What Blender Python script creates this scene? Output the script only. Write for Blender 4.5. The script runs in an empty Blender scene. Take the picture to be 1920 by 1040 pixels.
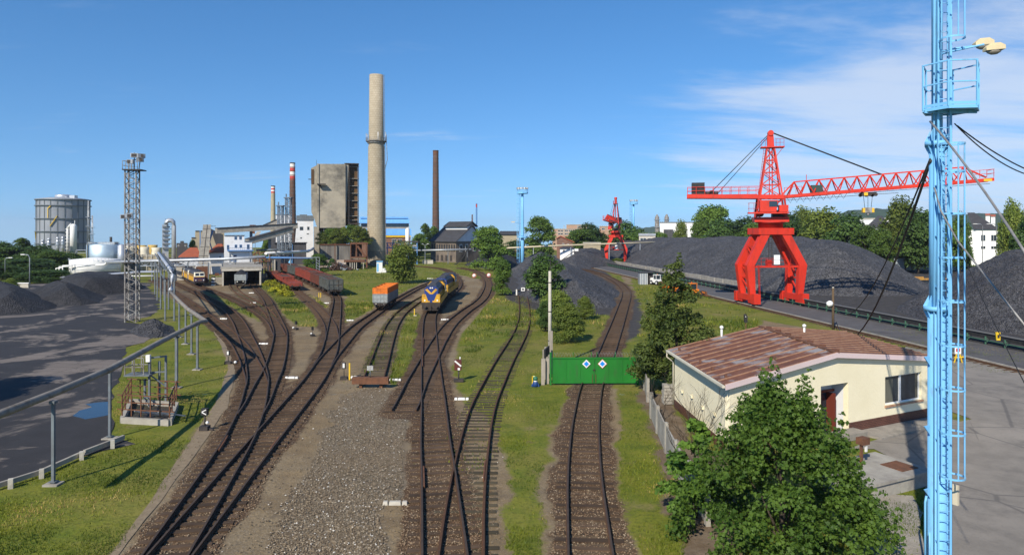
import bpy, math, random
import numpy as np
from mathutils import Vector, Matrix, noise as mnoise
random.seed(7)
RNG = np.random.default_rng(11)
SC = bpy.context.scene
COL = SC.collection
PI = math.pi
# ---------------------------------------------------------------- survey: photo pixel -> metres
F, CX, HY, H = 1280.0, 960.0, 437.0, 10.6
def g(px, py, z=0.0):
    d = (H - z) * F / (py - HY)
    return Vector(((px - CX) / F * d, d, z))
def at(px, py, d):
    return Vector(((px - CX) / F * d, d, H - (py - HY) / F * d))
def xat(px, d): return (px - CX) / F * d
def zat(py, d): return H - (py - HY) / F * d
def dep(py, z=0.0): return (H - z) * F / (py - HY)

# ---------------------------------------------------------------- materials
MATS = {}
def M(name, c1, c2=None, scale=2.0, rough=0.8, metal=0.0, bump=0.0, bscale=None, stretch=(1, 1, 1),
      lo=0.35, hi=0.65, c3=None, s3=0.4, lo3=0.5, hi3=0.7, coord='Object', spec=0.3, detail=6, rnd=0.0):
    m = bpy.data.materials.new(name); m.use_nodes = True
    nt = m.node_tree; N = nt.nodes; L = nt.links
    b = N['Principled BSDF']
    b.inputs['Roughness'].default_value = rough
    b.inputs['Metallic'].default_value = metal
    b.inputs['Specular IOR Level'].default_value = spec
    b.inputs['Base Color'].default_value = (*c1, 1)
    out = None
    if c2 or bump or c3:
        tc = N.new('ShaderNodeTexCoord'); mp = N.new('ShaderNodeMapping')
        mp.inputs['Scale'].default_value = stretch
        L.new(tc.outputs[coord], mp.inputs['Vector'])
        vec = mp.outputs['Vector']
    if c2:
        n = N.new('ShaderNodeTexNoise'); n.inputs['Scale'].default_value = scale; n.inputs['Detail'].default_value = detail
        n.inputs['Roughness'].default_value = 0.62
        L.new(vec, n.inputs['Vector'])
        r = N.new('ShaderNodeMapRange'); r.inputs[1].default_value = lo; r.inputs[2].default_value = hi
        L.new(n.outputs['Fac'], r.inputs[0])
        mx = N.new('ShaderNodeMix'); mx.data_type = 'RGBA'
        mx.inputs[6].default_value = (*c1, 1); mx.inputs[7].default_value = (*c2, 1)
        L.new(r.outputs[0], mx.inputs[0]); out = mx.outputs[2]
        if c3:
            n3 = N.new('ShaderNodeTexNoise'); n3.inputs['Scale'].default_value = s3; n3.inputs['Detail'].default_value = 8
            n3.inputs['Roughness'].default_value = 0.7
            L.new(vec, n3.inputs['Vector'])
            r3 = N.new('ShaderNodeMapRange'); r3.inputs[1].default_value = lo3; r3.inputs[2].default_value = hi3
            L.new(n3.outputs['Fac'], r3.inputs[0])
            m3 = N.new('ShaderNodeMix'); m3.data_type = 'RGBA'; m3.inputs[7].default_value = (*c3, 1)
            L.new(r3.outputs[0], m3.inputs[0]); L.new(out, m3.inputs[6]); out = m3.outputs[2]
        if rnd:
            oi = N.new('ShaderNodeObjectInfo'); hs = N.new('ShaderNodeHueSaturation')
            mr = N.new('ShaderNodeMapRange'); mr.inputs[3].default_value = 1 - rnd; mr.inputs[4].default_value = 1 + rnd
            L.new(oi.outputs['Random'], mr.inputs[0]); L.new(mr.outputs[0], hs.inputs['Value']); L.new(out, hs.inputs['Color'])
            out = hs.outputs[0]
        L.new(out, b.inputs['Base Color'])
    if bump:
        nb = N.new('ShaderNodeTexNoise'); nb.inputs['Scale'].default_value = bscale or scale * 4; nb.inputs['Detail'].default_value = 5
        L.new(vec, nb.inputs['Vector'])
        bp = N.new('ShaderNodeBump'); bp.inputs['Strength'].default_value = bump; bp.inputs['Distance'].default_value = 0.1
        L.new(nb.outputs['Fac'], bp.inputs['Height']); L.new(bp.outputs[0], b.inputs['Normal'])
    MATS[name] = m
    return m
def brickify(m, bw, bh, mortar, mcol, radial=0.0, amount=1.0, axis='xz'):
    """lay courses over a material's colour"""
    nt = m.node_tree; N = nt.nodes; L = nt.links; b = N['Principled BSDF']
    tc = N.new('ShaderNodeTexCoord'); sp = N.new('ShaderNodeSeparateXYZ'); L.new(tc.outputs['Object'], sp.inputs[0])
    cb = N.new('ShaderNodeCombineXYZ')
    if radial:
        a = N.new('ShaderNodeMath'); a.operation = 'ARCTAN2'; L.new(sp.outputs[1], a.inputs[0]); L.new(sp.outputs[0], a.inputs[1])
        k = N.new('ShaderNodeMath'); k.operation = 'MULTIPLY'; k.inputs[1].default_value = radial; L.new(a.outputs[0], k.inputs[0])
        L.new(k.outputs[0], cb.inputs[0])
    else:
        k = N.new('ShaderNodeMath'); k.operation = 'ADD'; L.new(sp.outputs[0], k.inputs[0]); L.new(sp.outputs[1], k.inputs[1])
        L.new(k.outputs[0], cb.inputs[0])
    L.new(sp.outputs[2], cb.inputs[1])
    br = N.new('ShaderNodeTexBrick'); br.inputs['Scale'].default_value = 1
    br.inputs['Brick Width'].default_value = bw; br.inputs['Row Height'].default_value = bh
    br.inputs['Mortar Size'].default_value = mortar; br.inputs['Mortar Smooth'].default_value = 0.2
    br.inputs['Color1'].default_value = (1, 1, 1, 1); br.inputs['Color2'].default_value = (.86, .84, .82, 1)
    br.inputs['Mortar'].default_value = (*mcol, 1)
    L.new(cb.outputs[0], br.inputs['Vector'])
    mx = N.new('ShaderNodeMix'); mx.data_type = 'RGBA'; mx.blend_type = 'MULTIPLY'; mx.inputs[0].default_value = amount
    if b.inputs['Base Color'].links:
        L.new(b.inputs['Base Color'].links[0].from_socket, mx.inputs[6])
    else: mx.inputs[6].default_value = b.inputs['Base Color'].default_value
    L.new(br.outputs['Color'], mx.inputs[7]); L.new(mx.outputs[2], b.inputs['Base Color'])
    return m
def leafmat(name, c1, c2, trans=0.3, c3=None):
    m = bpy.data.materials.new(name); m.use_nodes = True
    nt = m.node_tree; N = nt.nodes; L = nt.links
    b = N['Principled BSDF']; b.inputs['Roughness'].default_value = 0.55; b.inputs['Specular IOR Level'].default_value = 0.25
    at_ = N.new('ShaderNodeAttribute'); at_.attribute_name = 'tone'
    oi = N.new('ShaderNodeObjectInfo')
    cr = N.new('ShaderNodeValToRGB'); cr.color_ramp.elements[0].color = (*c1, 1); cr.color_ramp.elements[1].color = (*c2, 1)
    if c3:
        e = cr.color_ramp.elements.new(0.93); e.color = (*c2, 1); cr.color_ramp.elements[-1].color = (*c3, 1)
    L.new(at_.outputs['Fac'], cr.inputs[0])
    hs = N.new('ShaderNodeHueSaturation')
    mr = N.new('ShaderNodeMapRange'); mr.inputs[3].default_value = .75; mr.inputs[4].default_value = 1.3
    L.new(oi.outputs['Random'], mr.inputs[0]); L.new(mr.outputs[0], hs.inputs['Value']); L.new(cr.outputs[0], hs.inputs['Color'])
    L.new(hs.outputs[0], b.inputs['Base Color'])
    tr = N.new('ShaderNodeBsdfTranslucent'); L.new(hs.outputs[0], tr.inputs['Color'])
    ms = N.new('ShaderNodeMixShader'); ms.inputs[0].default_value = trans
    L.new(b.outputs[0], ms.inputs[1]); L.new(tr.outputs[0], ms.inputs[2])
    L.new(ms.outputs[0], N['Material Output'].inputs['Surface'])
    MATS[name] = m
    return m

# ---------------------------------------------------------------- mesh collector
class MB:
    def __init__(s): s.v = []; s.f = []; s.sm = []; s.mi = []; s.cur = 0
    def add(s, vs, fs, smooth=False):
        o = len(s.v); s.v += [tuple(v) for v in vs]
        for f in fs:
            s.f.append([i + o for i in f]); s.sm.append(smooth); s.mi.append(s.cur)
        return s
    def hexa(s, p):
        return s.add(p, [(3, 2, 1, 0), (4, 5, 6, 7), (0, 1, 5, 4), (1, 2, 6, 5), (2, 3, 7, 6), (3, 0, 4, 7)])
    def box(s, c, d, R=None):
        x, y, z = d[0] / 2, d[1] / 2, d[2] / 2
        p = [Vector(q) for q in ((-x, -y, -z), (x, -y, -z), (x, y, -z), (-x, y, -z), (-x, -y, z), (x, -y, z), (x, y, z), (-x, y, z))]
        if R is not None:
            if isinstance(R, (int, float)): R = Matrix.Rotation(R, 3, 'Z')
            p = [R @ q for q in p]
        c = Vector(c)
        return s.hexa([q + c for q in p])
    def b2(s, a, b):
        a = Vector(a); b = Vector(b)
        return s.box((a + b) / 2, [abs(b[i] - a[i]) for i in range(3)])
    def bar(s, p0, p1, w, h=None, up=(0, 0, 1)):
        p0 = Vector(p0); p1 = Vector(p1); h = h or w
        t = (p1 - p0)
        if t.length < 1e-6: return s
        t.normalize(); u = Vector(up)
        if abs(t.dot(u)) > 0.98: u = Vector((0, 1, 0))
        a = t.cross(u).normalized() * w / 2; c = a.cross(t).normalized() * h / 2
        return s.hexa([p0 - a - c, p0 + a - c, p0 + a + c, p0 - a + c, p1 - a - c, p1 + a - c, p1 + a + c, p1 - a + c])
    def tube(s, p0, p1, r, n=8, r2=None, cap=True):
        p0 = Vector(p0); p1 = Vector(p1); r2 = r if r2 is None else r2
        t = p1 - p0
        if t.length < 1e-6: return s
        t.normalize(); u = Vector((0, 0, 1)) if abs(t.z) < .95 else Vector((1, 0, 0))
        a = t.cross(u).normalized(); c = t.cross(a).normalized()
        vs = []
        for p, q in ((p0, r), (p1, r2)):
            for k in range(n):
                th = 2 * PI * k / n
                vs.append(p + a * math.cos(th) * q + c * math.sin(th) * q)
        s.add(vs, [(k, (k + 1) % n, n + (k + 1) % n, n + k) for k in range(n)], True)
        if cap:
            o = len(s.v) - 2 * n
            s.f += [[o + n - 1 - k for k in range(n)], [o + n + k for k in range(n)]]; s.sm += [False, False]; s.mi += [s.cur] * 2
        return s
    def path(s, pts, r, n=8):
        pts = [Vector(p) for p in pts]; vs = []
        for i, p in enumerate(pts):
            t = (pts[min(i + 1, len(pts) - 1)] - pts[max(i - 1, 0)]).normalized()
            u = Vector((0, 0, 1)) if abs(t.z) < .95 else Vector((0, 1, 0))
            a = t.cross(u).normalized(); c = t.cross(a).normalized()
            rr = r[i] if isinstance(r, (list, tuple)) else r
            if 0 < i < len(pts) - 1:
                t1 = (pts[i] - pts[i - 1]).normalized(); t2 = (pts[i + 1] - pts[i]).normalized()
                k = math.sqrt(max(.25, (1 + t1.dot(t2)) / 2))
            else: k = 1
            for j in range(n):
                th = 2 * PI * j / n
                vs.append(p + (a * math.cos(th) / k + c * math.sin(th)) * rr)
        fs = []
        for i in range(len(pts) - 1):
            for j in range(n):
                fs.append((i * n + j, i * n + (j + 1) % n, (i + 1) * n + (j + 1) % n, (i + 1) * n + j))
        s.add(vs, fs, True)
        o = len(s.v) - n * len(pts)
        s.f += [[o + n - 1 - k for k in range(n)], [len(s.v) - n + k for k in range(n)]]; s.sm += [False] * 2; s.mi += [s.cur] * 2
        return s
    def lathe(s, prof, n=24, c=(0, 0, 0), a0=0, cap=True):
        vs = []
        for r, z in prof:
            for k in range(n):
                th = 2 * PI * k / n + a0
                vs.append((c[0] + r * math.cos(th), c[1] + r * math.sin(th), c[2] + z))
        fs = []
        for i in range(len(prof) - 1):
            for k in range(n):
                fs.append((i * n + k, i * n + (k + 1) % n, (i + 1) * n + (k + 1) % n, (i + 1) * n + k))
        s.add(vs, fs, True)
        if cap:
            o = len(s.v) - n * len(prof)
            s.f += [[o + n - 1 - k for k in range(n)], [len(s.v) - n + k for k in range(n)]]; s.sm += [False] * 2; s.mi += [s.cur] * 2
        return s
    def prism(s, poly, z0, z1):
        n = len(poly)
        vs = [(p[0], p[1], z0) for p in poly] + [(p[0], p[1], z1) for p in poly]
        return s.add(vs, [list(range(n))[::-1], list(range(n, 2 * n))] + [(k, (k + 1) % n, n + (k + 1) % n, n + k) for k in range(n)])
    def extr(s, poly, axis, a, b):
        """polygon in the plane normal to axis ('x' or 'y'), swept from a to b"""
        n = len(poly)
        mk = (lambda t, p: (t, p[0], p[1])) if axis == 'x' else (lambda t, p: (p[0], t, p[1]))
        vs = [mk(a, p) for p in poly] + [mk(b, p) for p in poly]
        return s.add(vs, [list(range(n))[::-1], list(range(n, 2 * n))] + [(k, (k + 1) % n, n + (k + 1) % n, n + k) for k in range(n)])
    def ring(s, c, r, w, h, n=24, a0=0, a1=2 * PI):
        full = abs(a1 - a0 - 2 * PI) < 1e-4
        m = n if full else n + 1
        vs = []
        for k in range(m):
            th = a0 + (a1 - a0) * k / n; cs, sn = math.cos(th), math.sin(th)
            for rr, zz in ((r, 0), (r + w, 0), (r + w, h), (r, h)):
                vs.append((c[0] + rr * cs, c[1] + rr * sn, c[2] + zz))
        fs = []
        for k in range(n):
            a = k * 4; b = ((k + 1) % m) * 4
            for j in range(4): fs.append((a + j, b + j, b + (j + 1) % 4, a + (j + 1) % 4))
        if not full: fs += [(0, 1, 2, 3), (n * 4 + 3, n * 4 + 2, n * 4 + 1, n * 4)]
        return s.add(vs, fs, False)
    def mesh(s, name, mats):
        me = bpy.data.meshes.new(name)
        me.from_pydata(s.v, [], s.f)
        if not isinstance(mats, (list, tuple)): mats = [mats]
        for m in mats: me.materials.append(m)
        me.polygons.foreach_set('use_smooth', s.sm); me.polygons.foreach_set('material_index', s.mi)
        me.update()
        return me
    def build(s, name, mats, parent=None, loc=None):
        o = bpy.data.objects.new(name, s.mesh(name, mats)); COL.objects.link(o)
        if parent is not None: o.parent = parent
        if loc is not None: o.location = loc
        return o
def npmesh(name, V, Fq, mats, smooth=False, tone=None, k=4):
    """fast mesh of equal-size polygons"""
    me = bpy.data.meshes.new(name)
    nv = len(V); nf = len(Fq)
    me.vertices.add(nv); me.vertices.foreach_set('co', np.asarray(V, dtype=np.float32).ravel())
    me.loops.add(nf * k); me.loops.foreach_set('vertex_index', np.asarray(Fq, dtype=np.int32).ravel())
    me.polygons.add(nf); me.polygons.foreach_set('loop_start', np.arange(0, nf * k, k, dtype=np.int32))
    if not isinstance(mats, (list, tuple)): mats = [mats]
    for m in mats: me.materials.append(m)
    me.update(calc_edges=True)
    me.polygons.foreach_set('use_smooth', np.full(nf, smooth))
    if tone is not None:
        a = me.attributes.new('tone', 'FLOAT', 'FACE'); a.data.foreach_set('value', np.asarray(tone, dtype=np.float32))
    me.validate(); me.update()
    return me
def link(name, me, parent=None, loc=None):
    o = bpy.data.objects.new(name, me); COL.objects.link(o)
    if parent is not None: o.parent = parent
    if loc is not None: o.location = loc
    return o
def tag(o, label=None, cat=None, group=None, kind=None):
    if label: o['label'] = label
    if cat: o['category'] = cat
    if group: o['group'] = group
    if kind: o['kind'] = kind
    return o
def thing(name, label, cat, loc=(0, 0, 0), rz=0, group=None, scale=1):
    o = bpy.data.objects.new(name, None); COL.objects.link(o)
    o.empty_display_size = .3; o.location = loc; o.rotation_euler = (0, 0, rz); o.scale = (scale,) * 3
    return tag(o, label, cat, group)
def kids(o): return [c for c in bpy.data.objects if c.parent == o]
KIDS = {}
def copy_tree(o, parent=None):
    c = o.copy(); COL.objects.link(c)
    if parent is not None: c.parent = parent
    if o.name not in KIDS: KIDS[o.name] = kids(o)
    for ch in KIDS[o.name]: copy_tree(ch, c)
    return c
def dup(o, loc, rz=0, label=None, scale=None):
    c = copy_tree(o); c.location = loc; c.rotation_euler = (0, 0, rz)
    if label: c['label'] = label
    if scale: c.scale = (scale,) * 3 if isinstance(scale, (int, float)) else scale
    return c
def struct(o, label=None):
    o['kind'] = 'structure'
    if label: o['label'] = label
    return o
def spline(pts, step):
    """Catmull-Rom through 2D points, resampled evenly"""
    P = [np.array(p[:2], float) for p in pts]
    P = [2 * P[0] - P[1]] + P + [2 * P[-1] - P[-2]]
    out = []
    for i in range(1, len(P) - 2):
        for t in np.linspace(0, 1, 24, endpoint=False):
            a, b, c, d = P[i - 1:i + 3]
            out.append(.5 * ((2 * b) + (c - a) * t + (2 * a - 5 * b + 4 * c - d) * t * t + (3 * b - a - 3 * c + d) * t ** 3))
    out.append(P[-2]); out = np.array(out)
    s = np.concatenate([[0], np.cumsum(np.linalg.norm(np.diff(out, axis=0), axis=1))])
    n = max(2, int(s[-1] / step) + 1)
    q = np.linspace(0, s[-1], n)
    return np.stack([np.interp(q, s, out[:, 0]), np.interp(q, s, out[:, 1])], 1)
def polydist(P, line):
    """distance of points P (n,2) to polyline"""
    D = np.full(len(P), 1e9)
    for a, b in zip(line[:-1], line[1:]):
        ab = b - a; l2 = float(ab @ ab) + 1e-9
        t = np.clip(((P - a) @ ab) / l2, 0, 1)
        D = np.minimum(D, np.linalg.norm(P - (a + t[:, None] * ab), axis=1))
    return D
def sdist(P, poly):
    """signed distance to polygon, positive inside"""
    poly = np.asarray(poly, float); n = len(poly)
    D = polydist(P, np.vstack([poly, poly[:1]]))
    ins = np.zeros(len(P), bool)
    x, y = P[:, 0], P[:, 1]
    for i in range(n):
        x0, y0 = poly[i]; x1, y1 = poly[(i + 1) % n]
        if abs(y1 - y0) < 1e-12: continue
        c = ((y0 > y) != (y1 > y)) & (x < (x1 - x0) * (y - y0) / (y1 - y0) + x0)
        ins ^= c
    return np.where(ins, D, -D)
def gp(*pts): return [tuple(g(px, py)[:2]) for px, py in pts]
# ---------------------------------------------------------------- camera, sun, sky
cam = bpy.data.cameras.new('camera'); camo = bpy.data.objects.new('camera', cam); COL.objects.link(camo)
camo.location = (0, 0, H); camo.rotation_euler = (PI / 2, 0, 0)
cam.sensor_width = 36; cam.lens = 36 * F / 1920; cam.shift_y = -(520 - HY) / 1920
cam.clip_start = .1; cam.clip_end = 20000
SC.camera = camo
SUN_EL = math.radians(36); SD = Vector((.462, .887, 0)).normalized()      # where shadows fall
sl = bpy.data.lights.new('sun', 'SUN'); sl.energy = 5.0; sl.angle = math.radians(.53); sl.color = (1, .91, .77)
so = bpy.data.objects.new('sun', sl); COL.objects.link(so)
so.rotation_euler = (SD * math.cos(SUN_EL) - Vector((0, 0, math.sin(SUN_EL)))).to_track_quat('-Z', 'Y').to_euler()
W = bpy.data.worlds.new('World'); SC.world = W; W.use_nodes = True
nt = W.node_tree; N = nt.nodes; L = nt.links
bg = N['Background']; bg.inputs['Strength'].default_value = .097
sky = N.new('ShaderNodeTexSky'); sky.sky_type = 'NISHITA'; sky.sun_disc = False
sky.sun_elevation = SUN_EL; sky.sun_rotation = math.atan2(-SD.x, -SD.y) % (2 * PI)
sky.air_density = 1.0; sky.dust_density = 0.0; sky.ozone_density = 5.0; sky.altitude = 0
# thin high cloud, drawn out in wisps, thicker towards the right-hand (north-east) sky
tc = N.new('ShaderNodeTexCoord'); sp = N.new('ShaderNodeSeparateXYZ'); L.new(tc.outputs['Generated'], sp.inputs[0])
def mth(op, a=None, b=None, c=None):
    n = N.new('ShaderNodeMath'); n.operation = op
    for i, v in enumerate((a, b, c)):
        if v is None: continue
        if isinstance(v, (int, float)): n.inputs[i].default_value = v
        else: L.new(v, n.inputs[i])
    return n.outputs[0]
zc = mth('MAXIMUM', sp.outputs[2], .03)
zq = mth('ADD', zc, .12)
cx_ = mth('DIVIDE', sp.outputs[0], zq); cy_ = mth('DIVIDE', sp.outputs[1], zq)
cv = N.new('ShaderNodeCombineXYZ'); L.new(cx_, cv.inputs[0]); L.new(cy_, cv.inputs[1])
mp = N.new('ShaderNodeMapping'); mp.inputs['Scale'].default_value = (.55, 1.6, 1); mp.inputs['Rotation'].default_value = (0, 0, .25); mp.inputs['Location'].default_value = (1.3, .4, 0)
L.new(cv.outputs[0], mp.inputs[0])
cn = N.new('ShaderNodeTexNoise'); cn.inputs['Scale'].default_value = 1.1; cn.inputs['Detail'].default_value = 9; cn.inputs['Roughness'].default_value = .62; cn.inputs['Distortion'].default_value = .4
L.new(mp.outputs[0], cn.inputs['Vector'])
def mapr(v, a, b, c=0., d=1.):
    n = N.new('ShaderNodeMapRange'); n.interpolation_type = 'SMOOTHSTEP'
    n.inputs[1].default_value = a; n.inputs[2].default_value = b; n.inputs[3].default_value = c; n.inputs[4].default_value = d
    L.new(v, n.inputs[0]); return n.outputs[0]
side = mapr(sp.outputs[0], .10, .52)
low = mapr(sp.outputs[2], .36, .17)
dens = mapr(mth('ADD', cn.outputs['Fac'], mth('MULTIPLY_ADD', mth('MULTIPLY', side, low), .36, -.13)), .44, .76, 0, .60)
mx = N.new('ShaderNodeMix'); mx.data_type = 'RGBA'; mx.inputs[7].default_value = (7.2, 7.6, 8.2, 1)
sv = N.new('ShaderNodeCombineXYZ'); L.new(sp.outputs[0], sv.inputs[0]); L.new(sp.outputs[1], sv.inputs[1]); L.new(mth('MULTIPLY_ADD', mth('MAXIMUM', sp.outputs[2], 0), .88, .10), sv.inputs[2]); L.new(sv.outputs[0], sky.inputs[0])
hs = N.new('ShaderNodeHueSaturation'); hs.inputs['Saturation'].default_value = 1.2; hs.inputs['Value'].default_value = 1.3; L.new(sky.outputs[0], hs.inputs['Color'])
L.new(dens, mx.inputs[0]); L.new(hs.outputs[0], mx.inputs[6]); L.new(mx.outputs[2], bg.inputs['Color'])
SC.view_settings.view_transform = 'Standard'; SC.view_settings.look = 'None'; SC.view_settings.exposure = .27; SC.view_settings.gamma = 1
SC.cycles.use_denoising = True
SC.cycles.max_bounces = 5; SC.cycles.diffuse_bounces = 2; SC.cycles.glossy_bounces = 2; SC.cycles.transmission_bounces = 3; SC.cycles.transparent_max_bounces = 6
SC.cycles.sample_clamp_indirect = 4

# ---------------------------------------------------------------- palette
m_rail = M('rail_steel', (.05, .038, .032), (.075, .055, .042), 3, .7, spec=.15)
m_railside = M('rail_rust', (.06, .032, .018), (.10, .05, .025), 5, .85)
m_railold = M('rail_old_rust', (.075, .035, .018), (.12, .055, .028), 4, .9)
m_sleep = M('sleeper_wood', (.066, .041, .025), (.10, .066, .041), 4, .95, bump=.5, stretch=(.4, 4, 1), rnd=.35)
m_sleepg = M('sleeper_overgrown', (.052, .04, .026), (.08, .066, .038), 4, .95, stretch=(.4, 4, 1), rnd=.4)
m_white = M('white_paint', (.78, .78, .76), (.6, .6, .57), 3, .6)
m_conc = M('concrete_old', (.36, .34, .29), (.25, .23, .2), 1.2, .9, bump=.25, c3=(.15, .14, .13), s3=.5, lo3=.55, hi3=.75)
m_concl = M('concrete_light', (.50, .47, .40), (.38, .35, .29), 1.5, .9, bump=.2)
m_black = M('black_rubber', (.018, .018, .019), (.035, .034, .033), 3, .7)
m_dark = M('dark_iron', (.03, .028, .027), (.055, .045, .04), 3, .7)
m_glass = M('window_glass', (.02, .03, .04), None, rough=.08, spec=.7)
m_red = M('crane_red', (.62, .034, .014), (.52, .028, .012), .7, .5, spec=.35, c3=(.24, .030, .016), s3=1.3, lo3=.52, hi3=.80, stretch=(1, 1, .22))
m_redd = M('crane_dark_red', (.42, .02, .012), (.3, .02, .012), 2, .5)
m_blue = M('mast_blue', (.20, .50, .80), (.17, .45, .74), 1.5, .45, c3=(.16, .27, .36), s3=3.5, lo3=.55, hi3=.74, stretch=(1, 1, .3))
m_green = M('gate_green', (.016, .185, .024), (.012, .14, .018), .9, .55, stretch=(1, 1, .3), c3=(.035, .11, .03), s3=2.2, lo3=.52, hi3=.75)
m_pipe = M('pipe_lagging', (.27, .245, .21), (.20, .18, .15), 1, .7, 0, c3=(.12, .095, .07), s3=1.4, lo3=.5, hi3=.7)
m_post = M('post_grey_paint', (.15, .18, .20), (.11, .12, .13), 2, .6)
m_galv = M('galvanised_steel', (.40, .43, .46), (.30, .32, .34), 2, .45, .4)
m_lattice = M('mast_weathered_steel', (.30, .30, .29), (.12, .10, .085), 1.4, .8)
m_rust = M('rusty_steel', (.17, .075, .04), (.10, .05, .03), 3, .9)
m_yel = M('yellow_paint', (.75, .48, .02), (.6, .4, .03), 3, .6)
m_timber = M('grey_timber', (.38, .34, .28), (.26, .23, .19), 3, .9, stretch=(6, 6, .5))
m_silver = M('silver_cladding', (.55, .57, .60), (.45, .47, .50), .8, .4, .5)
m_wire = M('black_cable', (.02, .02, .02), None, rough=.6)
m_wireg = M('grey_conduit', (.34, .33, .31), (.22, .21, .2), 3, .5, .4)
m_bark = M('bark', (.09, .07, .05), (.05, .04, .03), 6, .95, bump=.6, stretch=(3, 3, .6))

# ---------------------------------------------------------------- tracks (surveyed centre lines)
TR = {}
def track(key, label, px, ext=0, g0=1.0, g1=1.0, d0=45, d1=115, ball=1.0, old=False, extend_end=0):
    pts = [np.array(g(*p)[:2]) for p in px]
    if ext: pts = [pts[0] + (pts[0] - pts[1]) / np.linalg.norm(pts[0] - pts[1]) * ext] + pts
    TR[key] = dict(label=label, line=spline(pts, .6), g=(g0, g1, d0, d1), ball=ball, old=old)
track('gate', 'rusty single track running straight under the green gate and bending right past the coal', [(1107, 1040), (1101.7, 978), (1097, 913.7), (1096, 849), (1100, 784.6), (1112, 720), (1136, 667.7), (1149, 633), (1160, 602), (1169, 575), (1174.5, 556), (1172, 543), (1157, 529), (1130, 515.6), (1100, 507), (1060, 501)], 14, .96, .96)
track('weedy', 'narrow overgrown siding with dark rails, left of the green gate', [(865.4, 1040), (870, 978), (877, 913.7), (885, 862), (895.7, 804), (907.7, 762), (924, 725), (946, 680), (966.5, 644), (977, 622.7), (983, 601), (983.3, 579.6), (981, 560.8), (979.5, 555)], 14, .97, .9, ball=.45, old=True)
track('loco', 'straight track leading to the blue and yellow locomotives', [(833.4, 1040), (824, 913.7), (821, 880), (816, 826.6), (812.4, 758.6), (808.9, 711.5), (805.4, 641.5), (807.3, 593), (826, 566), (848, 549), (859, 537), (858, 525), (848, 513), (833, 505.5), (807, 501.5), (775, 499)], 14, .97, .9)
track('cross', 'rusty track crossing the locomotive line and curving off to the right', [(757, 773), (765, 758.6), (783, 717), (803, 679), (824.7, 638.8), (845.7, 609), (872.6, 585), (897, 568), (910, 552.7), (915.7, 533), (908, 518), (890, 508), (860, 502)], 0, .97, .9)
track('stub', 'short disused siding ending at the buffer stop', [(699, 714), (702, 708), (712, 679), (724.6, 639), (737, 609), (756, 585), (790, 561), (822, 546)], 0, .97, .85, ball=.6, old=True)
track('main', 'long diagonal track from the bottom left up to the orange and grey wagon', [(328, 1038.5), (480, 849), (541, 775), (585, 720), (616, 674), (643.8, 641.5), (669, 614.6), (699, 593), (721, 577.5), (745, 563), (766.5, 550.6), (786, 540), (812, 529), (835, 520)], 14, .97, .68)
track('left', 'left-hand track curving away beside the grass to the yellow locomotives', [(317, 1038.5), (394, 917), (436, 849), (455, 813), (472, 770), (480, 735), (483, 709), (474, 668.5), (459, 630.8), (444, 601), (422, 579), (380, 555), (335, 534), (300, 520)], 14, .97, .72)
track('edge', 'leftmost track joining the curve from beside the long pipe', [(482, 722), (477, 703), (464, 674), (446, 645), (420, 619), (391, 597), (358, 571), (324, 547), (300, 533), (285, 525)], 0, .95, .72)
track('shed', 'S-curved track leading into the right bay of the concrete shed', [(470, 780), (482.5, 758.7), (499, 722), (513, 692.7), (523, 655), (525.6, 625), (518.6, 603.9), (508, 579.6), (498, 560), (478, 538), (466, 528)], 0, .95, .72)
track('yellow', 'dark oily track running from the yellow locomotives to the shed line', [(330, 515.5), (350, 525), (371, 536), (420, 554), (465, 575), (495, 592), (513, 608), (524, 630)], 0, .9, .68, ball=.8)
track('hopper', 'faint track in front of the grey hopper wagon', [(434, 531), (440, 542), (452, 553), (475, 566), (496, 580), (510, 596)], 0, .8, .68, ball=.6)
track('gondola', 'track under the long row of gondola wagons', [(604, 690), (615.8, 665.8), (622, 641.5), (626, 614.6), (630, 587.7), (632, 562), (625, 553.5), (600, 540.5), (575, 528.5), (555, 521), (535, 514), (515, 508)], 0, .95, .72)
track('flat', 'dark track under the red low-sided wagons', [(623, 640), (622, 628), (618, 610), (602, 586), (580, 565), (552, 544), (528, 531), (506, 519)], 0, .9, .72)
def gauge(T, d):
    g0, g1, d0, d1 = T['g']
    return g0 + (g1 - g0) * min(1, max(0, (d - d0) / (d1 - d0)))
def frame_on(line, i):
    a = line[max(i - 1, 0)]; b = line[min(i + 1, len(line) - 1)]
    t = (b - a) / np.linalg.norm(b - a)
    return t, np.array([t[1], -t[0]])
SLEEPER = {}
def sleeper_mesh(old):
    if old not in SLEEPER:
        SLEEPER[old] = MB().box((0, 0, -.03), (2.5, .27, .2)).mesh('sleeper', m_sleepg if old else m_sleep)
    return SLEEPER[old]
def rail_mesh(line, T, side, zoff, old):
    V = []
    n = len(line)
    prof = [(-.07, .0), (-.07, .025), (-.018, .04), (-.018, .1), (-.036, .11), (-.036, .15), (.036, .15), (.036, .11), (.018, .1), (.018, .04), (.07, .025), (.07, .0)]
    for i in range(n):
        t, nn = frame_on(line, i); hg = .752 * gauge(T, line[i][1])
        for o, z in prof:
            q = line[i] + nn * (side * hg + o)
            V.append((q[0], q[1], z + .045 + zoff))
    k = len(prof); fs = []; mi = []
    for i in range(n - 1):
        for j in range(k):
            fs.append((i * k + j, (i + 1) * k + j, (i + 1) * k + (j + 1) % k, i * k + (j + 1) % k)); mi.append(0 if j == 5 else 1)
    fs += [tuple(range(k)), tuple(range(n * k - 1, n * k - k - 1, -1))]; mi += [1, 1]
    me = bpy.data.meshes.new('rail'); me.from_pydata(V, [], fs)
    for m in ((m_railside, m_railold) if old else (m_rail, m_railside)): me.materials.append(m)
    me.polygons.foreach_set('material_index', mi); me.update()
    return me
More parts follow.
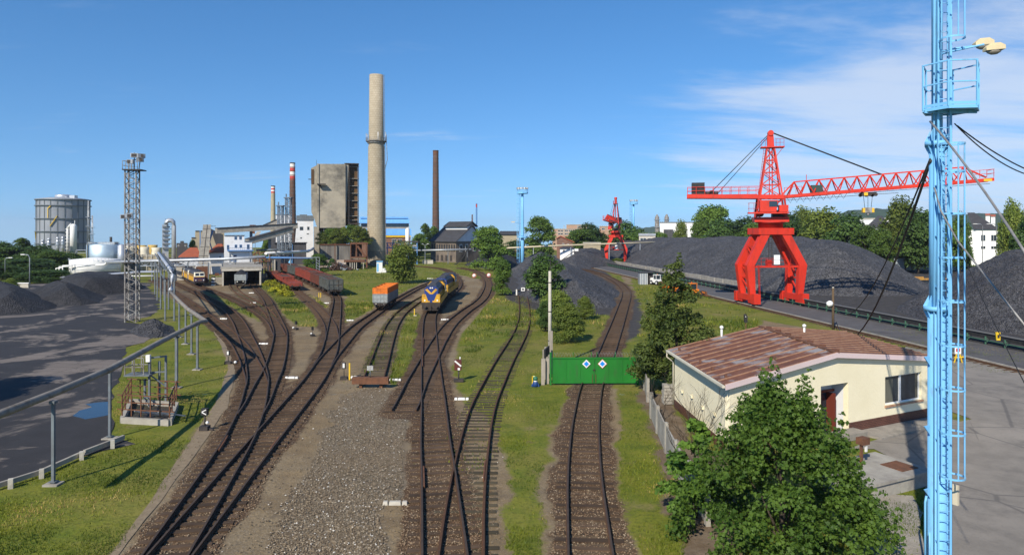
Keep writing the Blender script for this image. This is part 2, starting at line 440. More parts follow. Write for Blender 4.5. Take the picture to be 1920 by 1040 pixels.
for ti, (key, T) in enumerate(TR.items()):
    line = T['line']; root = thing('railway_track', T['label'], 'railway track', (0, 0, 0))
    z = ti * .003; old = T['old'] or key in ('hopper',)
    link('rail', rail_mesh(line, T, -1, z, old), root); link('rail', rail_mesh(line, T, 1, z, old), root)
    order = sorted(range(len(line)), key=lambda i: line[i][1])
    far = MB(); cnt = 0
    for i in order:
        if line[i][1] < 16: continue
        t, nn = frame_on(line, i); ang = math.atan2(nn[1], nn[0]) + RNG.normal(0, .012); s = gauge(T, line[i][1])
        if cnt < 95 and line[i][1] < 85:
            o = link('sleeper', sleeper_mesh(old), root, (line[i][0], line[i][1], z - (.055 if old else .03) + RNG.uniform(-.03, .015)))
            o.rotation_euler = (0, 0, ang); o.scale = (s * RNG.uniform(.97, 1.03), RNG.uniform(.9, 1.1), 1); cnt += 1
        elif RNG.random() < (.55 if old else .85):
            far.box((line[i][0], line[i][1], z - .06 + RNG.uniform(-.012, .012)), (2.5 * s, .25, .14), ang)
    if far.f: tag(far.build('sleepers_beyond', m_sleepg if old else m_sleep, root), kind='stuff')
    T['root'] = root
def check_rail(key, side, ya, yb, off=-.09):
    T = TR[key]; line = T['line']; da, db = dep(yb), dep(ya)
    sel = [i for i in range(len(line)) if min(da, db) <= line[i][1] <= max(da, db)]
    p = []
    for i in sel:
        t, nn = frame_on(line, i); q = line[i] + nn * side * (.752 * gauge(T, line[i][1]) + off * 1.0); p.append((q[0], q[1], .13))
    mb = MB()
    for a, b in zip(p[:-1], p[1:]): mb.bar(a, b, .06, .14)
    mb.build('check_rail', m_rust, T['root'])
check_rail('loco', -1, 872, 922); check_rail('weedy', 1, 868, 915)
check_rail('left', -1, 815, 850); check_rail('main', 1, 822, 850); check_rail('loco', -1, 636, 690); check_rail('cross', 1, 636, 690)

# ---------------------------------------------------------------- crane road frame: u along the rails, v across
U = Vector((-.0926, .9957, 0)); V_ = Vector((.9957, .0926, 0))
def cr(o, a, z=0): p = V_ * o + U * a; return Vector((p.x, p.y, z))
CR_RZ = math.atan2(V_.y, V_.x)

# ---------------------------------------------------------------- noise
def _hash(ix, iy, s):
    h = (ix.astype(np.int64) * 374761393 + iy.astype(np.int64) * 668265263 + s * 974711) & 0x7fffffff
    h = ((h ^ (h >> 13)) * 1274126177) & 0x7fffffff
    return ((h ^ (h >> 16)) & 0xffff) / 65535.0
def vnoise(x, y, s=0):
    ix = np.floor(x); iy = np.floor(y); fx = x - ix; fy = y - iy
    fx = fx * fx * (3 - 2 * fx); fy = fy * fy * (3 - 2 * fy)
    a = _hash(ix, iy, s); b = _hash(ix + 1, iy, s); c = _hash(ix, iy + 1, s); d = _hash(ix + 1, iy + 1, s)
    return a + (b - a) * fx + (c - a) * fy + (a - b - c + d) * fx * fy
def fbm(x, y, oct=4, s=0):
    r = 0; a = .5
    for k in range(oct): r = r + a * vnoise(x * 2 ** k, y * 2 ** k, s + k * 17); a *= .5
    return r / (1 - .5 ** oct)

# ---------------------------------------------------------------- ground zones
GRAVEL = [gp((150, 1120), (190, 1060), (270, 960), (345, 845), (405, 755), (428, 690), (418, 650), (398, 615), (365, 588), (300, 548), (285, 528), (330, 515), (400, 530), (470, 520), (520, 505), (620, 540), (660, 562), (690, 575), (740, 555), (800, 527), (850, 512), (905, 525), (940, 530), (925, 560), (900, 590), (870, 625), (858, 660), (846, 700), (880, 760), (925, 790), (950, 850), (946, 950), (955, 1120)),
          gp((1012, 1120), (1010, 930), (1035, 830), (1055, 765), (1075, 728), (1160, 726), (1163, 780), (1160, 850), (1168, 940), (1215, 1120)),
          gp((1185, 560), (1215, 600), (1195, 570), (1178, 500), (1165, 520), (1178, 545)),
          gp((1430, 600), (1500, 612), (1600, 640), (1500, 640), (1420, 622)),
          gp((300, 500), (430, 520), (520, 500), (640, 505), (700, 488), (600, 470), (300, 480))]
GRASS_IN = [gp((335, 543), (400, 548), (470, 575), (505, 600), (490, 604), (440, 583), (395, 560)),
            gp((480, 540), (495, 530), (530, 545), (575, 570), (598, 600), (600, 612), (560, 612), (545, 600), (530, 590), (508, 565)),
            gp((560, 545), (600, 560), (622, 580), (622, 600), (600, 580)),
            gp((640, 560), (692, 560), (702, 578), (660, 600), (640, 608)),
            gp((765, 585), (792, 590), (795, 640), (790, 700), (765, 735), (728, 720), (735, 690), (745, 640), (757, 605)),
            gp((762, 565), (735, 600), (712, 640), (697, 700), (684, 700), (700, 645), (728, 600)),
            gp((925, 555), (935, 600), (915, 645), (890, 665), (862, 655), (872, 625), (900, 590)),
            gp((520, 505), (620, 540), (690, 560), (760, 540), (800, 520), (700, 500), (600, 500))]
STONE = [gp((700, 722), (775, 740), (782, 900), (770, 935), (725, 940), (715, 1120), (420, 1120), (500, 1040), (560, 900), (612, 790), (640, 742))]
COALY = [gp((950, 560), (1000, 580), (1080, 590), (1160, 590), (1180, 545), (1130, 505), (1180, 480), (940, 480)),
         [tuple(cr(o, a)[:2]) for o, a in ((50.5, 20), (50.5, 330), (150, 330), (150, 20))],
         gp((1160, 560), (1200, 560), (1205, 620), (1160, 650), (1130, 660))]
DIRT = [gp((1200, 728), (1262, 745), (1300, 830), (1380, 870), (1400, 1100), (1290, 1100), (1262, 900), (1235, 810)),
        gp((1205, 700), (1235, 760), (1262, 880), (1275, 960), (1255, 960), (1240, 880), (1215, 800), (1195, 740))]
def weights(P):
    P = np.asarray(P, float); n = len(P)
    nz = fbm(P[:, 0] * .5, P[:, 1] * .5, 4, 3) - .5; nf = fbm(P[:, 0] * 2.2, P[:, 1] * 2.2, 3, 9) - .5
    wob = nz * 1.6 + nf * .7
    def soft(polys, w=.7):
        D = np.full(n, -1e9)
        for q in polys: D = np.maximum(D, sdist(P, q))
        return np.clip((D + wob * w) / (2 * w) + .5, 0, 1)
    far = np.clip(P[:, 1] / 60, .7, 2.5)
    gr = soft(GRAVEL, .6); gi = soft(GRASS_IN, .8)
    gr = gr * (1 - gi)
    ba = np.zeros(n)
    for T in TR.values():
        D = polydist(P, T['line'][::4] if len(T['line']) > 8 else T['line'])
        sc = np.array([gauge(T, y) for y in P[:, 1]]) if False else T['g'][0] + (T['g'][1] - T['g'][0]) * np.clip((P[:, 1] - T['g'][2]) / (T['g'][3] - T['g'][2]), 0, 1)
        b = np.clip((1.5 * sc - D + wob * .5) / .9 + .5, 0, 1) * T['ball']
        if T['old']: b = b * np.clip(.55 + nz * 2.4, .1, 1)
        ba = np.maximum(ba, b)
    st = soft(STONE, .9); co = soft(COALY, 1.0); di = soft(DIRT, .6)
    return dict(w_grav=gr, w_ball=ba, w_stone=st, w_coal=co, w_dirt=di)
def grid(x0, x1, y0, y1, dx, dy):
    xs = np.linspace(x0, x1, int(round((x1 - x0) / dx)) + 1); ys = np.linspace(y0, y1, int(round((y1 - y0) / dy)) + 1)
    X, Y = np.meshgrid(xs, ys); P = np.stack([X.ravel(), Y.ravel()], 1)
    nx, ny = len(xs), len(ys)
    i = np.arange(ny - 1)[:, None] * nx + np.arange(nx - 1)[None]
    Fq = np.stack([i, i + 1, i + 1 + nx, i + nx], -1).reshape(-1, 4)
    return P, Fq
BL = [(-50, 50, 14, 45, .25, .25), (-100, 100, 45, 110, .5, .5), (-250, 250, 110, 300, 1.5, 1.5)]
CO = [(-500, -50, 14, 45, 50, 31), (50, 500, 14, 45, 50, 31), (-500, -100, 45, 110, 50, 32.5), (100, 500, 45, 110, 50, 32.5),
      (-500, -250, 110, 300, 50, 38), (250, 500, 110, 300, 50, 38), (-500, 500, -200, 14, 50, 21.4), (-500, 500, 300, 500, 20, 20), (-4000, 4000, 500, 6000, 500, 500),
      (-4000, -500, -200, 500, 700, 350), (500, 4000, -200, 500, 700, 350)]
VV, FF, WW = [], [], {k: [] for k in ('w_grav', 'w_ball', 'w_stone', 'w_coal', 'w_dirt')}
off = 0
for bi, b in enumerate(BL + CO):
    P, Fq = grid(*b)
    w = weights(P) if bi < 3 else {k: np.zeros(len(P)) for k in WW}
    z = np.where(P[:, 1] > 500, -(P[:, 1] - 500) * .021, 0)
    if bi < 2: z = z + (fbm(P[:, 0] * .8, P[:, 1] * .8, 3, 5) - .5) * .05 * (1 - w['w_ball']) * np.clip((108 - P[:, 1]) / 12, 0, 1) - .012 * np.clip((108 - P[:, 1]) / 12, 0, 1)
    VV.append(np.column_stack([P, z])); FF.append(Fq + off); off += len(P)
    for k in WW: WW[k].append(w[k])
me = npmesh('ground', np.vstack(VV), np.vstack(FF), bpy.data.materials.new('ground_cover'), True)
for k, a in WW.items():
    at_ = me.attributes.new(k, 'FLOAT', 'POINT'); at_.data.foreach_set('value', np.concatenate(a).astype(np.float32))
ground = link('ground', me); struct(ground)
m = me.materials[0]; m.use_nodes = True
nt = m.node_tree; N = nt.nodes; L = nt.links; pb = N['Principled BSDF']; pb.inputs['Roughness'].default_value = .95; pb.inputs['Specular IOR Level'].default_value = .15
geo = N.new('ShaderNodeNewGeometry')
def nz_(scale, detail=5, rough=.6, typ='n'):
    if typ == 'v':
        n = N.new('ShaderNodeTexVoronoi'); n.inputs['Scale'].default_value = scale; L.new(geo.outputs['Position'], n.inputs['Vector']); return n.outputs['Color']
    n = N.new('ShaderNodeTexNoise'); n.inputs['Scale'].default_value = scale; n.inputs['Detail'].default_value = detail; n.inputs['Roughness'].default_value = rough
    L.new(geo.outputs['Position'], n.inputs['Vector']); return n.outputs['Fac']
def mixc(f, a, b):
    n = N.new('ShaderNodeMix'); n.data_type = 'RGBA'
    for i, v in ((0, f), (6, a), (7, b)):
        if isinstance(v, tuple): n.inputs[i].default_value = (*v, 1)
        elif isinstance(v, (int, float)): n.inputs[i].default_value = v
        else: L.new(v, n.inputs[i])
    return n.outputs[2]
def lum(v):
    n = N.new('ShaderNodeRGBToBW'); L.new(v, n.inputs[0]); return n.outputs[0]
def attr(k):
    n = N.new('ShaderNodeAttribute'); n.attribute_name = k; return n.outputs['Fac']
n_big, n_mid, n_fine, n_ff = nz_(.12), nz_(.9), nz_(6), nz_(22, 3)
vor = lum(nz_(18, typ='v')); vor2 = lum(nz_(40, typ='v'))
grass = mixc(mapr(n_mid, .3, .7), (.105, .142, .015), (.185, .19, .024))
grass = mixc(mapr(n_big, .42, .68), grass, (.21, .19, .045))
grass = mixc(mapr(nz_(.33, 6, .7), .48, .7, 0, .7), grass, (.070, .098, .013))
grass = mixc(mapr(nz_(.21, 6, .7), .56, .7, 0, .65), grass, (.24, .185, .09))
grass = mixc(mapr(nz_(.45, 6, .7), .60, .72, 0, .7), grass, (.13, .10, .06))
grass = mixc(mapr(n_fine, .45, .75, 0, .65), grass, (.035, .05, .012))
grass = mixc(mapr(n_ff, .55, .75, 0, .5), grass, (.20, .20, .07))
grav = mixc(mapr(n_mid, .35, .65), (.26, .188, .10), (.185, .132, .072))
grav = mixc(mapr(n_big, .45, .62, 0, .75), grav, (.27, .215, .135))
grav = mixc(mapr(nz_(.28, 7, .65), .52, .7, 0, .7), grav, (.15, .125, .09))
grav = mixc(mapr(nz_(.6, 6), .62, .74, 0, .7), grav, (.07, .06, .05))
grav = mixc(mapr(vor, .2, .8, 0, .45), grav, (.12, .095, .065))
grav = mixc(mapr(vor2, .72, .95, 0, .6), grav, (.36, .32, .26))
ball = mixc(mapr(n_mid, .35, .65), (.115, .066, .035), (.075, .05, .033))
ball = mixc(mapr(n_big, .45, .62, 0, .8), ball, (.15, .115, .075))
ball = mixc(mapr(nz_(.5, 6), .55, .72, 0, .75), ball, (.035, .03, .027))
ball = mixc(mapr(vor, .25, .8, 0, .55), ball, (.06, .04, .027))
ball = mixc(mapr(vor2, .7, .95, 0, .55), ball, (.24, .18, .12))
ston = mixc(mapr(vor, .15, .85), (.10, .082, .058), (.27, .225, .16))
ston = mixc(mapr(n_big, .4, .6, 0, .6), ston, (.19, .145, .095))
coal = mixc(mapr(n_mid, .3, .7), (.045, .043, .044), (.075, .071, .068))
dirt = mixc(mapr(n_mid, .3, .7), (.12, .085, .055), (.19, .15, .11))
def edge(w, k=.45):
    s = mth2('ADD', w, mth2('MULTIPLY', mth2('SUBTRACT', n_fine, .5), k)); return mapr(s, .35, .65)
def mth2(op, a, b):
    n = N.new('ShaderNodeMath'); n.operation = op
    for i, v in enumerate((a, b)):
        if isinstance(v, (int, float)): n.inputs[i].default_value = v
        else: L.new(v, n.inputs[i])
    return n.outputs[0]
c = mixc(edge(attr('w_grav')), grass, grav)
c = mixc(edge(attr('w_stone')), c, ston)
c = mixc(edge(attr('w_dirt')), c, dirt)
c = mixc(edge(attr('w_coal'), .6), c, coal)
c = mixc(edge(attr('w_ball'), .6), c, ball)
L.new(c, pb.inputs['Base Color'])
bp = N.new('ShaderNodeBump'); bp.inputs['Strength'].default_value = .7; bp.inputs['Distance'].default_value = .06
L.new(mth2('ADD', vor, n_fine), bp.inputs['Height']); L.new(bp.outputs[0], pb.inputs['Normal'])

# ---------------------------------------------------------------- loose stones and grass blades near the bridge
def scatter_area(x0, x1, y0, y1, n): return np.column_stack([RNG.uniform(x0, x1, n), RNG.uniform(y0, y1, n)])
def by_depth(n, y0, y1, spread=.82):
    y = np.exp(RNG.uniform(math.log(y0), math.log(y1), n)); x = RNG.uniform(-spread, spread, n) * y
    return np.column_stack([x, y])
def stones(name, P, size, mat_, zup=.02):
    n = len(P)
    o = np.array([(1, 0, 0), (0, 1, 0), (-1, 0, 0), (0, -1, 0), (0, 0, 1), (0, 0, -1)], float)
    a = RNG.uniform(0, 2 * PI, n); s = size * RNG.uniform(.45, 1.4, n) ** 1.3
    ca, sa = np.cos(a), np.sin(a)
    Vv = o[None] * RNG.uniform(.6, 1.3, (n, 6, 1)) * s[:, None, None]
    X = Vv[..., 0] * ca[:, None] - Vv[..., 1] * sa[:, None]; Y = Vv[..., 0] * sa[:, None] + Vv[..., 1] * ca[:, None]
    Z = Vv[..., 2] * .7 + zup
    V3 = np.stack([X + P[:, :1], Y + P[:, 1:2], Z], -1).reshape(-1, 3)
    tri = np.array([(0, 1, 4), (1, 2, 4), (2, 3, 4), (3, 0, 4), (1, 0, 5), (2, 1, 5), (3, 2, 5), (0, 3, 5)])
    Ft = (tri[None] + (np.arange(n) * 6)[:, None, None]).reshape(-1, 3)
    me = npmesh(name, V3, Ft, mat_, False, np.repeat(RNG.random(n), 8), 3)
    return tag(link(name, me), kind='stuff')
def stonemat(name, stops):
    m = bpy.data.materials.new(name); m.use_nodes = True; N = m.node_tree.nodes; L = m.node_tree.links
    a = N.new('ShaderNodeAttribute'); a.attribute_name = 'tone'; r = N.new('ShaderNodeValToRGB'); r.color_ramp.interpolation = 'CONSTANT'
    while len(r.color_ramp.elements) < len(stops): r.color_ramp.elements.new(.5)
    for e, (p, cc) in zip(r.color_ramp.elements, stops): e.position = p; e.color = (*cc, 1)
    L.new(a.outputs['Fac'], r.inputs[0]); L.new(r.outputs[0], N['Principled BSDF'].inputs['Base Color']); N['Principled BSDF'].inputs['Roughness'].default_value = .9
    return m
m_st = stonemat('gravel_stone', [(0, (.095, .07, .044)), (.3, (.155, .117, .074)), (.6, (.22, .172, .112)), (.88, (.30, .255, .19)), (.965, (.55, .52, .46))])
m_sb = stonemat('ballast_stone', [(0, (.11, .066, .036)), (.3, (.17, .108, .06)), (.6, (.25, .18, .11)), (.88, (.36, .29, .20))])
P = by_depth(260000, 21, 50, .75); w = weights(P)
grassw = (1 - w['w_grav']) * (1 - w['w_ball']) * (1 - w['w_stone']) * (1 - w['w_coal']) * (1 - w['w_dirt'])
r_ = RNG.random(len(P))
stones('loose_stones', P[(w['w_stone'] * (1 - w['w_ball']) > .5) & (r_ < .8) | (w['w_grav'] * (1 - w['w_ball']) > .6) & (r_ < .05)], .032, m_st)
stones('track_ballast', P[(w['w_ball'] > .5) & (r_ < .75)], .024, m_sb)
# ---------------------------------------------------------------- yards, road, puddle
def sheet(name, poly, z, mat_, jit=.25, sub=1.2):
    out = []
    n = len(poly)
    for i in range(n):
        a = np.array(poly[i]); b = np.array(poly[(i + 1) % n]); l = np.linalg.norm(b - a); k = max(1, min(200, int(l / sub)))
        for t in np.linspace(0, 1, k, endpoint=False):
            q = a + (b - a) * t; q = q + (np.array([fbm(q[:1] * .7, q[1:] * .7, 3, 1)[0], fbm(q[:1] * .7 + 9, q[1:] * .7, 3, 2)[0]]) - .5) * 2 * jit * min(3, max(1, q[1] / 40))
            out.append((q[0], q[1], z))
    return struct(MB().add(out, [list(range(len(out)))]).build(name, mat_))
def yardmat(name, base, patch, bw, bh, rot, amount, seam, dark, cracks=True, lo=.5, hi=.62):
    m = bpy.data.materials.new(name); m.use_nodes = True
    nt = m.node_tree; N = nt.nodes; L = nt.links; b = N['Principled BSDF']; b.inputs['Roughness'].default_value = .85; b.inputs['Specular IOR Level'].default_value = .3
    geo = N.new('ShaderNodeNewGeometry'); mp = N.new('ShaderNodeMapping'); mp.inputs['Rotation'].default_value = (0, 0, rot); L.new(geo.outputs['Position'], mp.inputs[0])
    def noise(s, d=5, st=(1, 1, 1), dist=0):
        q = N.new('ShaderNodeMapping'); q.inputs['Scale'].default_value = st; L.new(mp.outputs[0], q.inputs[0])
        n = N.new('ShaderNodeTexNoise'); n.inputs['Scale'].default_value = s; n.inputs['Detail'].default_value = d; n.inputs['Roughness'].default_value = .65; n.inputs['Distortion'].default_value = dist
        L.new(q.outputs[0], n.inputs[0]); return n.outputs['Fac']
    def mr(v, a, b_, c=0, d=1):
        n = N.new('ShaderNodeMapRange'); n.interpolation_type = 'SMOOTHSTEP'
        for i, t in enumerate((a, b_, c, d)): n.inputs[i + 1].default_value = t
        L.new(v, n.inputs[0]); return n.outputs[0]
    def mix(f, a, c, bl='MIX'):
        n = N.new('ShaderNodeMix'); n.data_type = 'RGBA'; n.blend_type = bl
        for i, v in ((0, f), (6, a), (7, c)):
            if isinstance(v, tuple): n.inputs[i].default_value = (*v, 1)
            elif isinstance(v, (int, float)): n.inputs[i].default_value = v
            else: L.new(v, n.inputs[i])
        return n.outputs[2]
    br = N.new('ShaderNodeTexBrick'); br.offset = 0; br.inputs['Scale'].default_value = 1; br.inputs['Brick Width'].default_value = bw; br.inputs['Row Height'].default_value = bh
    br.inputs['Mortar Size'].default_value = .035; br.inputs['Color1'].default_value = (1, 1, 1, 1); br.inputs['Color2'].default_value = (.8, .8, .8, 1); br.inputs['Mortar'].default_value = (*(seam,) * 3, 1)
    L.new(mp.outputs[0], br.inputs['Vector'])
    c = mix(mr(noise(.7), .3, .7), base, tuple(x * .78 for x in base))
    pt = mix(.85, patch, br.outputs['Color'], 'MULTIPLY')
    c = mix(mr(noise(.13, 7, (1, 1, 1), .6), lo, hi, 0, amount), c, pt)
    if cracks:
        v = N.new('ShaderNodeTexVoronoi'); v.feature = 'DISTANCE_TO_EDGE'; v.inputs['Scale'].default_value = .16
        wv = N.new('ShaderNodeMix'); wv.data_type = 'VECTOR'; wv.inputs[0].default_value = .06
        q = N.new('ShaderNodeTexNoise'); q.inputs['Scale'].default_value = .8; L.new(mp.outputs[0], q.inputs[0])
        L.new(mp.outputs[0], wv.inputs[4]); L.new(q.outputs['Color'], wv.inputs[5]); L.new(wv.outputs[1], v.inputs['Vector'])
        c = mix(mr(v.outputs['Distance'], .012, .003, 0, .7), c, dark)
    c = mix(mr(noise(.35, 7), .5, .75, 0, .6), c, dark)
    c = mix(mr(noise(9, 3), .5, .8, 0, .35), c, dark)
    L.new(c, b.inputs['Base Color'])
    bp = N.new('ShaderNodeBump'); bp.inputs['Strength'].default_value = .35; bp.inputs['Distance'].default_value = .04; L.new(noise(12, 4), bp.inputs['Height']); L.new(bp.outputs[0], b.inputs['Normal'])
    MATS[name] = m
    return m
m_coalyard = yardmat('coal_dusted_concrete', (.036, .035, .037), (.20, .17, .145), 3.0, 1.5, .15, .9, .25, (.028, .027, .029), False, .51, .57)
m_road = yardmat('worn_asphalt', (.105, .10, .098), (.14, .13, .125), 40, 40, 0, .5, .9, (.055, .052, .052), False)
m_yard = yardmat('patched_concrete', (.245, .222, .19), (.30, .27, .23), 4.2, 4.2, .5, .75, .55, (.105, .098, .09), True)
sheet('coal_yard', [tuple(g(px, py)[:2]) for px, py in ((250, 832), (212, 815), (205, 760), (222, 705), (240, 650), (330, 622), (300, 612), (232, 604), (290, 590), (298, 560), (280, 540), (285, 530))] + [(-130, 140), (-130, 40)] + [tuple(g(px, py)[:2]) for px, py in ((-300, 960), (0, 905), (120, 865))], .012, m_coalyard, .35)
road = sheet('road', [tuple(cr(o, a)[:2]) for o, a in ((44.3, 36), (44.3, 330), (50.9, 330), (50.9, 38))], .016, m_road, .06)
sheet('concrete_yard', gp((1742, 1110), (1738, 960), (1732, 908), (1690, 868), (1640, 842), (1590, 842)) + [(19.5, 35.6), (26.2, 38.9), (25.4, 50), (30, 56)] + [tuple(cr(o, a)[:2]) for o, a in ((42.5, 60), (44.6, 52), (44.6, 34), (51, 34), (75, 28), (75, 8))] + [(18.5, 4)], .020, m_yard, .08)
m_water = M('still_water', (.02, .022, .022), None, rough=.03, spec=.8)
pud = [tuple(g(px, py)[:2]) for px, py in ((138, 779), (150, 770), (172, 764), (160, 757), (186, 754), (205, 753), (210, 765), (205, 778), (180, 783), (158, 786))]
sheet('puddle', pud, .020, m_water, .12, .4)
# narrow footpath of grey grit beside the grass
m_grit = M('path_grit', (.25, .195, .125), (.185, .142, .092), 3, .95, bump=.3, coord='Object')
sheet('path', gp((190, 1060), (205, 1060), (300, 940), (368, 850), (425, 765), (441, 702), (431, 660), (412, 620), (385, 598), (372, 592), (397, 615), (417, 652), (427, 692), (404, 755), (346, 845), (270, 955)), .010, m_grit, .12, .8)
# pavement along the house and lower apron
m_pave = M('pavement_slabs', (.30, .275, .235), (.22, .20, .175), 2, .9, bump=.2, c3=(.16, .15, .13), s3=.8)

# ---------------------------------------------------------------- grass blades (only where grass grows)
m_blade = leafmat('grass_blades', (.055, .092, .010), (.21, .232, .024), .3, (.40, .29, .10))
def blades(name, P, hgt, wid, lab, mat_=None):
    n = len(P); a = RNG.uniform(0, 2 * PI, n); lean = RNG.uniform(.1, .75, n) * hgt; h = hgt * RNG.uniform(.4, 1.25, n); wd = wid * RNG.uniform(.6, 1.4, n)
    b = RNG.uniform(0, 2 * PI, n)
    p0 = np.column_stack([P[:, 0] + np.cos(a) * wd, P[:, 1] + np.sin(a) * wd, np.full(n, -.02)])
    p1 = np.column_stack([P[:, 0] - np.cos(a) * wd, P[:, 1] - np.sin(a) * wd, np.full(n, -.02)])
    p2 = np.column_stack([P[:, 0] + np.cos(b) * lean, P[:, 1] + np.sin(b) * lean, h])
    V3 = np.stack([p0, p1, p2], 1).reshape(-1, 3); Ft = np.arange(3 * n).reshape(-1, 3)
    tone = np.clip((fbm(P[:, 0] * .3, P[:, 1] * .3, 4, 21) - .5) * 2.6 + .42 + RNG.normal(0, .17, n), 0, 1)
    me = npmesh(name, V3, Ft, mat_ or m_blade, False, tone, 3)
    return tag(link(name, me), lab, 'grass', kind='stuff')
P = by_depth(520000, 20, 75, .85)
w = weights(P)
gw = (1 - w['w_grav']) * (1 - w['w_ball']) * (1 - w['w_stone']) * (1 - w['w_coal']) * (1 - w['w_dirt'])
yardpoly = [tuple(g(px, py)[:2]) for px, py in ((250, 832), (212, 815), (205, 760), (222, 705), (240, 650), (330, 622), (300, 612), (232, 604), (290, 590))] + [(-130, 80), (-130, 40), tuple(g(-300, 960)[:2]), tuple(g(0, 905)[:2])]
iny = sdist(P, yardpoly) > -.1
house_poly = [(9.3, 31.3), (26, 34.5), (28, 48), (10, 46)]
inh = (sdist(P, house_poly) > -.2) | ((P[:, 0] > .605 * P[:, 1]) & (P[:, 1] < 45)) | ((P[:, 0] > 17.2) & (P[:, 1] < 52) & (P[:, 0] > .42 * P[:, 1]))
dens = fbm(P[:, 0] * .35, P[:, 1] * .35, 4, 31)
keep = (gw > .38) & ~iny & ~inh & (RNG.random(len(P)) < np.clip((dens - .40) * 3.6, .03, .8))
blades('grass', P[keep], .085, .016, 'short green and straw coloured grass of the verges')
# tall weeds on the islands between the tracks
ISL = GRASS_IN[1:7]
P2 = by_depth(160000, 38, 130, .5); D = np.full(len(P2), -1e9)
for q in ISL: D = np.maximum(D, sdist(P2, q))
k2 = (D > 0) & (RNG.random(len(P2)) < np.clip((fbm(P2[:, 0] * .4, P2[:, 1] * .4, 3, 41) - .36) * 4, 0, 1))
wb = weights(P2[k2])['w_ball'] < .5
blades('weeds', P2[k2][wb], .30, .035, 'taller weeds growing on the islands between the tracks')
Q = np.concatenate([np.repeat(TR[k_]['line'], 26, 0) for k_ in ('weedy', 'stub', 'hopper')]); Q = Q + RNG.normal(0, .8, Q.shape)
Q = Q[(RNG.random(len(Q)) < np.clip((fbm(Q[:, 0] * .5, Q[:, 1] * .5, 3, 77) - .38) * 4, 0, 1)) & (Q[:, 1] > 30) & (Q[:, 1] < 115)]
blades('track_weeds', Q, .13, .03, 'low weeds growing through the disused sidings')
P3 = by_depth(150000, 70, 235, .75); w = weights(P3)
gw = (1 - w['w_grav']) * (1 - w['w_ball']) * (1 - w['w_coal'])
k3 = (gw > .6) & (P3[:, 0] > -.42 * P3[:, 1]) & (P3[:, 0] < .36 * P3[:, 1]) & (RNG.random(len(P3)) < np.clip((fbm(P3[:, 0] * .16, P3[:, 1] * .16, 4, 51) - .4) * 4.5, .03, 1))
onroad = (P3 @ np.array([V_.x, V_.y])) > 42.5
blades('rough_grass', P3[k3 & ~onroad], .34, .07, 'rough tussocky grass of the farther meadows')

# ---------------------------------------------------------------- coal
def coalmat(name, a, b, s, flat=.5):
    m = M(name, a, b, s * .15, .75, 0, 0, spec=.35, coord='Object', c3=(a[0] * .72, a[1] * .72, a[2] * .74), s3=.12, lo3=.42, hi3=.68)
    nt = m.node_tree; N = nt.nodes; L = nt.links; bsdf = N['Principled BSDF']
    tc = N.new('ShaderNodeTexCoord'); v = N.new('ShaderNodeTexVoronoi'); v.inputs['Scale'].default_value = s; L.new(tc.outputs['Object'], v.inputs['Vector'])
    bw = N.new('ShaderNodeRGBToBW'); L.new(v.outputs['Color'], bw.inputs[0])
    mr = N.new('ShaderNodeMapRange'); mr.inputs[1].default_value = .2; mr.inputs[2].default_value = .85; mr.inputs[3].default_value = .45; mr.inputs[4].default_value = 1.6; L.new(bw.outputs[0], mr.inputs[0])
    mx = N.new('ShaderNodeMix'); mx.data_type = 'RGBA'; mx.blend_type = 'MULTIPLY'; mx.inputs[0].default_value = 1
    L.new(bsdf.inputs['Base Color'].links[0].from_socket, mx.inputs[6]); L.new(mr.outputs[0], mx.inputs[7]); L.new(mx.outputs[2], bsdf.inputs['Base Color'])
    bp = N.new('ShaderNodeBump'); bp.inputs['Strength'].default_value = .9; bp.inputs['Distance'].default_value = .25
    L.new(v.outputs['Distance'], bp.inputs['Height']); L.new(bp.outputs[0], bsdf.inputs['Normal'])
    return m
m_coalh = coalmat('lump_coal', (.060, .060, .064), (.092, .091, .095), 5.0)
m_coalf = coalmat('near_lump_coal', (.052, .052, .056), (.082, .082, .086), 6)
m_slack = coalmat('fine_slack', (.030, .030, .033), (.052, .051, .054), 7)
def heap(label, poly, top, slope, step, mat_, seed=1, rough=.16, wave=.35, group='coal heaps in the yard', topf=None):
    poly = np.array(poly, float)
    x0, y0 = poly.min(0) - 1; x1, y1 = poly.max(0) + 1
    P, Fq = grid(x0, x1, y0, y1, step, step)
    wx = (fbm(P[:, 0] * .12, P[:, 1] * .12, 3, seed) - .5)
    D = sdist(P, poly) + wx * 2.2 * min(1, top / 3)
    tp = top * (1 - wave * .5 + wave * fbm(P[:, 0] * .09, P[:, 1] * .09, 3, seed + 5))
    if topf is not None: tp = tp * topf(P)
    z = slope * D; e = tp * .16
    z = np.where(z > 0, -e * np.log(np.exp(-z / e) + np.exp(-tp / e)) + e * np.log(1 + np.exp(-tp / e)), z)
    g1 = fbm(P[:, 0] / step * .30, P[:, 1] / step * .30, 2, seed + 8) - .5
    g2 = RNG.random(len(P)) - .5
    rl = fbm(P[:, 0] * .5, P[:, 1] * .5, 3, seed + 14) - .5
    z = z + (g1 * 1.6 + g2 * .9) * rough * np.clip(D, 0, 1) + rl * .5 * np.clip(D / 3, 0, 1) * min(1, top / 4)
    z = np.maximum(z, -.3)
    zz = z[Fq]; ok = (zz.max(1) > 0)
    Fq = Fq[ok]; used = np.unique(Fq); rm = np.full(len(P), -1); rm[used] = np.arange(len(used))
    c = P[used].mean(0)
    V3 = np.column_stack([P[used] - c, z[used]])
    o = link('coal_heap', npmesh('coal_heap', V3, rm[Fq], mat_, False), None, (c[0], c[1], 0))
    return tag(o, label, 'coal heap', group)
C = lambda o, a: tuple(cr(o, a)[:2])
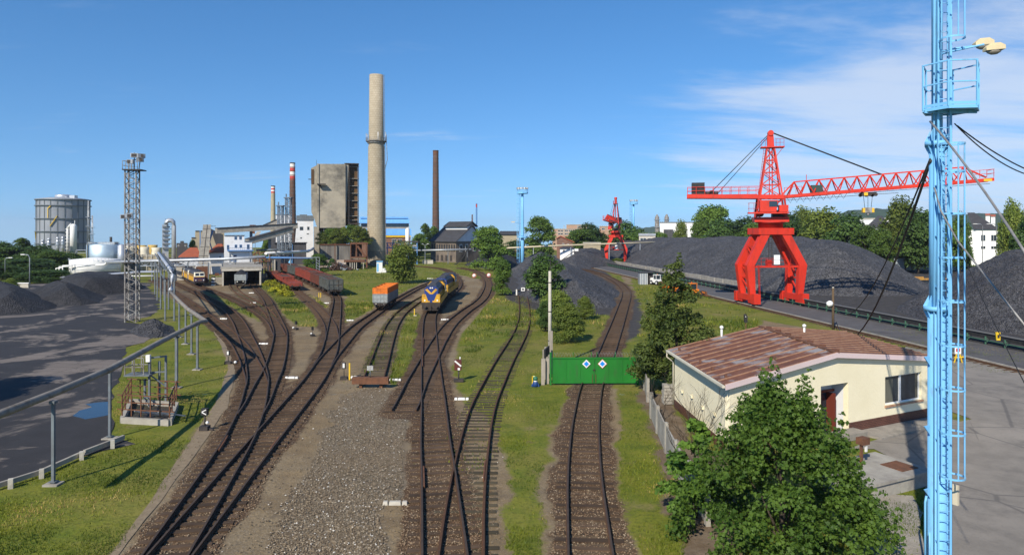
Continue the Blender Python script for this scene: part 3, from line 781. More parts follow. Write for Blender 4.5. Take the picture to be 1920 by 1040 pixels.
def tf(P):   # the crest sinks at the far end
    a = P @ np.array([U.x, U.y]); return np.interp(a, [95, 118, 150, 240, 290], [.9, 1, 1, .9, .75])
heap('long high ridge of grey lump coal behind the large red crane', [C(57, 330), C(57, 145), C(58, 122), C(62, 112), C(69, 107.5), C(78, 109), C(84, 114), C(97, 128), C(108, 190), C(104, 320)], 9.6, .62, .5, m_coalh, 3, .13, .22, topf=tf)
heap('near heap of coarse coal at the right edge, behind the blue mast', gp((1672, 582), (1700, 592), (1745, 604), (1800, 613), (1920, 630), (2080, 655)) + [(98, 62), (110, 92), (92, 108), (72, 108)] + gp((1745, 548), (1700, 566)), 8.9, .66, .35, m_coalf, 13, .18, .25)
heap('broad coal heap sloping down to the bend of the gate track', gp((968, 552), (1000, 566), (1060, 578), (1110, 580), (1142, 577), (1158, 566), (1158, 550), (1143, 535), (1118, 520), (1088, 511), (1040, 505), (990, 512), (968, 530)), 5.0, .5, .38, m_coalh, 23, .12, .3)
heap('pointed coal heap rising behind the tree left of the gate track', gp((950, 512), (975, 522), (1040, 512), (1075, 502), (1062, 496), (1000, 494), (958, 500)), 6.3, .55, .5, m_coalh, 29, .17, .1)
heap('low long coal heap between the pointed heap and the small red crane', gp((1040, 503), (1085, 506), (1128, 500), (1160, 497), (1180, 492), (1170, 480), (1060, 480), (1030, 492)), 5.2, .5, .6, m_coalh, 37, .17, .15)
heap('dark bank of fine coal against the trees left of the blue mast', gp((872, 497), (890, 500), (915, 504), (955, 506), (985, 500), (975, 489), (900, 488)), 3.4, .6, .6, m_slack, 43, .1, .3)
heap('low dark heap of coal slack at the left edge of the yard', gp((-60, 592), (0, 591), (60, 587), (104, 578), (98, 562), (60, 550), (-80, 552)), 2.8, .55, .35, m_slack, 53, .08, .2, 'heaps of slack in the left yard')
heap('pointed dark heap of coal slack in the left yard, right of the low heap', gp((55, 572), (110, 574), (160, 573), (190, 568), (196, 556), (150, 546), (50, 546)), 3.7, .55, .35, m_slack, 59, .08, .15, 'heaps of slack in the left yard')
heap('flat-topped bank of coal slack behind the lattice light mast', gp((140, 556), (200, 552), (262, 547), (270, 538), (255, 532), (140, 533), (95, 543)), 2.9, 1.0, .4, m_slack, 61, .07, .1, 'heaps of slack in the left yard')
heap('small heap of coarse grey coal lumps beside the long pipe', gp((247, 623), (266, 630), (292, 633), (315, 630), (328, 621), (318, 612), (285, 608), (258, 612)), 1.5, .52, .16, m_coalf, 67, .17, .1, 'heaps of slack in the left yard')

# ---------------------------------------------------------------- distant wooded hills
m_hill = M('wooded_hill', (.022, .048, .022), (.04, .072, .03), .03, .95, coord='Object', bump=.8, bscale=.05)
def hill(prof, d, depth, step=14):
    xs = np.arange(xat(prof[0][0], d), xat(prof[-1][0], d), step)
    tz = np.interp(xs, [xat(p[0], d) for p in prof], [zat(p[1], d) for p in prof])
    ts = np.linspace(0, 1, 26)
    X = np.repeat(xs[None], len(ts), 0); Y = d + (ts[:, None] - .5) * depth + 0 * X
    Z = -30 + (tz[None] + 30) * np.sin(PI * np.clip(ts, .0, 1))[:, None] ** .8
    Z = Z + (fbm(X / 16, Y / 16, 2, 5) - .5) * 9 + (fbm(X / 60, Y / 60, 2, 6) - .5) * 7
    nx, ny = len(xs), len(ts)
    i = np.arange(ny - 1)[:, None] * nx + np.arange(nx - 1)[None]
    Fq = np.stack([i, i + 1, i + 1 + nx, i + nx], -1).reshape(-1, 4)
    return link('hill', npmesh('hill', np.stack([X, Y, Z], -1).reshape(-1, 3), Fq, m_hill, True))
struct(hill([(1480, 440), (1520, 425), (1560, 407), (1600, 395), (1650, 391), (1700, 397), (1760, 404), (1850, 402), (1920, 398), (2100, 392)], 1700, 700), 'wooded hill rising behind the right-hand trees')
struct(hill([(1100, 445), (1180, 432), (1230, 425), (1300, 423), (1400, 420), (1560, 418), (1700, 425)], 2300, 900), 'low wooded ridge on the horizon behind the small crane')
# ---------------------------------------------------------------- trees and bushes
m_l1 = leafmat('leaves_mid_green', (0.047, 0.096, 0.016), (0.137, 0.215, 0.031), .28)
m_l2 = leafmat('leaves_dark_green', (0.031, 0.070, 0.016), (0.088, 0.150, 0.029), .22)
m_l3 = leafmat('leaves_yellow_green', (0.078, 0.124, 0.019), (0.202, 0.247, 0.042), .3)
m_l4 = leafmat('leaves_dark_reddish', (0.034, 0.060, 0.014), (0.104, 0.137, 0.026), .22, (.15, .07, .02))
m_maple = leafmat('maple_leaves', (.034, .088, .014), (.15, .25, .036), .36)
m_yflower = leafmat('yellow_flowers', (.09, .15, .02), (.62, .56, .03), .2)
def crown_mesh(seed, h, hb, R, n, leaf, mat_, shape='round', clump=.42, nb=26, star=False, drop=0, spires=0):
    """leaf-sized faces spread through many uneven clumps"""
    r = np.random.default_rng(seed)
    B = []; hh = h - hb
    for k in range(nb):
        t = r.uniform(0, 1)
        if shape == 'round': pr = math.sqrt(max(.02, 1 - (2 * t - 1) ** 2)) * .95
        elif shape == 'cone': pr = (1 - t) ** .8 * 1.0 + .1
        elif shape == 'poplar': pr = (.55 + .5 * math.sin(PI * min(1, t * 1.1))) * (1 - t ** 4 * .7)
        elif shape == 'bush': pr = math.sqrt(max(.03, 1 - t * t))
        a = r.uniform(0, 2 * PI); q = pr * R * math.sqrt(r.uniform(.1, 1)) * .82
        B.append((q * math.cos(a), q * math.sin(a), hb + hh * (.06 + .88 * t), R * clump * r.uniform(.55, 1.15) * (1 if shape != 'cone' else (1.1 - .65 * t)), r.uniform(0, 1)))
    B.append((r.normal(0, .06 * R), r.normal(0, .06 * R), h - R * clump * .3, R * clump * .5, .7))
    for k in range(spires):      # upright leading shoots break the outline
        a = r.uniform(0, 2 * PI); q = R * math.sqrt(r.uniform(0, .85)); z = hb + hh * max(.1, 1.02 - (q / R) ** 1.5 - r.uniform(.0, .16)); tn = r.uniform(.3, 1)
        for j in range(5): B.append((q * math.cos(a) + .05 * j * math.cos(a), q * math.sin(a) + .05 * j * math.sin(a), z + j * R * .07, R * .10 * (1.15 - .2 * j), tn))
    B = np.array(B); wgt = B[:, 3] ** 2; bi = r.choice(len(B), n, p=wgt / wgt.sum())
    d = r.normal(size=(n, 3)); d /= np.linalg.norm(d, axis=1)[:, None]; d[:, 2] = np.where(d[:, 2] < -.3, -d[:, 2] * .5, d[:, 2])
    rad = B[bi, 3] * r.uniform(.25, 1.18, n) ** .55
    c = B[bi, :3] + d * rad[:, None] * np.array([1, 1, .8 + drop])
    c[:, 2] = np.maximum(c[:, 2], .05)
    nrm = d * .6 + r.normal(size=(n, 3)) * .55 + np.array([0, 0, .5]); nrm /= np.linalg.norm(nrm, axis=1)[:, None]
    u = np.cross(nrm, r.normal(size=(n, 3))); u /= np.linalg.norm(u, axis=1)[:, None]; v = np.cross(nrm, u)
    s = leaf * r.uniform(.5, 1.5, n)
    tone = np.clip(B[bi, 4] * .55 + r.uniform(0, .45, n), 0, 1)
    if star:
        # five-lobed maple leaf outline
        pr = [(0, -.5), (.16, -.42), (.52, -.40), (.34, -.12), (.62, .12), (.30, .16), (.22, .30), (0, .68), (-.22, .30), (-.30, .16), (-.62, .12), (-.34, -.12), (-.52, -.40), (-.16, -.42)]
        k = len(pr); pr = np.array(pr)
        V3 = c[:, None] + (u[:, None] * pr[None, :, :1] + v[:, None] * pr[None, :, 1:]) * s[:, None, None] + nrm[:, None] * (-np.abs(pr[None, :, :1]) * .25 * s[:, None, None])
        return npmesh('crown', V3.reshape(-1, 3), np.arange(n * k).reshape(-1, k), mat_, False, tone, k), B
    asp = .55
    V3 = np.stack([c - v * s[:, None] * .5, c + u * (s * asp * .5)[:, None] - nrm * (s * .06)[:, None], c + v * s[:, None] * .5, c - u * (s * asp * .5)[:, None] - nrm * (s * .06)[:, None]], 1)
    return npmesh('crown', V3.reshape(-1, 3), np.arange(n * 4).reshape(-1, 4), mat_, False, tone, 4), B
def trunk_mesh(seed, h, hb, R, B, r0, n=7):
    r = random.Random(seed); mb = MB()
    top = h * .8; pts = []; rad = []
    for k in range(6):
        t = k / 5; pts.append((r.uniform(-.03, .03) * h * t, r.uniform(-.03, .03) * h * t, top * t - .1 * (k == 0))); rad.append(r0 * (1.15 - t))
    rad[-1] = r0 * .12
    mb.path(pts, rad, n)
    for b in sorted(B.tolist(), key=lambda q: -q[3])[:11]:
        z0 = max(hb * .8, b[2] - R * .7) * .85; z0 = min(z0, top * .85); t = z0 / top
        p0 = Vector((0, 0, z0)); p1 = Vector(b[:3]); mid = p0.lerp(p1, .5) + Vector((0, 0, .06 * h))
        mb.path([p0, mid, p1], [r0 * (.6 - .4 * t), r0 * .25, r0 * .07], 5)
    return mb.mesh('trunk', m_bark)
def plant(name, label, cat, loc, meshes, rz=0, scale=(1, 1, 1), group=None):
    t = thing(name, label, cat, loc, rz, group); t.scale = scale
    link('crown', meshes[0], t); link('trunk' if cat == 'tree' else 'stem', meshes[1], t)
    return t
def proto(seed, h, hb, R, n, leaf, mat_, shape='round', clump=.42, nb=26, r0=None, star=False, drop=0):
    c, B = crown_mesh(seed, h, hb, R, n, leaf, mat_, shape, clump, nb, star, drop)
    return (c, trunk_mesh(seed, h, hb, R, B, r0 or h * .018), h, R)
PT = dict(
    dark=proto(1, 10, .5, 4.2, 10500, .50, m_l2, 'round', .46, 44),
    mid=proto(2, 10, .4, 4.2, 10500, .50, m_l1, 'round', .46, 44),
    yel=proto(3, 10, .4, 4.0, 10500, .48, m_l3, 'round', .42, 48, drop=.5),
    pop=proto(4, 10, .2, 2.4, 8000, .38, m_l1, 'poplar', .52, 40),
    dome=proto(5, 10, 0.1, 5.0, 13000, .46, m_l1, 'bush', .40, 50),
    bush=proto(6, 10, .1, 6.0, 14000, .48, m_l3, 'bush', .38, 46),
    bushd=proto(7, 10, .1, 6.0, 12000, .5, m_l2, 'bush', .38, 44))
def tree(kind, label, px, top, base=None, d=None, w=None, name='tree', cat='tree', group=None, rz=None):
    """px column, image row of the top, base row or distance, width in px"""
    if d is None: d = dep(base)
    m = PT[kind]; hgt = zat(top, d); s = hgt / m[2]; sx = (w * d / F / 2) / m[3] if w else s
    return plant(name, label, cat, (xat(px, d), d, 0), m, random.uniform(0, 6.28) if rz is None else rz, (sx, sx, s), group)
GR = 'trees along the far side of the coal yard'
GL = 'trees on the left behind the slack heaps'
for a in [
    ('dark', 'dark tree at the far left edge behind the street lamps', 8, 455, 205, 74),
    ('pop', 'tall narrow tree on the left, tallest in front of the gas holder', 41, 446, 212, 40),
    ('dark', 'rounded dark tree between the narrow tree and the gas holder', 70, 461, 205, 72),
    ('mid', 'dense green tree below the gas holder, left of its white column', 100, 472, 190, 66),
    ('dark', 'low dark tree immediately left of the round white tank', 130, 474, 195, 44),
    ('bushd', 'spreading dark shrub filling the gap under the left trees', 50, 486, 168, 150)]:
    tree(a[0], a[1], a[2], a[3], None, a[4], a[5], group=GL)
tree('bush', 'round bright bush growing at the foot of the white wall on the left', 18, 522, None, 128, 30, 'bush', 'bush')
tree('bush', 'low light green bush in front of the round white tank', 158, 510, None, 158, 40, 'bush', 'bush')
tree('bushd', 'dark shrub between the two street lamps on the left', 84, 506, None, 150, 110, 'bush', 'bush')
tree('bushd', 'dark thicket behind the low pale wall at the left edge', 10, 500, None, 152, 90, 'bush', 'bush')
for a in [
    ('pop', 'tall poplar left of the plain brown chimney', 797, 419, 300, 26), ('pop', 'second poplar touching the plain brown chimney', 813, 424, 308, 26),
    ('mid', 'low tree in front of the two poplars', 786, 440, 290, 34), ('mid', 'small tree between the brown chimney and the brick hall roof', 836, 433, 300, 16)]:
    tree(a[0], a[1], a[2], a[3], None, a[4], a[5], group='trees behind the brick hall')
tree('yel', 'leafy tree standing on the grass just right of the tall concrete chimney', 754, 461, 531, None, 66)
tree('dome', 'large dense tree hiding the right end of the brick hall', 917, 427, None, 195, 78)
tree('dome', 'bushy tree at the weedy siding, left of the coal and below the blue mast', 943, 489, 553, None, 44)
tree('mid', 'big rounded tree on the horizon right of the front blue mast', 1013, 410, None, 262, 62)
tree('dark', 'dark tree low behind the front blue mast', 962, 452, None, 240, 50)
tree('dark', 'dark spreading tree half hiding the pointed coal heap', 1020, 480, 566, None, 74)
GB = 'bushes behind the utility pole at the gate'
tree('bush', 'large bright bush nearest the green gate, behind the utility pole', 1062, 570, 640, None, 70, 'bush', 'bush', GB)
tree('bush', 'wide bush behind the gate bushes, at the foot of the coal slope', 1044, 546, 612, None, 84, 'bush', 'bush', GB)
tree('bush', 'small pale bush at the right end of the gate bushes', 1096, 556, 598, None, 38, 'bush', 'bush', GB)
tree('bushd', 'shaded bush tucked behind the utility pole on its left', 1022, 566, 622, None, 44, 'bush', 'bush', GB)
# birches on top of the bunker wall are added with the bunker
right = [
    ('dark', 'dark tree behind the jib of the small red crane', 1108, 424, 290, 44), ('mid', 'lighter tree just left of the small red crane', 1090, 436, 270, 40),
    ('dark', 'dark tree filling the view behind the small crane tower', 1172, 421, 285, 46), ('mid', 'green tree behind the far blue mast', 1210, 442, 268, 50),
    ('yel', 'pale tree in front of the white hall', 1277, 423, 262, 20), ('mid', 'bright tree beside the white hall, right of the pale one', 1312, 418, 258, 26),
    ('mid', 'tall tree on the skyline left of the large crane cabin', 1337, 393, 262, 54), ('dark', 'dark tree in front of the tall skyline tree', 1352, 417, 240, 44),
    ('dark', 'dark tree immediately left of the large crane turntable', 1392, 414, 235, 56), ('mid', 'low tree closing the gap left of the crane turntable', 1415, 424, 225, 44),
    ('dark', 'dark tree immediately right of the large crane cabin', 1478, 405, 225, 54), ('yel', 'speckled pale tree right of the crane cabin', 1506, 401, 240, 40),
    ('yel', 'drooping yellow-green willow under the crane jib', 1545, 404, 205, 62), ('dark', 'dark tree just right of the willow', 1588, 408, 190, 56),
    ('mid', 'tree in front of the dark hipped roof under the crane hook', 1622, 431, 178, 40), ('mid', 'light tree below the far white gable', 1652, 436, 172, 34),
    ('yel', 'tallest tree left of the blue mast, with a pale top', 1692, 386, 190, 52), ('dark', 'tree between the pale-topped tree and the blue mast', 1722, 402, 178, 48),
    ('mid', 'tree directly behind the blue mast', 1760, 404, 182, 52), ('dark', 'dark tree between the blue mast and the white house', 1800, 408, 186, 26),
    ('yel', 'tall tree at the right edge beyond the white house', 1899, 392, 150, 34), ('dark', 'darker tree at the right edge, lower than its neighbour', 1932, 405, 145, 44),
    ('mid', 'low tree behind the far end of the long coal ridge', 1232, 441, 272, 40), ('mid', 'leafy tree showing above the ridge between cabin and hall', 1438, 428, 230, 40),
    ('bushd', 'low dark scrub behind the metal fence', 1665, 458, 205, 90), ('bushd', 'low dark scrub left of the white house', 1808, 462, 190, 24)]
for a in right:
    nm = ('bush', 'bush') if 'scrub' in a[1] else ('tree', 'tree')
    tree(a[0], a[1], a[2], a[3] - (3 if nm[0] == 'tree' else 8), None, a[4], a[5] * 1.5, nm[0], nm[1], group=GR)
for a in [('mid', 'small tree by the flat-roofed brick block', 1078, 434, 330, 34), ('dark', 'dark tree right of the red brick gable', 1096, 440, 300, 40), ('dark', 'hedge-like tree along the overhead pipeline', 1120, 446, 280, 50)]:
    tree(a[0], a[1], a[2], a[3], None, a[4], a[5], group='trees in front of the brick block')
tree('bush', 'green scrub under the small red crane', 1158, 484, None, 232, 36, 'bush', 'bush')
for a in [('mid', 'ivy-green shrub beside the lattice gantry post near the gondolas', 597, 478, 168, 40), ('pop', 'young tree behind the white plant building', 500, 446, 215, 18),
          ('bushd', 'dark shrub at the pink bunker wall', 622, 485, 200, 16), ('mid', 'small tree beside the slanted conveyor', 361, 452, 230, 16), ('mid', 'shrub at the foot of the grey tower', 577, 486, 190, 22)]:
    tree(a[0], a[1], a[2], a[3], None, a[4], a[5], 'shrub' if 'shrub' in a[1] else 'tree', 'bush' if 'shrub' in a[1] else 'tree')
# two trees standing left of the frame: their shade lies across the left yard
plant('tree', 'broad tree shading the left yard', 'tree', (-41, 36, 0), PT['dark'], 1, (1.15, 1.15, 1.05))
plant('tree', 'tree shading the far corner of the left yard', 'tree', (-37, 23.5, 0), PT['mid'], 2, (.75, .75, .8))
# the tree beside the house
c, B = crown_mesh(71, 8.6, .3, 3.3, 19000, .2, m_l4, 'cone', .30, 76, spires=18)
p = (xat(1268, 45.6), 45.6, 0)
plant('tree', 'dark tree with reddish leaves and a spiky top, behind the left corner of the house', 'tree', p, (c, trunk_mesh(71, 8.9, 1, 3, B, .13)))
# the maple in the foreground, and saplings of it
c, B = crown_mesh(81, 5.5, -.5, 4.35, 34000, .108, m_maple, 'bush', .17, 120, star=True, spires=75)
plant('maple_tree', 'large leafy maple in the foreground, covering the house front', 'tree', (xat(1466, 22.9), 22.9, 0), (c, trunk_mesh(81, 5.3, .4, 4, B, .11)), 0, (.86, .85, .97))
c, B = crown_mesh(82, 4.3, .1, 1.6, 5200, .13, m_maple, 'cone', .34, 30, star=True)
plant('maple_tree', 'smaller maple beside the concrete fence, left of the big maple', 'tree', (xat(1305, 25.5), 25.5, 0), (c, trunk_mesh(82, 4.3, .3, 1.6, B, .05)), 0, (1, 1, .85))
# leafless shrub against the side wall of the house
def bare_shrub(label, loc, h, n, seed):
    r = random.Random(seed); t = thing('bare_shrub', label, 'shrub', loc)
    mb = MB()
    def grow(p, d, l, rad, lev):
        q = p + d * l; mid = p.lerp(q, .5) + Vector((r.uniform(-1, 1), r.uniform(-1, 1), 0)) * l * .06
        mb.path([p, mid, q], [rad, rad * .8, rad * .55], 5)
        if lev > 0:
            for k in range(r.randint(2, 4)):
                nd = (d + Vector((r.uniform(-.75, .75), r.uniform(-.75, .75), r.uniform(-.1, .5)))).normalized()
                grow(p.lerp(q, r.uniform(.45, 1)), nd, l * r.uniform(.5, .75), rad * .5, lev - 1)
    for k in range(n):
        grow(Vector((r.uniform(-.4, .4), r.uniform(-.4, .4), 0)), Vector((r.uniform(-.35, .35), r.uniform(-.35, .35), 1)).normalized(), h * r.uniform(.4, .6), .028, 3)
    mb.build('branches', m_bark, t)
    return t
bare_shrub('bare leafless shrub in front of the side wall of the house', (8.9, 32.5, 0), 4.2, 3, 1)
bare_shrub('bare twiggy sapling leaning over the concrete fence', (7.6, 28.2, 0), 3.6, 4, 2)
bare_shrub('bare shrub at the far end of the concrete fence', (8.4, 38.5, 0), 2.6, 3, 5)
# yellow-flowering weeds by the shed
c, B = crown_mesh(91, .7, .02, 1.7, 2200, .2, m_yflower, 'bush', .3, 26)
for k, (px, py, s) in enumerate(((508, 535, 1.1), (524, 545, 1.25), (535, 555, 1.0), (515, 547, .8))):
    q = g(px, py); o = link('flowering_weeds', c, None, q); o.scale = (s, s, s * 1.1); o.rotation_euler = (0, 0, k)
    tag(o, 'patch of yellow-flowering weeds on the bank between the shed track and the red wagons', 'weeds', 'yellow-flowering weeds on the bank')
# ---------------------------------------------------------------- rail vehicles
m_wred = M('wagon_oxide_red', (.16, .048, .032), (.10, .04, .028), 1.6, .85, c3=(.10, .06, .045), s3=.7, lo3=.5, hi3=.7)
m_wred2 = M('wagon_bright_red', (.27, .052, .034), (.17, .045, .03), 1.6, .8, c3=(.12, .06, .05), s3=.9, lo3=.55, hi3=.75)
m_wgrey = M('wagon_dark_grey', (.10, .11, .105), (.06, .065, .06), 1.5, .8, c3=(.13, .08, .05), s3=.8, lo3=.55, hi3=.75)
m_worange = M('wagon_orange', (.74, .19, .02), (.55, .14, .02), 1.5, .6, c3=(.28, .10, .04), s3=.9, lo3=.55, hi3=.75)
m_wgreyl = M('wagon_light_grey', (.30, .33, .33), (.22, .24, .24), 1.5, .7, c3=(.18, .14, .10), s3=.8, lo3=.55, hi3=.75)
m_under = M('underframe_grime', (.035, .03, .027), (.06, .048, .04), 3, .9)
m_load = M('scrap_load', (.05, .035, .028), (.09, .05, .04), 2, .95, bump=.5)
m_lyel = M('loco_yellow', (.68, .37, .03), (.5, .27, .03), 1.2, .55, c3=(.16, .10, .035), s3=.8, lo3=.5, hi3=.72)
m_lblue = M('loco_blue', (.022, .05, .22), (.02, .04, .16), 1.2, .45)
m_lroof = M('loco_roof', (.035, .04, .055), (.06, .06, .07), 1, .6)
m_lpurp = M('loco_nose_band', (.055, .03, .07), None, rough=.5)
m_lcream = M('loco_cream', (.70, .66, .52), None, rough=.5)
m_lamp = M('lamp_lens', (.85, .82, .70), None, rough=.2)
RT = .195
def wheels_of(parent, xs, r=.46, gauge_=.75):
    for x in xs:
        mb = MB()
        for s in (-1, 1):
            mb.tube((x, s * (gauge_ - .07), r), (x, s * (gauge_ + .07), r), r, 14)
        mb.tube((x, -gauge_, r), (x, gauge_, r), .09, 6)
        mb.build('wheelset', m_dark, parent)
def bogie(parent, x, half=1.0, w=2.0):
    mb = MB()
    for s in (-1, 1):
        mb.box((x, s * w / 2, .52), (half * 2 + .9, .16, .26)); mb.box((x, s * w / 2, .75), (.9, .2, .25))
        for k in (-1, 1): mb.box((x + k * half, s * w / 2, .46), (.42, .24, .4))
    mb.box((x, 0, .66), (.4, w, .24))
    b = mb.build('bogie', m_under, parent)
    wheels_of(b, (x - half, x + half))
def buffers(parent, L, z=.98, w=.87):
    for e in (-1, 1):
        for s in (-1, 1):
            mb = MB(); mb.tube((e * L / 2, s * w, z), (e * (L / 2 + .42), s * w, z), .10, 8); mb.tube((e * (L / 2 + .42), s * w, z), (e * (L / 2 + .5), s * w, z), .23, 12)
            mb.build('buffer', m_dark, parent)
        mb = MB(); mb.bar((e * L / 2, 0, z - .05), (e * (L / 2 + .35), 0, z - .12), .1); mb.bar((e * (L / 2 + .33), 0, z + .05), (e * (L / 2 + .33), 0, z - .45), .08)
        mb.build('coupling', m_dark, parent)
def gondola(name, label, bodym, L=12.2, top=3.0, group=None):
    t = thing(name, label, 'freight wagon', group=group); w = 2.8; z0 = 1.15
    mb = MB()
    for s in (-1, 1):
        mb.b2((-L / 2, s * w / 2 - .04, z0), (L / 2, s * w / 2 + .04, top))
        for k in range(11):
            x = -L / 2 + .1 + k * (L - .2) / 10; mb.b2((x - .07, s * (w / 2 + .04), z0 - .05), (x + .07, s * (w / 2 + .16), top - .02))
        mb.b2((-L / 2, s * (w / 2 + .02) - .09, top), (L / 2, s * (w / 2 + .02) + .09, top + .11))
    for e in (-1, 1):
        mb.b2((e * L / 2 - .05, -w / 2, z0), (e * L / 2 + .05, w / 2, top))
        mb.b2((e * L / 2 - .09, -w / 2, top), (e * L / 2 + .09, w / 2, top + .10))
        for y in (-w / 2 + .08, -w / 6, w / 6, w / 2 - .08): mb.b2((e * (L / 2 + .05), y - .07, z0), (e * (L / 2 + .17), y + .07, top))
        for z in (z0 + .35, z0 + 1.0): mb.b2((e * (L / 2 + .05), -w / 2, z - .06), (e * (L / 2 + .14), w / 2, z + .06))
    mb.b2((-L / 2, -w / 2, z0 - .06), (L / 2, w / 2, z0 + .05))
    mb.build('body', bodym, t)
    ld = MB(); P, Fq = grid(-L / 2 + .1, L / 2 - .1, -w / 2 + .08, w / 2 - .08, .4, .35)
    z = top - .42 + fbm(P[:, 0] * 1.3, P[:, 1] * 1.3, 3, 7) * .45
    link('load', npmesh('load', np.column_stack([P, z]), Fq, m_load), t)
    u = MB(); u.b2((-L / 2, -.45, .75), (L / 2, .45, z0 - .07)); u.b2((-L / 2, -1.3, .82), (-L / 2 + .25, 1.3, z0 - .07)); u.b2((L / 2 - .25, -1.3, .82), (L / 2, 1.3, z0 - .07))
    u.build('underframe', m_under, t)
    bogie(t, -L / 2 + 2.1, .9); bogie(t, L / 2 - 2.1, .9); buffers(t, L)
    return t
def lowsided(name, label, bodym, L=13, side=.55, group=None, posts=True):
    t = thing(name, label, 'freight wagon', group=group); w = 2.75; z0 = 1.2
    mb = MB(); mb.b2((-L / 2, -w / 2, z0 - .2), (L / 2, w / 2, z0))
    for s in (-1, 1):
        mb.b2((-L / 2, s * w / 2 - .04, z0), (L / 2, s * w / 2 + .04, z0 + side))
        for k in range(9): mb.b2((-L / 2 + .1 + k * (L - .2) / 8 - .06, s * (w / 2 + .04), z0 - .2), (-L / 2 + .1 + k * (L - .2) / 8 + .06, s * (w / 2 + .14), z0 + side + .05))
    for e in (-1, 1): mb.b2((e * L / 2 - .05, -w / 2, z0 - .3), (e * L / 2 + .05, w / 2, z0 + side * .7))
    if posts:
        for e in (-1, 1):
            for y in (-.9, .9): mb.b2((e * L / 2 - .12, y - .06, z0), (e * L / 2, y + .06, z0 + 1.1))
    mb.build('body', bodym, t)
    u = MB(); u.b2((-L / 2, -.5, .7), (L / 2, .5, z0 - .21)); u.build('underframe', m_under, t)
    bogie(t, -L / 2 + 2.3, .9); bogie(t, L / 2 - 2.3, .9); buffers(t, L)
    return t
def placer(key, rowstart):
    """walk away from the camera along a track from an image row"""
    T = TR[key]; line = T['line']
    i0 = int(np.argmin(np.abs(line[:, 1] - dep(rowstart)) + (0 if key != 'gondola' else 0)))
    far = line[i0:] if line[min(i0 + 5, len(line) - 1), 1] > line[i0, 1] else line[:i0 + 1][::-1]
    s = np.concatenate([[0], np.cumsum(np.linalg.norm(np.diff(far, axis=0), axis=1))])
    def pt(q):
        if q > s[-1]:
            t = (far[-1] - far[-6]); t = t / np.linalg.norm(t); return far[-1] + t * (q - s[-1])
        return np.array([np.interp(q, s, far[:, 0]), np.interp(q, s, far[:, 1])])
    def put(o, start, L, scale):
        a = pt(start + L * .18); b = pt(start + L * .82); c = (a + b) / 2
        o.location = (c[0], c[1], RT * 1.0); o.scale = (scale,) * 3
        o.rotation_euler = (0, 0, math.atan2(a[1] - b[1], a[0] - b[0]))
        return o
    return put
# gondola train: +x end faces the camera
put = placer('gondola', 555.5)
GT = 'gondola wagons of the long train'
sg = .86; Ls = (12.2 + 1.1) * sg
labs = [('dark grey open wagon leading the long gondola train', m_wgrey), ('first rust-red gondola, coupled behind the dark grey one', m_wred), ('second rust-red gondola of the long train, counted from the grey leader', m_wred2),
        ('third red gondola of the long train, ahead of the second grey wagon', m_wred2), ('grey gondola in the middle of the red train', m_wgrey), ('last red gondola of the long train, near the plant gantries', m_wred)]
for i, (lb, mm) in enumerate(labs): put(gondola('gondola_wagon', lb, mm, group=GT), i * Ls, 12.2 * sg, sg)
put = placer('flat', 546); sf = .80; LF = (13 + 1.1) * sf
put(lowsided('flat_wagon', 'red low-sided wagon at the near end of the shorter red train', m_wred2, side=.5, group='wagons of the shorter red train'), 0, 13 * sf, sf)
o = put(gondola('low_gondola', 'red wagon with taller sides, second in the shorter train', m_wred2, 12.2, 2.2, 'wagons of the shorter red train'), LF, 12.2 * sf, sf)
put(lowsided('flat_wagon', 'red low-sided wagon beyond the taller-sided one', m_wred2, side=.7, group='wagons of the shorter red train'), LF * 2 - .7, 13 * sf, sf)
put(lowsided('flat_wagon', 'farthest red low-sided wagon, half hidden beside the shed', m_wred, side=.7, group='wagons of the shorter red train'), LF * 3 - .7, 13 * sf, sf)
# orange and grey wagon with four bins
def bin_wagon():
    t = thing('bin_wagon', 'open wagon with orange upper and grey lower bins, alone on the diagonal track', 'freight wagon'); L = 13.5; w = 2.7; z0 = 1.35; zm = 2.95; top = 4.1
    n = 4; bl = (L - .3) / n
    for k in range(n):
        x0 = -L / 2 + .15 + k * bl + .06; x1 = x0 + bl - .12
        mb = MB(); mb2 = MB()
        for m_, za, zb in ((mb, z0, zm), (mb2, zm, top)):
            for s in (-1, 1):
                m_.b2((x0, s * w / 2 - .05, za), (x1, s * w / 2, zb))
                for q in range(4): xx = x0 + .06 + q * (x1 - x0 - .12) / 3; m_.b2((xx - .05, s * w / 2, za), (xx + .05, s * (w / 2 + .09), zb))
            for xx, e in ((x0, -1), (x1, 1)):
                m_.b2((xx - .03, -w / 2, za), (xx + .03, w / 2, zb))
                for q in range(5): y = -w / 2 + .05 + q * (w - .1) / 4; m_.b2((xx, y - .05, za), (xx + e * .1, y + .05, zb))
                for q in range(3): zz = za + .1 + q * (zb - za - .2) / 2; m_.b2((xx, -w / 2, zz - .05), (xx + e * .08, w / 2, zz + .05))
        mb.b2((x0, -w / 2, z0 - .08), (x1, w / 2, z0))
        b = mb.build('bin', m_wgreyl, t); mb2.build('upper_wall', m_worange, b)
    u = MB(); u.b2((-L / 2, -1.3, 1.02), (L / 2, 1.3, z0 - .1)); u.b2((-L / 2, -.5, .75), (L / 2, .5, 1.0)); u.build('underframe', m_under, t)
    bogie(t, -L / 2 + 2.2, .9); bogie(t, L / 2 - 2.2, .9); buffers(t, L)
    for s in (-.75, .75): MB().tube((L / 2, s, 1.1), (L / 2 + .1, s, 1.1), .1, 8).build('tail_lamp', m_lamp, t)
    return t
placer('main', 583.5)(bin_wagon(), 0, 13.5 * .78, .72)
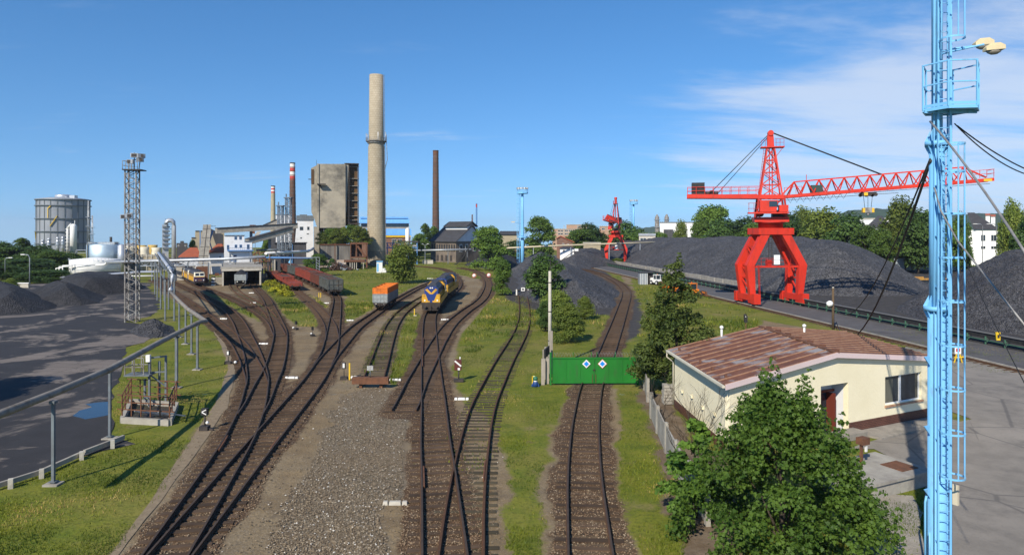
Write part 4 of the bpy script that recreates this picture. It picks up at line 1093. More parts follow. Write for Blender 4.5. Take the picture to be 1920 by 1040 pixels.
# grey hopper wagon inside the shed
def hopper():
    t = thing('hopper_wagon', 'light grey hopper wagon heaped with coal in the left shed bay', 'freight wagon'); L = 9.5; w = 2.8
    mb = MB()
    pr = [(-w / 2, 2.0), (w / 2, 2.0), (w / 2, 3.5), (-w / 2, 3.5)]
    mb.b2((-L / 2, -w / 2, 2.0), (L / 2, w / 2, 3.5))
    for e in (-1, 1):
        mb.hexa([(e * L / 2 * .6, -w / 2, 1.3), (e * L / 2 * .6, w / 2, 1.3), (e * L / 2 * .6 - e * .1, w / 2, 1.3), (e * L / 2 * .6 - e * .1, -w / 2, 1.3), (e * L / 2, -w / 2, 2.0), (e * L / 2, w / 2, 2.0), (e * L / 2 - e * .1, w / 2, 2.0), (e * L / 2 - e * .1, -w / 2, 2.0)])
        for s in (-1, 1): mb.bar((e * (L / 2 - .1), s * 1.2, 1.1), (e * (L / 2 - .1), s * 1.2, 2.0), .14)
    mb.build('body', m_wgreyl, t)
    P, Fq = grid(-L / 2 + .1, L / 2 - .1, -w / 2 + .1, w / 2 - .1, .35, .35)
    z = 3.45 + 1.0 * (1 - (np.abs(P[:, 1]) / (w / 2)) ** 1.4) * (1 - (np.abs(P[:, 0]) / (L / 2)) ** 3) + fbm(P[:, 0] * 2, P[:, 1] * 2, 2, 3) * .15
    link('coal_load', npmesh('coal_load', np.column_stack([P, z]), Fq, m_slack), t)
    u = MB(); u.b2((-L / 2, -1.25, .85), (L / 2, 1.25, 1.15)); u.b2((-L / 2 + 2, -.9, .6), (L / 2 - 2, .9, 1.9)); u.build('underframe', m_under, t)
    wheels_of(t, (-L / 2 + 1.8, L / 2 - 1.8)); buffers(t, L)
    for s in (-.7, .7): MB().tube((L / 2 - .1, s, 1.7), (L / 2 + .02, s, 1.7), .13, 8).build('headlight', m_lamp, t)
    return t
o = hopper(); q = g(439.5, 542); o.location = (q.x, q.y + 3.2, RT); o.rotation_euler = (0, 0, -1.24); o.scale = (.74,) * 3
# yellow locomotives
def yellow_loco():
    t = thing('yellow_locomotive', '', 'locomotive', group='yellow locomotives coupled in a row'); L = 16; w = 2.9
    mb = MB(); mb.extr([(-w / 2, 1.25), (w / 2, 1.25), (w / 2, 3.15), (-w / 2, 3.15)], 'x', -L / 2 + 1.2, L / 2 - 1.2)
    mb.build('body', m_lyel, t)
    mb = MB(); mb.extr([(-w / 2 + .03, 3.15), (w / 2 - .03, 3.15), (w / 2 - .12, 3.6), (w / 2 - .5, 4.0), (0, 4.18), (-w / 2 + .5, 4.0), (-w / 2 + .12, 3.6)], 'x', -L / 2 + 1.0, L / 2 - 1.0)
    for k in range(5): mb.b2((-5 + k * 2.3, -.6, 4.0), (-3.6 + k * 2.3, .6, 4.32))
    rf = mb.build('roof', m_lroof, t)
    for k in (-2.5, .3): MB().tube((k, 0, 4.2), (k, 0, 4.5), .35, 10).build('exhaust', m_dark, rf)
    mb = MB()
    for k in range(6):
        for s in (-1, 1): mb.b2((-4.4 + k * 1.7, s * w / 2, 2.55), (-3.4 + k * 1.7, s * (w / 2 + .02), 3.1))
    mb.build('side_grilles', m_lroof, t)
    for e in (-1, 1):
        x1 = e * (L / 2 - 1.2); x2 = e * L / 2; x3 = e * (L / 2 - .55)
        mb = MB()
        mb.hexa([(x1, -w / 2, 1.25), (x1, w / 2, 1.25), (x2, w / 2 - .15, 1.25), (x2, -w / 2 + .15, 1.25), (x1, -w / 2, 2.55), (x1, w / 2, 2.55), (x2, w / 2 - .15, 2.55), (x2, -w / 2 + .15, 2.55)] if e > 0 else
                [(x2, -w / 2 + .15, 1.25), (x2, w / 2 - .15, 1.25), (x1, w / 2, 1.25), (x1, -w / 2, 1.25), (x2, -w / 2 + .15, 2.55), (x2, w / 2 - .15, 2.55), (x1, w / 2, 2.55), (x1, -w / 2, 2.55)])
        cab = mb.build('cab_nose', m_lpurp, t)
        mb = MB(); mb.b2((x2, -w / 2 + .2, 2.42), (x2 + e * .03, w / 2 - .2, 2.62)); mb.b2((x2, -.5, 1.5), (x2 + e * .03, .5, 1.62)); mb.build('stripe', m_lyel, cab)
        # windscreen surround
        mb = MB(); mb.hexa([(x3, -w / 2 + .05, 2.55), (x3, w / 2 - .05, 2.55), (x2, w / 2 - .15, 2.55), (x2, -w / 2 + .15, 2.55), (x1, -w / 2 + .08, 3.8), (x1, w / 2 - .08, 3.8), (x3, w / 2 - .3, 3.8), (x3, -w / 2 + .3, 3.8)])
        ws = mb.build('cab', m_lcream, t)
        for s in (-1, 1):
            a = .1 * s; b = (w / 2 - .34) * s
            def on(y, z): return (x2 + (x3 - x2) * (z - 2.55) / 1.25 + e * .02, y, z)
            v = [on(a, 2.85), on(b, 2.85), on(b, 3.55), on(a, 3.55)]
            MB().add(v + [(p[0] - e * .03, p[1], p[2]) for p in v], [(0, 1, 2, 3), (4, 5, 6, 7), (0, 1, 5, 4), (1, 2, 6, 5), (2, 3, 7, 6), (3, 0, 4, 7)]).build('windscreen', m_glass, ws)
            MB().tube((x2, s * 1.0, 1.6), (x2 + e * .08, s * 1.0, 1.6), .16, 10).build('headlight', m_lamp, cab)
            MB().b2((x1 - e * .1, s * w / 2, 1.25), (x1 + e * .1, s * (w / 2 + .03), 3.2)).build('cab_door_edge', m_lcream, t)
    mb = MB(); mb.b2((-L / 2 + .1, -w / 2 + .1, .85), (L / 2 - .1, w / 2 - .1, 1.24)); mb.b2((-2.2, -1.2, .4), (2.2, 1.2, .85)); mb.build('underframe', m_under, t)
    bogie(t, -L / 2 + 3.6, 1.25); bogie(t, L / 2 - 3.6, 1.25); buffers(t, L, 1.0)
    return t
put = placer('yellow', 537.5)
yl = yellow_loco(); ly = .70
labs = ['nearest yellow and grey locomotive, its windscreen facing the camera', 'second yellow locomotive of the row, behind the nearest', 'third yellow locomotive, middle of the row', 'fourth yellow locomotive of the row, next to last', 'farthest yellow locomotive of the row by the pink wall']
cps = [yl] + [copy_tree(yl) for _ in range(4)]
for i, o in enumerate(cps): put(o, i * 17 * ly * .8, 16 * ly * .8, ly); o['label'] = labs[i]; o.scale = (ly * .8, ly, ly)
# blue and yellow hood locomotives
def hood_loco():
    t = thing('blue_locomotive', '', 'locomotive', group='blue and yellow locomotives'); L = 17; w = 2.9; dz = 1.55; hw = 1.05
    mb = MB(); mb.b2((-L / 2, -w / 2, 1.15), (L / 2, w / 2, dz)); mb.build('deck', m_under, t)
    mb = MB()
    for s in (-1, 1):
        mb.b2((-L / 2 + .7, s * w / 2 - .04, 1.25), (L / 2 - .7, s * (w / 2 + .02), dz + .55))
    mb.build('side_skirt', m_lyel, t)
    # long hood to the front (+x), cab behind the middle, short hood at the rear
    x0, x1 = -1.8, L / 2 - .75
    mb = MB(); mb.extr([(-hw, dz), (hw, dz), (hw, 3.55), (hw - .35, 3.95), (-hw + .35, 3.95), (-hw, 3.55)], 'x', x0, x1)
    h = mb.build('hood', m_lblue, t)
    for s in (-1, 1):
        mb = MB()
        for k in range(6): mb.b2((x0 + .4 + k * 1.35, s * hw, dz + .25), (x0 + 1.55 + k * 1.35, s * (hw + .02), 2.75))
        mb.build('hood_doors', m_lyel, h)
    mb = MB(); mb.extr([(-hw + .3, 3.951), (hw - .3, 3.951), (hw - .4, 4.06), (-hw + .4, 4.06)], 'x', x0 + .2, x1 - .1)
    mb.extr([(hw + .01, 3.4), (hw + .01, 3.56), (hw - .34, 3.965), (-hw + .34, 3.965), (-hw - .01, 3.56), (-hw - .01, 3.4)], 'x', x0 + .05, x1 - .3)
    for k in range(3): mb.b2((x0 + 1 + k * 2.3, -.5, 4.05), (x0 + 2.2 + k * 2.3, .5, 4.25))
    for s in (-1, 1):
        for k in range(7): mb.b2((x0 + .5 + k * 1.2, s * hw, 2.95), (x0 + 1.5 + k * 1.2, s * (hw + .015), 3.45))
    mb.build('hood_roof', m_lroof, h)
    # front: yellow chevron over blue, yellow lower panels, central lamps
    xf = x1
    mb = MB()
    for s in (-1, 1):
        mb.hexa([(xf, 0, 2.55), (xf, s * .95, 3.45), (xf + .03, s * .95, 3.45), (xf + .03, 0, 2.55), (xf, 0, 2.95), (xf, s * .62, 3.62), (xf + .03, s * .62, 3.62), (xf + .03, 0, 2.95)])
    mb.build('chevron', m_lyel, h)
    mb = MB()
    for s in (-1, 1):
        mb.hexa([(xf + .3, s * .35, dz), (xf + .3, s * 1.36, dz), (xf + .36, s * 1.36, dz), (xf + .36, s * .35, dz), (xf + .3, s * .85, dz + 1.25), (xf + .3, s * 1.36, dz + 1.25), (xf + .36, s * 1.36, dz + 1.25), (xf + .36, s * .85, dz + 1.25)])
        mb.b2((xf + .3, s * .2, dz), (xf + .34, s * .5, dz + .25))
    mb.build('front_panels', m_lyel, t)
    mb = MB(); mb.hexa([(xf + .3, -.34, dz), (xf + .3, .34, dz), (xf + .33, .34, dz), (xf + .33, -.34, dz), (xf + .3, -.83, dz + 1.25), (xf + .3, .83, dz + 1.25), (xf + .33, .83, dz + 1.25), (xf + .33, -.83, dz + 1.25)]); mb.build('nose_plate', m_lblue, t)
    for s in (-.15, .15): MB().tube((xf, s, 3.72), (xf + .06, s, 3.72), .11, 8).build('headlight', m_lamp, h)
    for s in (-1, 1): MB().tube((xf + .36, s * .95, dz + .3), (xf + .42, s * .95, dz + .3), .13, 8).build('marker_lamp', m_lamp, t)
    cx0, cx1 = -4.6, x0
    mb = MB(); mb.extr([(-w / 2 + .05, dz), (w / 2 - .05, dz), (w / 2 - .05, 3.6), (w / 2 - .5, 4.12), (-w / 2 + .5, 4.12), (-w / 2 + .05, 3.6)], 'x', cx0, cx1)
    c = mb.build('cab', m_lyel, t)
    mb = MB(); mb.extr([(-w / 2, 3.62), (-w / 2 + .46, 4.17), (w / 2 - .46, 4.17), (w / 2, 3.62), (w / 2 + .04, 3.62), (w / 2 - .44, 4.23), (-w / 2 + .44, 4.23), (-w / 2 - .04, 3.62)], 'x', cx0 - .12, cx1 + .12); mb.build('cab_roof', m_lroof, c)
    for s in (-1, 1):
        f = MB()
        for a, b in (((cx0 + .5, 2.62), (cx1 - .4, 2.72)), ((cx0 + .5, 3.42), (cx1 - .4, 3.52)), ((cx0 + .5, 2.62), (cx0 + .6, 3.52)), ((cx1 - .5, 2.62), (cx1 - .4, 3.52))):
            f.b2((a[0], s * (w / 2 - .05), a[1]), (b[0], s * (w / 2 + .03), b[1]))
        f.build('window_frame', m_white, c)
        MB().b2((cx0 + .6, s * (w / 2 - .05), 2.72), (cx1 - .5, s * (w / 2 - .03), 3.42)).build('cab_window', m_glass, c)
        MB().b2((cx1, s * 1.1, 2.7), (cx1 + .03, s * 1.33, 3.45)).build('cab_window', m_glass, c)
    mb = MB(); mb.extr([(-hw, dz), (hw, dz), (hw, 3.0), (hw - .3, 3.3), (-hw + .3, 3.3), (-hw, 3.0)], 'x', -L / 2 + .8, cx0); mb.build('short_hood', m_lblue, t)
    mb = MB()
    for s in (-1, 1):
        for k in range(10):
            x = -L / 2 + .6 + k * (L - 1.2) / 9
            if cx0 - .3 < x < cx1 + .3: continue
            mb.bar((x, s * (w / 2 - .05), dz), (x, s * (w / 2 - .05), dz + 1.0), .05)
        mb.bar((cx1 + .1, s * (w / 2 - .05), dz + 1.0), (L / 2 - .3, s * (w / 2 - .05), dz + 1.0), .05); mb.bar((-L / 2 + .3, s * (w / 2 - .05), dz + 1.0), (cx0 - .1, s * (w / 2 - .05), dz + 1.0), .05)
    mb.build('handrails', m_lyel, t)
    mb = MB(); mb.b2((-2.4, -1.2, .5), (2.4, 1.2, 1.14)); mb.b2((L / 2 - .12, -1.35, .55), (L / 2 + .02, 1.35, 1.14)); mb.b2((-L / 2 - .02, -1.35, .55), (-L / 2 + .12, 1.35, 1.14)); mb.b2((L / 2, -1.1, .35), (L / 2 + .1, 1.1, .5)); mb.build('underframe', m_under, t)
    bogie(t, -L / 2 + 3.4, 1.2); bogie(t, L / 2 - 3.4, 1.2); buffers(t, L, 1.02)
    return t
put = placer('loco', 589.5)
hl = hood_loco(); h2 = copy_tree(hl)
put(hl, 0, 17 * .88, .86); hl['label'] = 'front blue and yellow locomotive with a yellow chevron on its nose'
put(h2, 18.3 * .88, 17 * .88, .86); h2['label'] = 'second blue and yellow locomotive, coupled behind the front one'
# ---------------------------------------------------------------- the works: buildings, chimneys, tanks
def wp(name, mb, mat_, root):
    o = mb.build(name, mat_, root)
    p = root
    off_ = Vector((0, 0, 0))
    while p is not None: off_ += Vector(p.location); p = p.parent
    o.location = -off_; return o
SQUARE = ('building', 'shed', 'tower', 'cooling tower', 'wall', 'exhaust stack', 'conveyor', 'hopper', 'kiosk', 'steel frame', 'platform')
def at_thing(name, label, cat, px, d, group=None):
    t = thing(name, label, cat, (xat(px, d), d, 0), 0, group)
    if cat in SQUARE:      # these fronts face the footbridge squarely
        a = math.atan((px - CX) / F); t.rotation_euler = (0, 0, -a); t.scale = (math.cos(a), 1, 1)
    return t
def pbox(mb, x0, x1, yt, yb, d, depth):
    mb.b2((xat(x0, d), d, max(0, zat(yb, d)) if yb is not None else 0), (xat(x1, d), d + depth, zat(yt, d))); return mb
def pwin(root_part, rects, d, mat_=None, frame=None, name='window'):
    for x0, x1, yt, yb in rects:
        a, b, zb, zt = xat(x0, d), xat(x1, d), zat(yb, d), zat(yt, d); t = .02 * (b - a) + .05
        fr = MB()
        fr.b2((a, d - .06, zb), (a + t, d, zt)); fr.b2((b - t, d - .06, zb), (b, d, zt)); fr.b2((a + t, d - .06, zb), (b - t, d, zb + t)); fr.b2((a + t, d - .06, zt - t), (b - t, d, zt)); fr.b2(((a + b) / 2 - t / 2, d - .06, zb + t), ((a + b) / 2 + t / 2, d, zt - t))
        w = wp(name, fr, frame or m_white, root_part)
        g_ = MB().b2((a + t, d - .03, zb + t), (b - t, d - .005, zt - t)); o = g_.build('pane', mat_ or m_glass, w); o.location = (0, 0, 0)
m_tower = M('bunker_concrete', (.37, .33, .255), (.27, .245, .195), .22, .95, bump=.25, c3=(.13, .12, .10), s3=.13, lo3=.46, hi3=.64, stretch=(1, 1, 1.3), bscale=1.5)
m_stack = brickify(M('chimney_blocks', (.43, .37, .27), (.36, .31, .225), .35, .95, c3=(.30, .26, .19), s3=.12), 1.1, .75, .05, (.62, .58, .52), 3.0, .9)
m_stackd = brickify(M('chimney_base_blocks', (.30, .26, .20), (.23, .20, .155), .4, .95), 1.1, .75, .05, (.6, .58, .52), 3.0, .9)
m_brown = M('brown_chimney_brick', (.115, .075, .058), (.085, .06, .05), .3, .95, stretch=(1, 1, 3), c3=(.16, .105, .075), s3=.5)
m_brick = brickify(M('old_brick', (.24, .13, .09), (.19, .11, .08), .5, .95, c3=(.12, .09, .075), s3=.2), .5, .16, .02, (.75, .72, .68), 0, .7)
m_sooty = M('sooty_stone', (.20, .165, .13), (.13, .105, .085), .5, .95, c3=(.065, .055, .05), s3=.2, lo3=.45, hi3=.65)
m_slate = M('dark_roof_slate', (.055, .055, .06), (.04, .04, .044), .8, .8)
m_tile = M('red_roof_tiles', (.36, .095, .045), (.26, .075, .04), .8, .9, stretch=(1, 1, 4))
m_wwall = M('white_render', (.70, .71, .72), (.62, .63, .64), .5, .85, c3=(.45, .44, .42), s3=.3, lo3=.58, hi3=.8)
m_beige = M('beige_render', (.40, .35, .24), (.34, .29, .2), .4, .9, c3=(.25, .22, .16), s3=.15, lo3=.5, hi3=.75)
m_pink = M('pinkish_concrete', (.42, .33, .28), (.34, .28, .24), .6, .9, c3=(.2, .17, .14), s3=.3)
m_broof = M('blue_sheet_roof', (.16, .40, .78), (.13, .34, .68), .3, .5, stretch=(4, 1, 1))
m_bsteel = M('blue_steelwork', (.10, .24, .50), (.08, .18, .38), 1, .6)
m_gsteel = M('grey_blue_steelwork', (.14, .18, .23), (.10, .12, .15), 1, .65)
m_dgrey = M('dark_hall_cladding', (.075, .075, .08), (.05, .05, .055), .6, .8, stretch=(1, 1, .2))
m_brpan = M('rusty_brown_panels', (.13, .075, .03), (.09, .05, .022), .5, .8, stretch=(2, 1, .4), c3=(.05, .035, .02), s3=.3)
m_band = M('signal_red_band', (.52, .06, .05), (.42, .05, .04), 1, .7)
m_bandw = M('white_band', (.74, .72, .68), (.62, .6, .56), 1, .7)
m_holder = M('gas_holder_plates', (.30, .32, .35), (.24, .26, .29), .12, .5, .15, stretch=(1, 1, .3), c3=(.20, .215, .24), s3=.06)
m_creamy = M('cooling_drum_cream', (.62, .58, .46), (.5, .47, .38), 1, .8)
m_ochre = M('cooling_drum_ochre', (.52, .36, .10), (.42, .3, .1), 1, .8)
m_mirror = M('polished_cladding', (.50, .60, .66), (.40, .50, .56), .25, .5, .6, stretch=(1, 1, 2), bump=.15, bscale=.5)
m_hazyw = M('chalk_white', (.80, .80, .78), (.7, .7, .68), 1, .7)

# gas holder
d = 400; r = 13.3; x = xat(119, d); t = at_thing('gas_holder', 'huge grey cylindrical gas holder on the left skyline', 'gas holder', 119, d)
zt = zat(375.5, d)
MB().lathe([(r, -2), (r, zt)], 48, cap=False).build('shell', m_holder, t)
MB().lathe([(r + .5, 0), (r + .5, .5), (r * .55, 1.5), (.01, 1.9)], 48, (0, 0, zt), cap=False).build('roof', m_galv, t)
for yy in (376, 387, 411, 434.5, 456.5): MB().ring((0, 0, zat(yy, d)), r, .9, .45, 48).build('gallery', m_post, t)
for k in range(24):
    a = 2 * PI * k / 24 + .1; MB().box((r * math.cos(a), r * math.sin(a), zt / 2), (.45, .45, zt + 1), a).build('rib', m_post, t)
MB().lathe([(4.3, 0), (4.3, 2.2), (3.8, 2.6), (.01, 2.9)], 28, (0, 0, zt + .6)).build('roof_drum', m_silver, t)
MB().box((7.2, -2, zt + 1.6), (3, 3, 2.4)).build('roof_cabin', m_silver, t); MB().box((3.6, -3, zt + 1.3), (1, 1, 1)).build('roof_vent', m_white, t)
mb = MB(); mb.bar((1.5, -r - .5, zat(424, d)), (5, -r + .2, zat(406, d)), .7, .25); mb.bar((-r * .97, -4, 0), (-9.2, -10.4, zat(434, d)), .6, .3); mb.bar((.2, -r - .5, zat(392, d)), (1.6, -r - .4, zat(388, d)), .4); mb.bar((.2, -r - .5, zat(392, d)), (.2, -r - .5, zat(410, d)), .3)
mb.build('outside_stair', m_yel, t)
t = at_thing('vessel_column', 'tall white process column standing in front of the gas holder', 'process column', 137.5, 380)
rr = 5.5 * 380 / F; h = zat(424, 380)
MB().lathe([(rr, 0), (rr, h), (rr * .75, h + 1), (.01, h + 1.4)], 20).build('shell', m_hazyw, t)
mb = MB(); mb.tube((-rr - 1, -1, 0), (-rr - 1, -1, h - 1), .5, 8); mb.tube((-rr - 1, -1, h - 1), (-.5, -1, h + 1.3), .5, 8)
for k in range(7): mb.box((-rr - 1.2, -.6, 2 + k * h / 8), (1.6, 1.8, .25))
mb.build('platforms_and_pipe', m_white, t); MB().tube((.8, 0, h), (.8, 0, h + 3.2), .15, 5).build('vent_pipe', m_white, t)
for k, (px, py, w_) in enumerate(((80, 450, 3), (91.5, 447, 3), (108, 445, 2.8), (117.5, 444, 2.4))):
    t = at_thing('slim_vessel', 'slim silver vessel with flanged rings, one of four in front of the gas holder', 'process vessel', px, 372, 'slim silver vessels before the gas holder')
    rr = w_ * 372 / F; h = zat(py, 372)
    MB().lathe([(rr, 0), (rr, h * .75), (rr * .8, h * .78), (rr * .8, h), (.01, h + .4)], 14).build('shell', m_silver, t)
    mb = MB()
    for q in (.3, .5, .68, .9): mb.ring((0, 0, h * q), rr, .45, .35, 14)
    mb.build('flanges', m_galv, t)
for px, top, dd, lab in ((165.5, 376, 380, 'thin lattice mast right of the gas holder, taller of two'), (173, 404, 372, 'shorter thin lattice mast right of the gas holder')):
    t = at_thing('lattice_mast', lab, 'mast', px, dd, 'thin masts beside the gas holder'); h = zat(top, dd); mb = MB()
    for a in range(3): mb.tube((.7 * math.cos(a * 2.1), .7 * math.sin(a * 2.1), 0), (.25 * math.cos(a * 2.1), .25 * math.sin(a * 2.1), h), .14, 4)
    for k in range(16):
        z0, z1 = h * k / 16, h * (k + 1) / 16; a = k % 3; b = (k + 1) % 3; s0, s1 = .7 - .45 * k / 16, .7 - .45 * (k + 1) / 16
        mb.bar((s0 * math.cos(a * 2.1), s0 * math.sin(a * 2.1), z0), (s1 * math.cos(b * 2.1), s1 * math.sin(b * 2.1), z1), .12)
    for q in (.5, .68): mb.box((0, 0, h * q), (2.2, 1.6, .2))
    mb.build('frame', m_galv, t)
# pipe deck between
t = at_thing('pipe_deck', 'grey pipe deck on legs between the vessels and the masts', 'pipe rack', 128, 360); mb = MB()
pbox(mb, 92, 164, 474, 479, 360, 4); pbox(mb, 142, 164, 468, 469, 360, 1); pbox(mb, 142, 143, 468, 474, 360, 1); pbox(mb, 161, 163, 468, None, 360, 1); pbox(mb, 95, 97, 474, None, 360, 1); wp('deck', mb, m_galv, t)
# tanks
d = 171; t = at_thing('storage_tank', 'low round white storage tank in front of the shiny cylinder', 'storage tank', 178.5, d); r = 41.5 * d / F; h = zat(487, d)
MB().lathe([(r, 0), (r, h), (r * .98, h + .12), (.01, h + .65)], 48).build('shell', m_hazyw, t)
for q in (.2, .42, .72): MB().ring((0, 0, h * q), r, .04, .10, 48).build('seam', m_galv, t)
mb = MB(); pts = [(r * math.cos(a) * 1.01, r * math.sin(a) * 1.01, h * (.45 + .28 * q)) for q, a in zip(np.linspace(0, 1, 9), np.linspace(-2.5, -1.2, 9))]
for a, b in zip(pts[:-1], pts[1:]): mb.bar(a, b, .25, .06)
for k in range(18):
    a = -2.9 + k * .15; mb.bar((r * math.cos(a) * 1.02, r * math.sin(a) * 1.02, h), (r * math.cos(a) * 1.02, r * math.sin(a) * 1.02, h + .5), .05)
mb.build('stair_and_rail', m_galv, t)
d = 187; t = at_thing('shiny_cylinder', 'mirror-clad cylinder behind the low white tank', 'storage tank', 197, d); r = 30 * d / F; h = zat(459, d)
MB().lathe([(r, 0), (r, h), (r * .95, h + .15), (.01, h + .4)], 48).build('shell', m_mirror, t)
mb = MB()
for k in range(14): a = -PI * k / 13; mb.bar((r * .9 * math.cos(a), r * .9 * math.sin(a), h), (r * .9 * math.cos(a), r * .9 * math.sin(a), h + .9), .07)
mb.box((1.5, -1, h + .5), (4.5, 2, .6)); mb.build('roof_platform', m_galv, t); MB().tube((1.6, 0, h), (1.6, 0, h + 2.2), .32, 10).build('flue', m_dark, t)
mb = MB(); mb.path([(-2.2, -r * .95, 0), (-2.2, -r * .95, h + .6), (0, -r * .8, h + .6)], .16, 8); mb.build('riser_pipe', m_galv, t)
t = at_thing('silver_column', 'narrow silver drum touching the shiny cylinder on its right', 'storage tank', 228, 184); MB().lathe([(.95, 0), (.95, zat(460, 184)), (.01, zat(457, 184))], 20).build('shell', m_silver, t)
t = at_thing('grey_drum', 'grey tank half hidden behind the lattice light mast', 'storage tank', 244, 195); MB().lathe([(2.4, 0), (2.4, zat(459, 195)), (.01, zat(455, 195))], 24).build('shell', m_silver, t)
# pipe frame left of tank
t = at_thing('pipe_rack', 'low white pipe frame left of the round white tank', 'pipe rack', 122, 165); mb = MB()
for px, yt in ((105, 503), (111, 500), (117.5, 499), (134, 491)): mb.tube((xat(px, 165), 165, 0), (xat(px, 165), 165, zat(yt, 165)), .12, 6)
for a, b, yy in ((105, 118, 503), (111, 137, 500), (117, 180, 518.5), (117, 136, 498)): mb.tube((xat(a, 165), 165, zat(yy, 165)), (xat(b, 165), 165, zat(yy - 1, 165)), .13, 6)
wp('frame', mb, m_hazyw, t)
# cooling tower
d = 190; t = at_thing('cooling_tower', 'pale block of cooling cells with round fan drums on its roof', 'cooling tower', 284, d); mb = MB()
pbox(mb, 257, 311, 477, None, d, 9)
b = wp('body', mb, m_beige, t); mb = MB()
for k in range(7): px = 257 + k * 9; mb.b2((xat(px, d) - .15, d - .18, 0), (xat(px, d) + .15, d, zat(476, d)))
for yy in (478, 486, 497): mb.b2((xat(257, d), d - .12, zat(yy, d) - .3), (xat(311, d), d - .01, zat(yy, d)))
pbox(mb, 256, 302, 486, 489, d - 2, 1.9); wp('concrete_frame', mb, m_concl, b)
for px, yt, dd, mm in ((268, 460.5, 196, m_creamy), (287, 459.5, 196, m_ochre), (307, 459, 196, m_ochre), (276, 462.5, 191.5, m_creamy), (298.5, 464, 191.5, m_creamy)):
    zb, zt = zat(477, d), zat(yt, dd); x = xat(px, dd) - t.location.x
    MB().lathe([(1.55, zb), (1.35, (zb + zt) / 2), (1.42, zt), (1.3, zt), (1.2, zb + .5)], 24, (x, dd - d, 0), cap=False).build('fan_drum', mm, t)
# silver exhaust unit
d = 222; t = at_thing('exhaust_unit', 'silver boiler stack with a big arched duct, left of the red roofs', 'exhaust stack', 316, d); mb = MB()
pbox(mb, 304, 316, 421, None, d, 5); wp('casing', mb, m_silver, t)
mb = MB()
for k in range(6): pbox(mb, 303.2, 317, 424 + k * 8, 427 + k * 8, d - .6, .55)
wp('louvres', mb, m_post, t); mb = MB()
X = lambda p: xat(p, d - 1)
mb.path([(X(308), d - 1, zat(421, d)), (X(309), d - 1, zat(416, d)), (X(313), d - 1, zat(413.5, d)), (X(319), d - 1, zat(413.5, d)), (X(322.5), d - 1, zat(416.5, d)), (X(323), d - 1, zat(424, d)), (X(323), d - 1, 0)], .75, 12); wp('arched_duct', mb, m_silver, t)
mb = MB(); pbox(mb, 326, 327, 413, None, d, 1); pbox(mb, 329, 330, 418, None, d + 2, 1); pbox(mb, 316, 317, 410, None, d + 2, 1)
for k in range(8): pbox(mb, 316, 330, 420 + k * 9, 421 + k * 9, d + 2, .8)
wp('steel_frame', mb, m_gsteel, t)
# low dark sheds in the gap
t = at_thing('works_building', 'low dark works shed between the exhaust stack and the beige hall', 'building', 340, 270); mb = MB(); pbox(mb, 331, 352, 456, None, 270, 10); pbox(mb, 338, 345, 452, 456, 270, 6); wp('wall', mb, m_dgrey, t)
pwin(t.children[0] if t.children else t, [(333, 336, 459, 462), (346, 349, 459, 462)], 270)
# beige hall behind conveyor
d = 262; t = at_thing('beige_hall', 'stepped beige hall behind the slanted conveyor', 'building', 385, d); mb = MB(); pbox(mb, 366, 421, 433.5, None, d, 14); pbox(mb, 359, 366, 446, None, d, 12); w_ = wp('wall', mb, m_beige, t)
mb = MB(); pbox(mb, 365.5, 421.5, 432.2, 433.3, d - .3, 14.6); pbox(mb, 358.5, 366, 444.8, 446, d - .3, 12.4); wp('roof', mb, m_slate, t)
# red roof houses
def hipped(name, lab, px0, px1, ye, yr, d, depth, ridge, wall, roof, ybase=None, wins=None, ov=.4):
    t = at_thing(name, lab, 'building', (px0 + px1) / 2, d); a, b = xat(px0, d), xat(px1, d); ze, zr = zat(ye, d), zat(yr, d)
    w_ = wp('wall', MB().b2((a, d, 0), (b, d + depth, ze)), wall, t)
    r0, r1 = xat(ridge[0], d), xat(ridge[1], d); ym = d + depth / 2
    vs = [(a - ov, d - ov, ze + .01), (b + ov, d - ov, ze + .01), (b + ov, d + depth + ov, ze + .01), (a - ov, d + depth + ov, ze + .01), (r0, ym, zr), (r1, ym, zr)]
    wp('roof', MB().add(vs, [(0, 1, 5, 4), (1, 2, 5), (2, 3, 4, 5), (3, 0, 4), (3, 2, 1, 0)]), roof, t)
    if wins: pwin(w_, wins, d)
    return t
hipped('red_roofed_house', 'house with a red hipped roof and white wall left of the slanted conveyor', 337, 376, 482, 464.5, 176, 10, (356, 370), m_wwall, m_tile, wins=[(341, 345, 487, 492), (351, 355, 487, 492)])
hipped('red_roofed_house', 'dark red roofed house between the slanted conveyor and the white building', 391, 420, 474, 457.5, 178, 10, (408, 418), m_wwall, m_tile, wins=[(411, 415, 480, 486)])
# slanted conveyor
d = 172; t = at_thing('slanted_conveyor', 'steep grey concrete conveyor shaft leaning between the red roofs', 'conveyor', 388, d); mb = MB()
X = lambda p, q=d: xat(p, q)
mb.hexa([(X(369), d, zat(505, d)), (X(389.5), d, zat(505, d)), (X(389.5), d + 2.4, zat(505, d)), (X(369), d + 2.4, zat(505, d)), (X(381), d + 3, zat(420.5, d)), (X(396), d + 3, zat(420.5, d)), (X(396), d + 5.4, zat(420.5, d)), (X(381), d + 5.4, zat(420.5, d))])
sh = wp('shaft', mb, m_conc, t); mb = MB()
for k in range(5): f = (k + .5) / 5; mb.bar((X(369 + 12 * f), d + 3 * f - .1, zat(505 - 84.5 * f, d)), (X(389.5 + 6.5 * f), d + 3 * f - .1, zat(505 - 84.5 * f, d)), .04, .06)
mb.bar((X(379), d - .06, zat(505, d)), (X(388.6), d + 2.94, zat(420.5, d)), .10, .1); wp('joints', mb, m_sooty, sh)
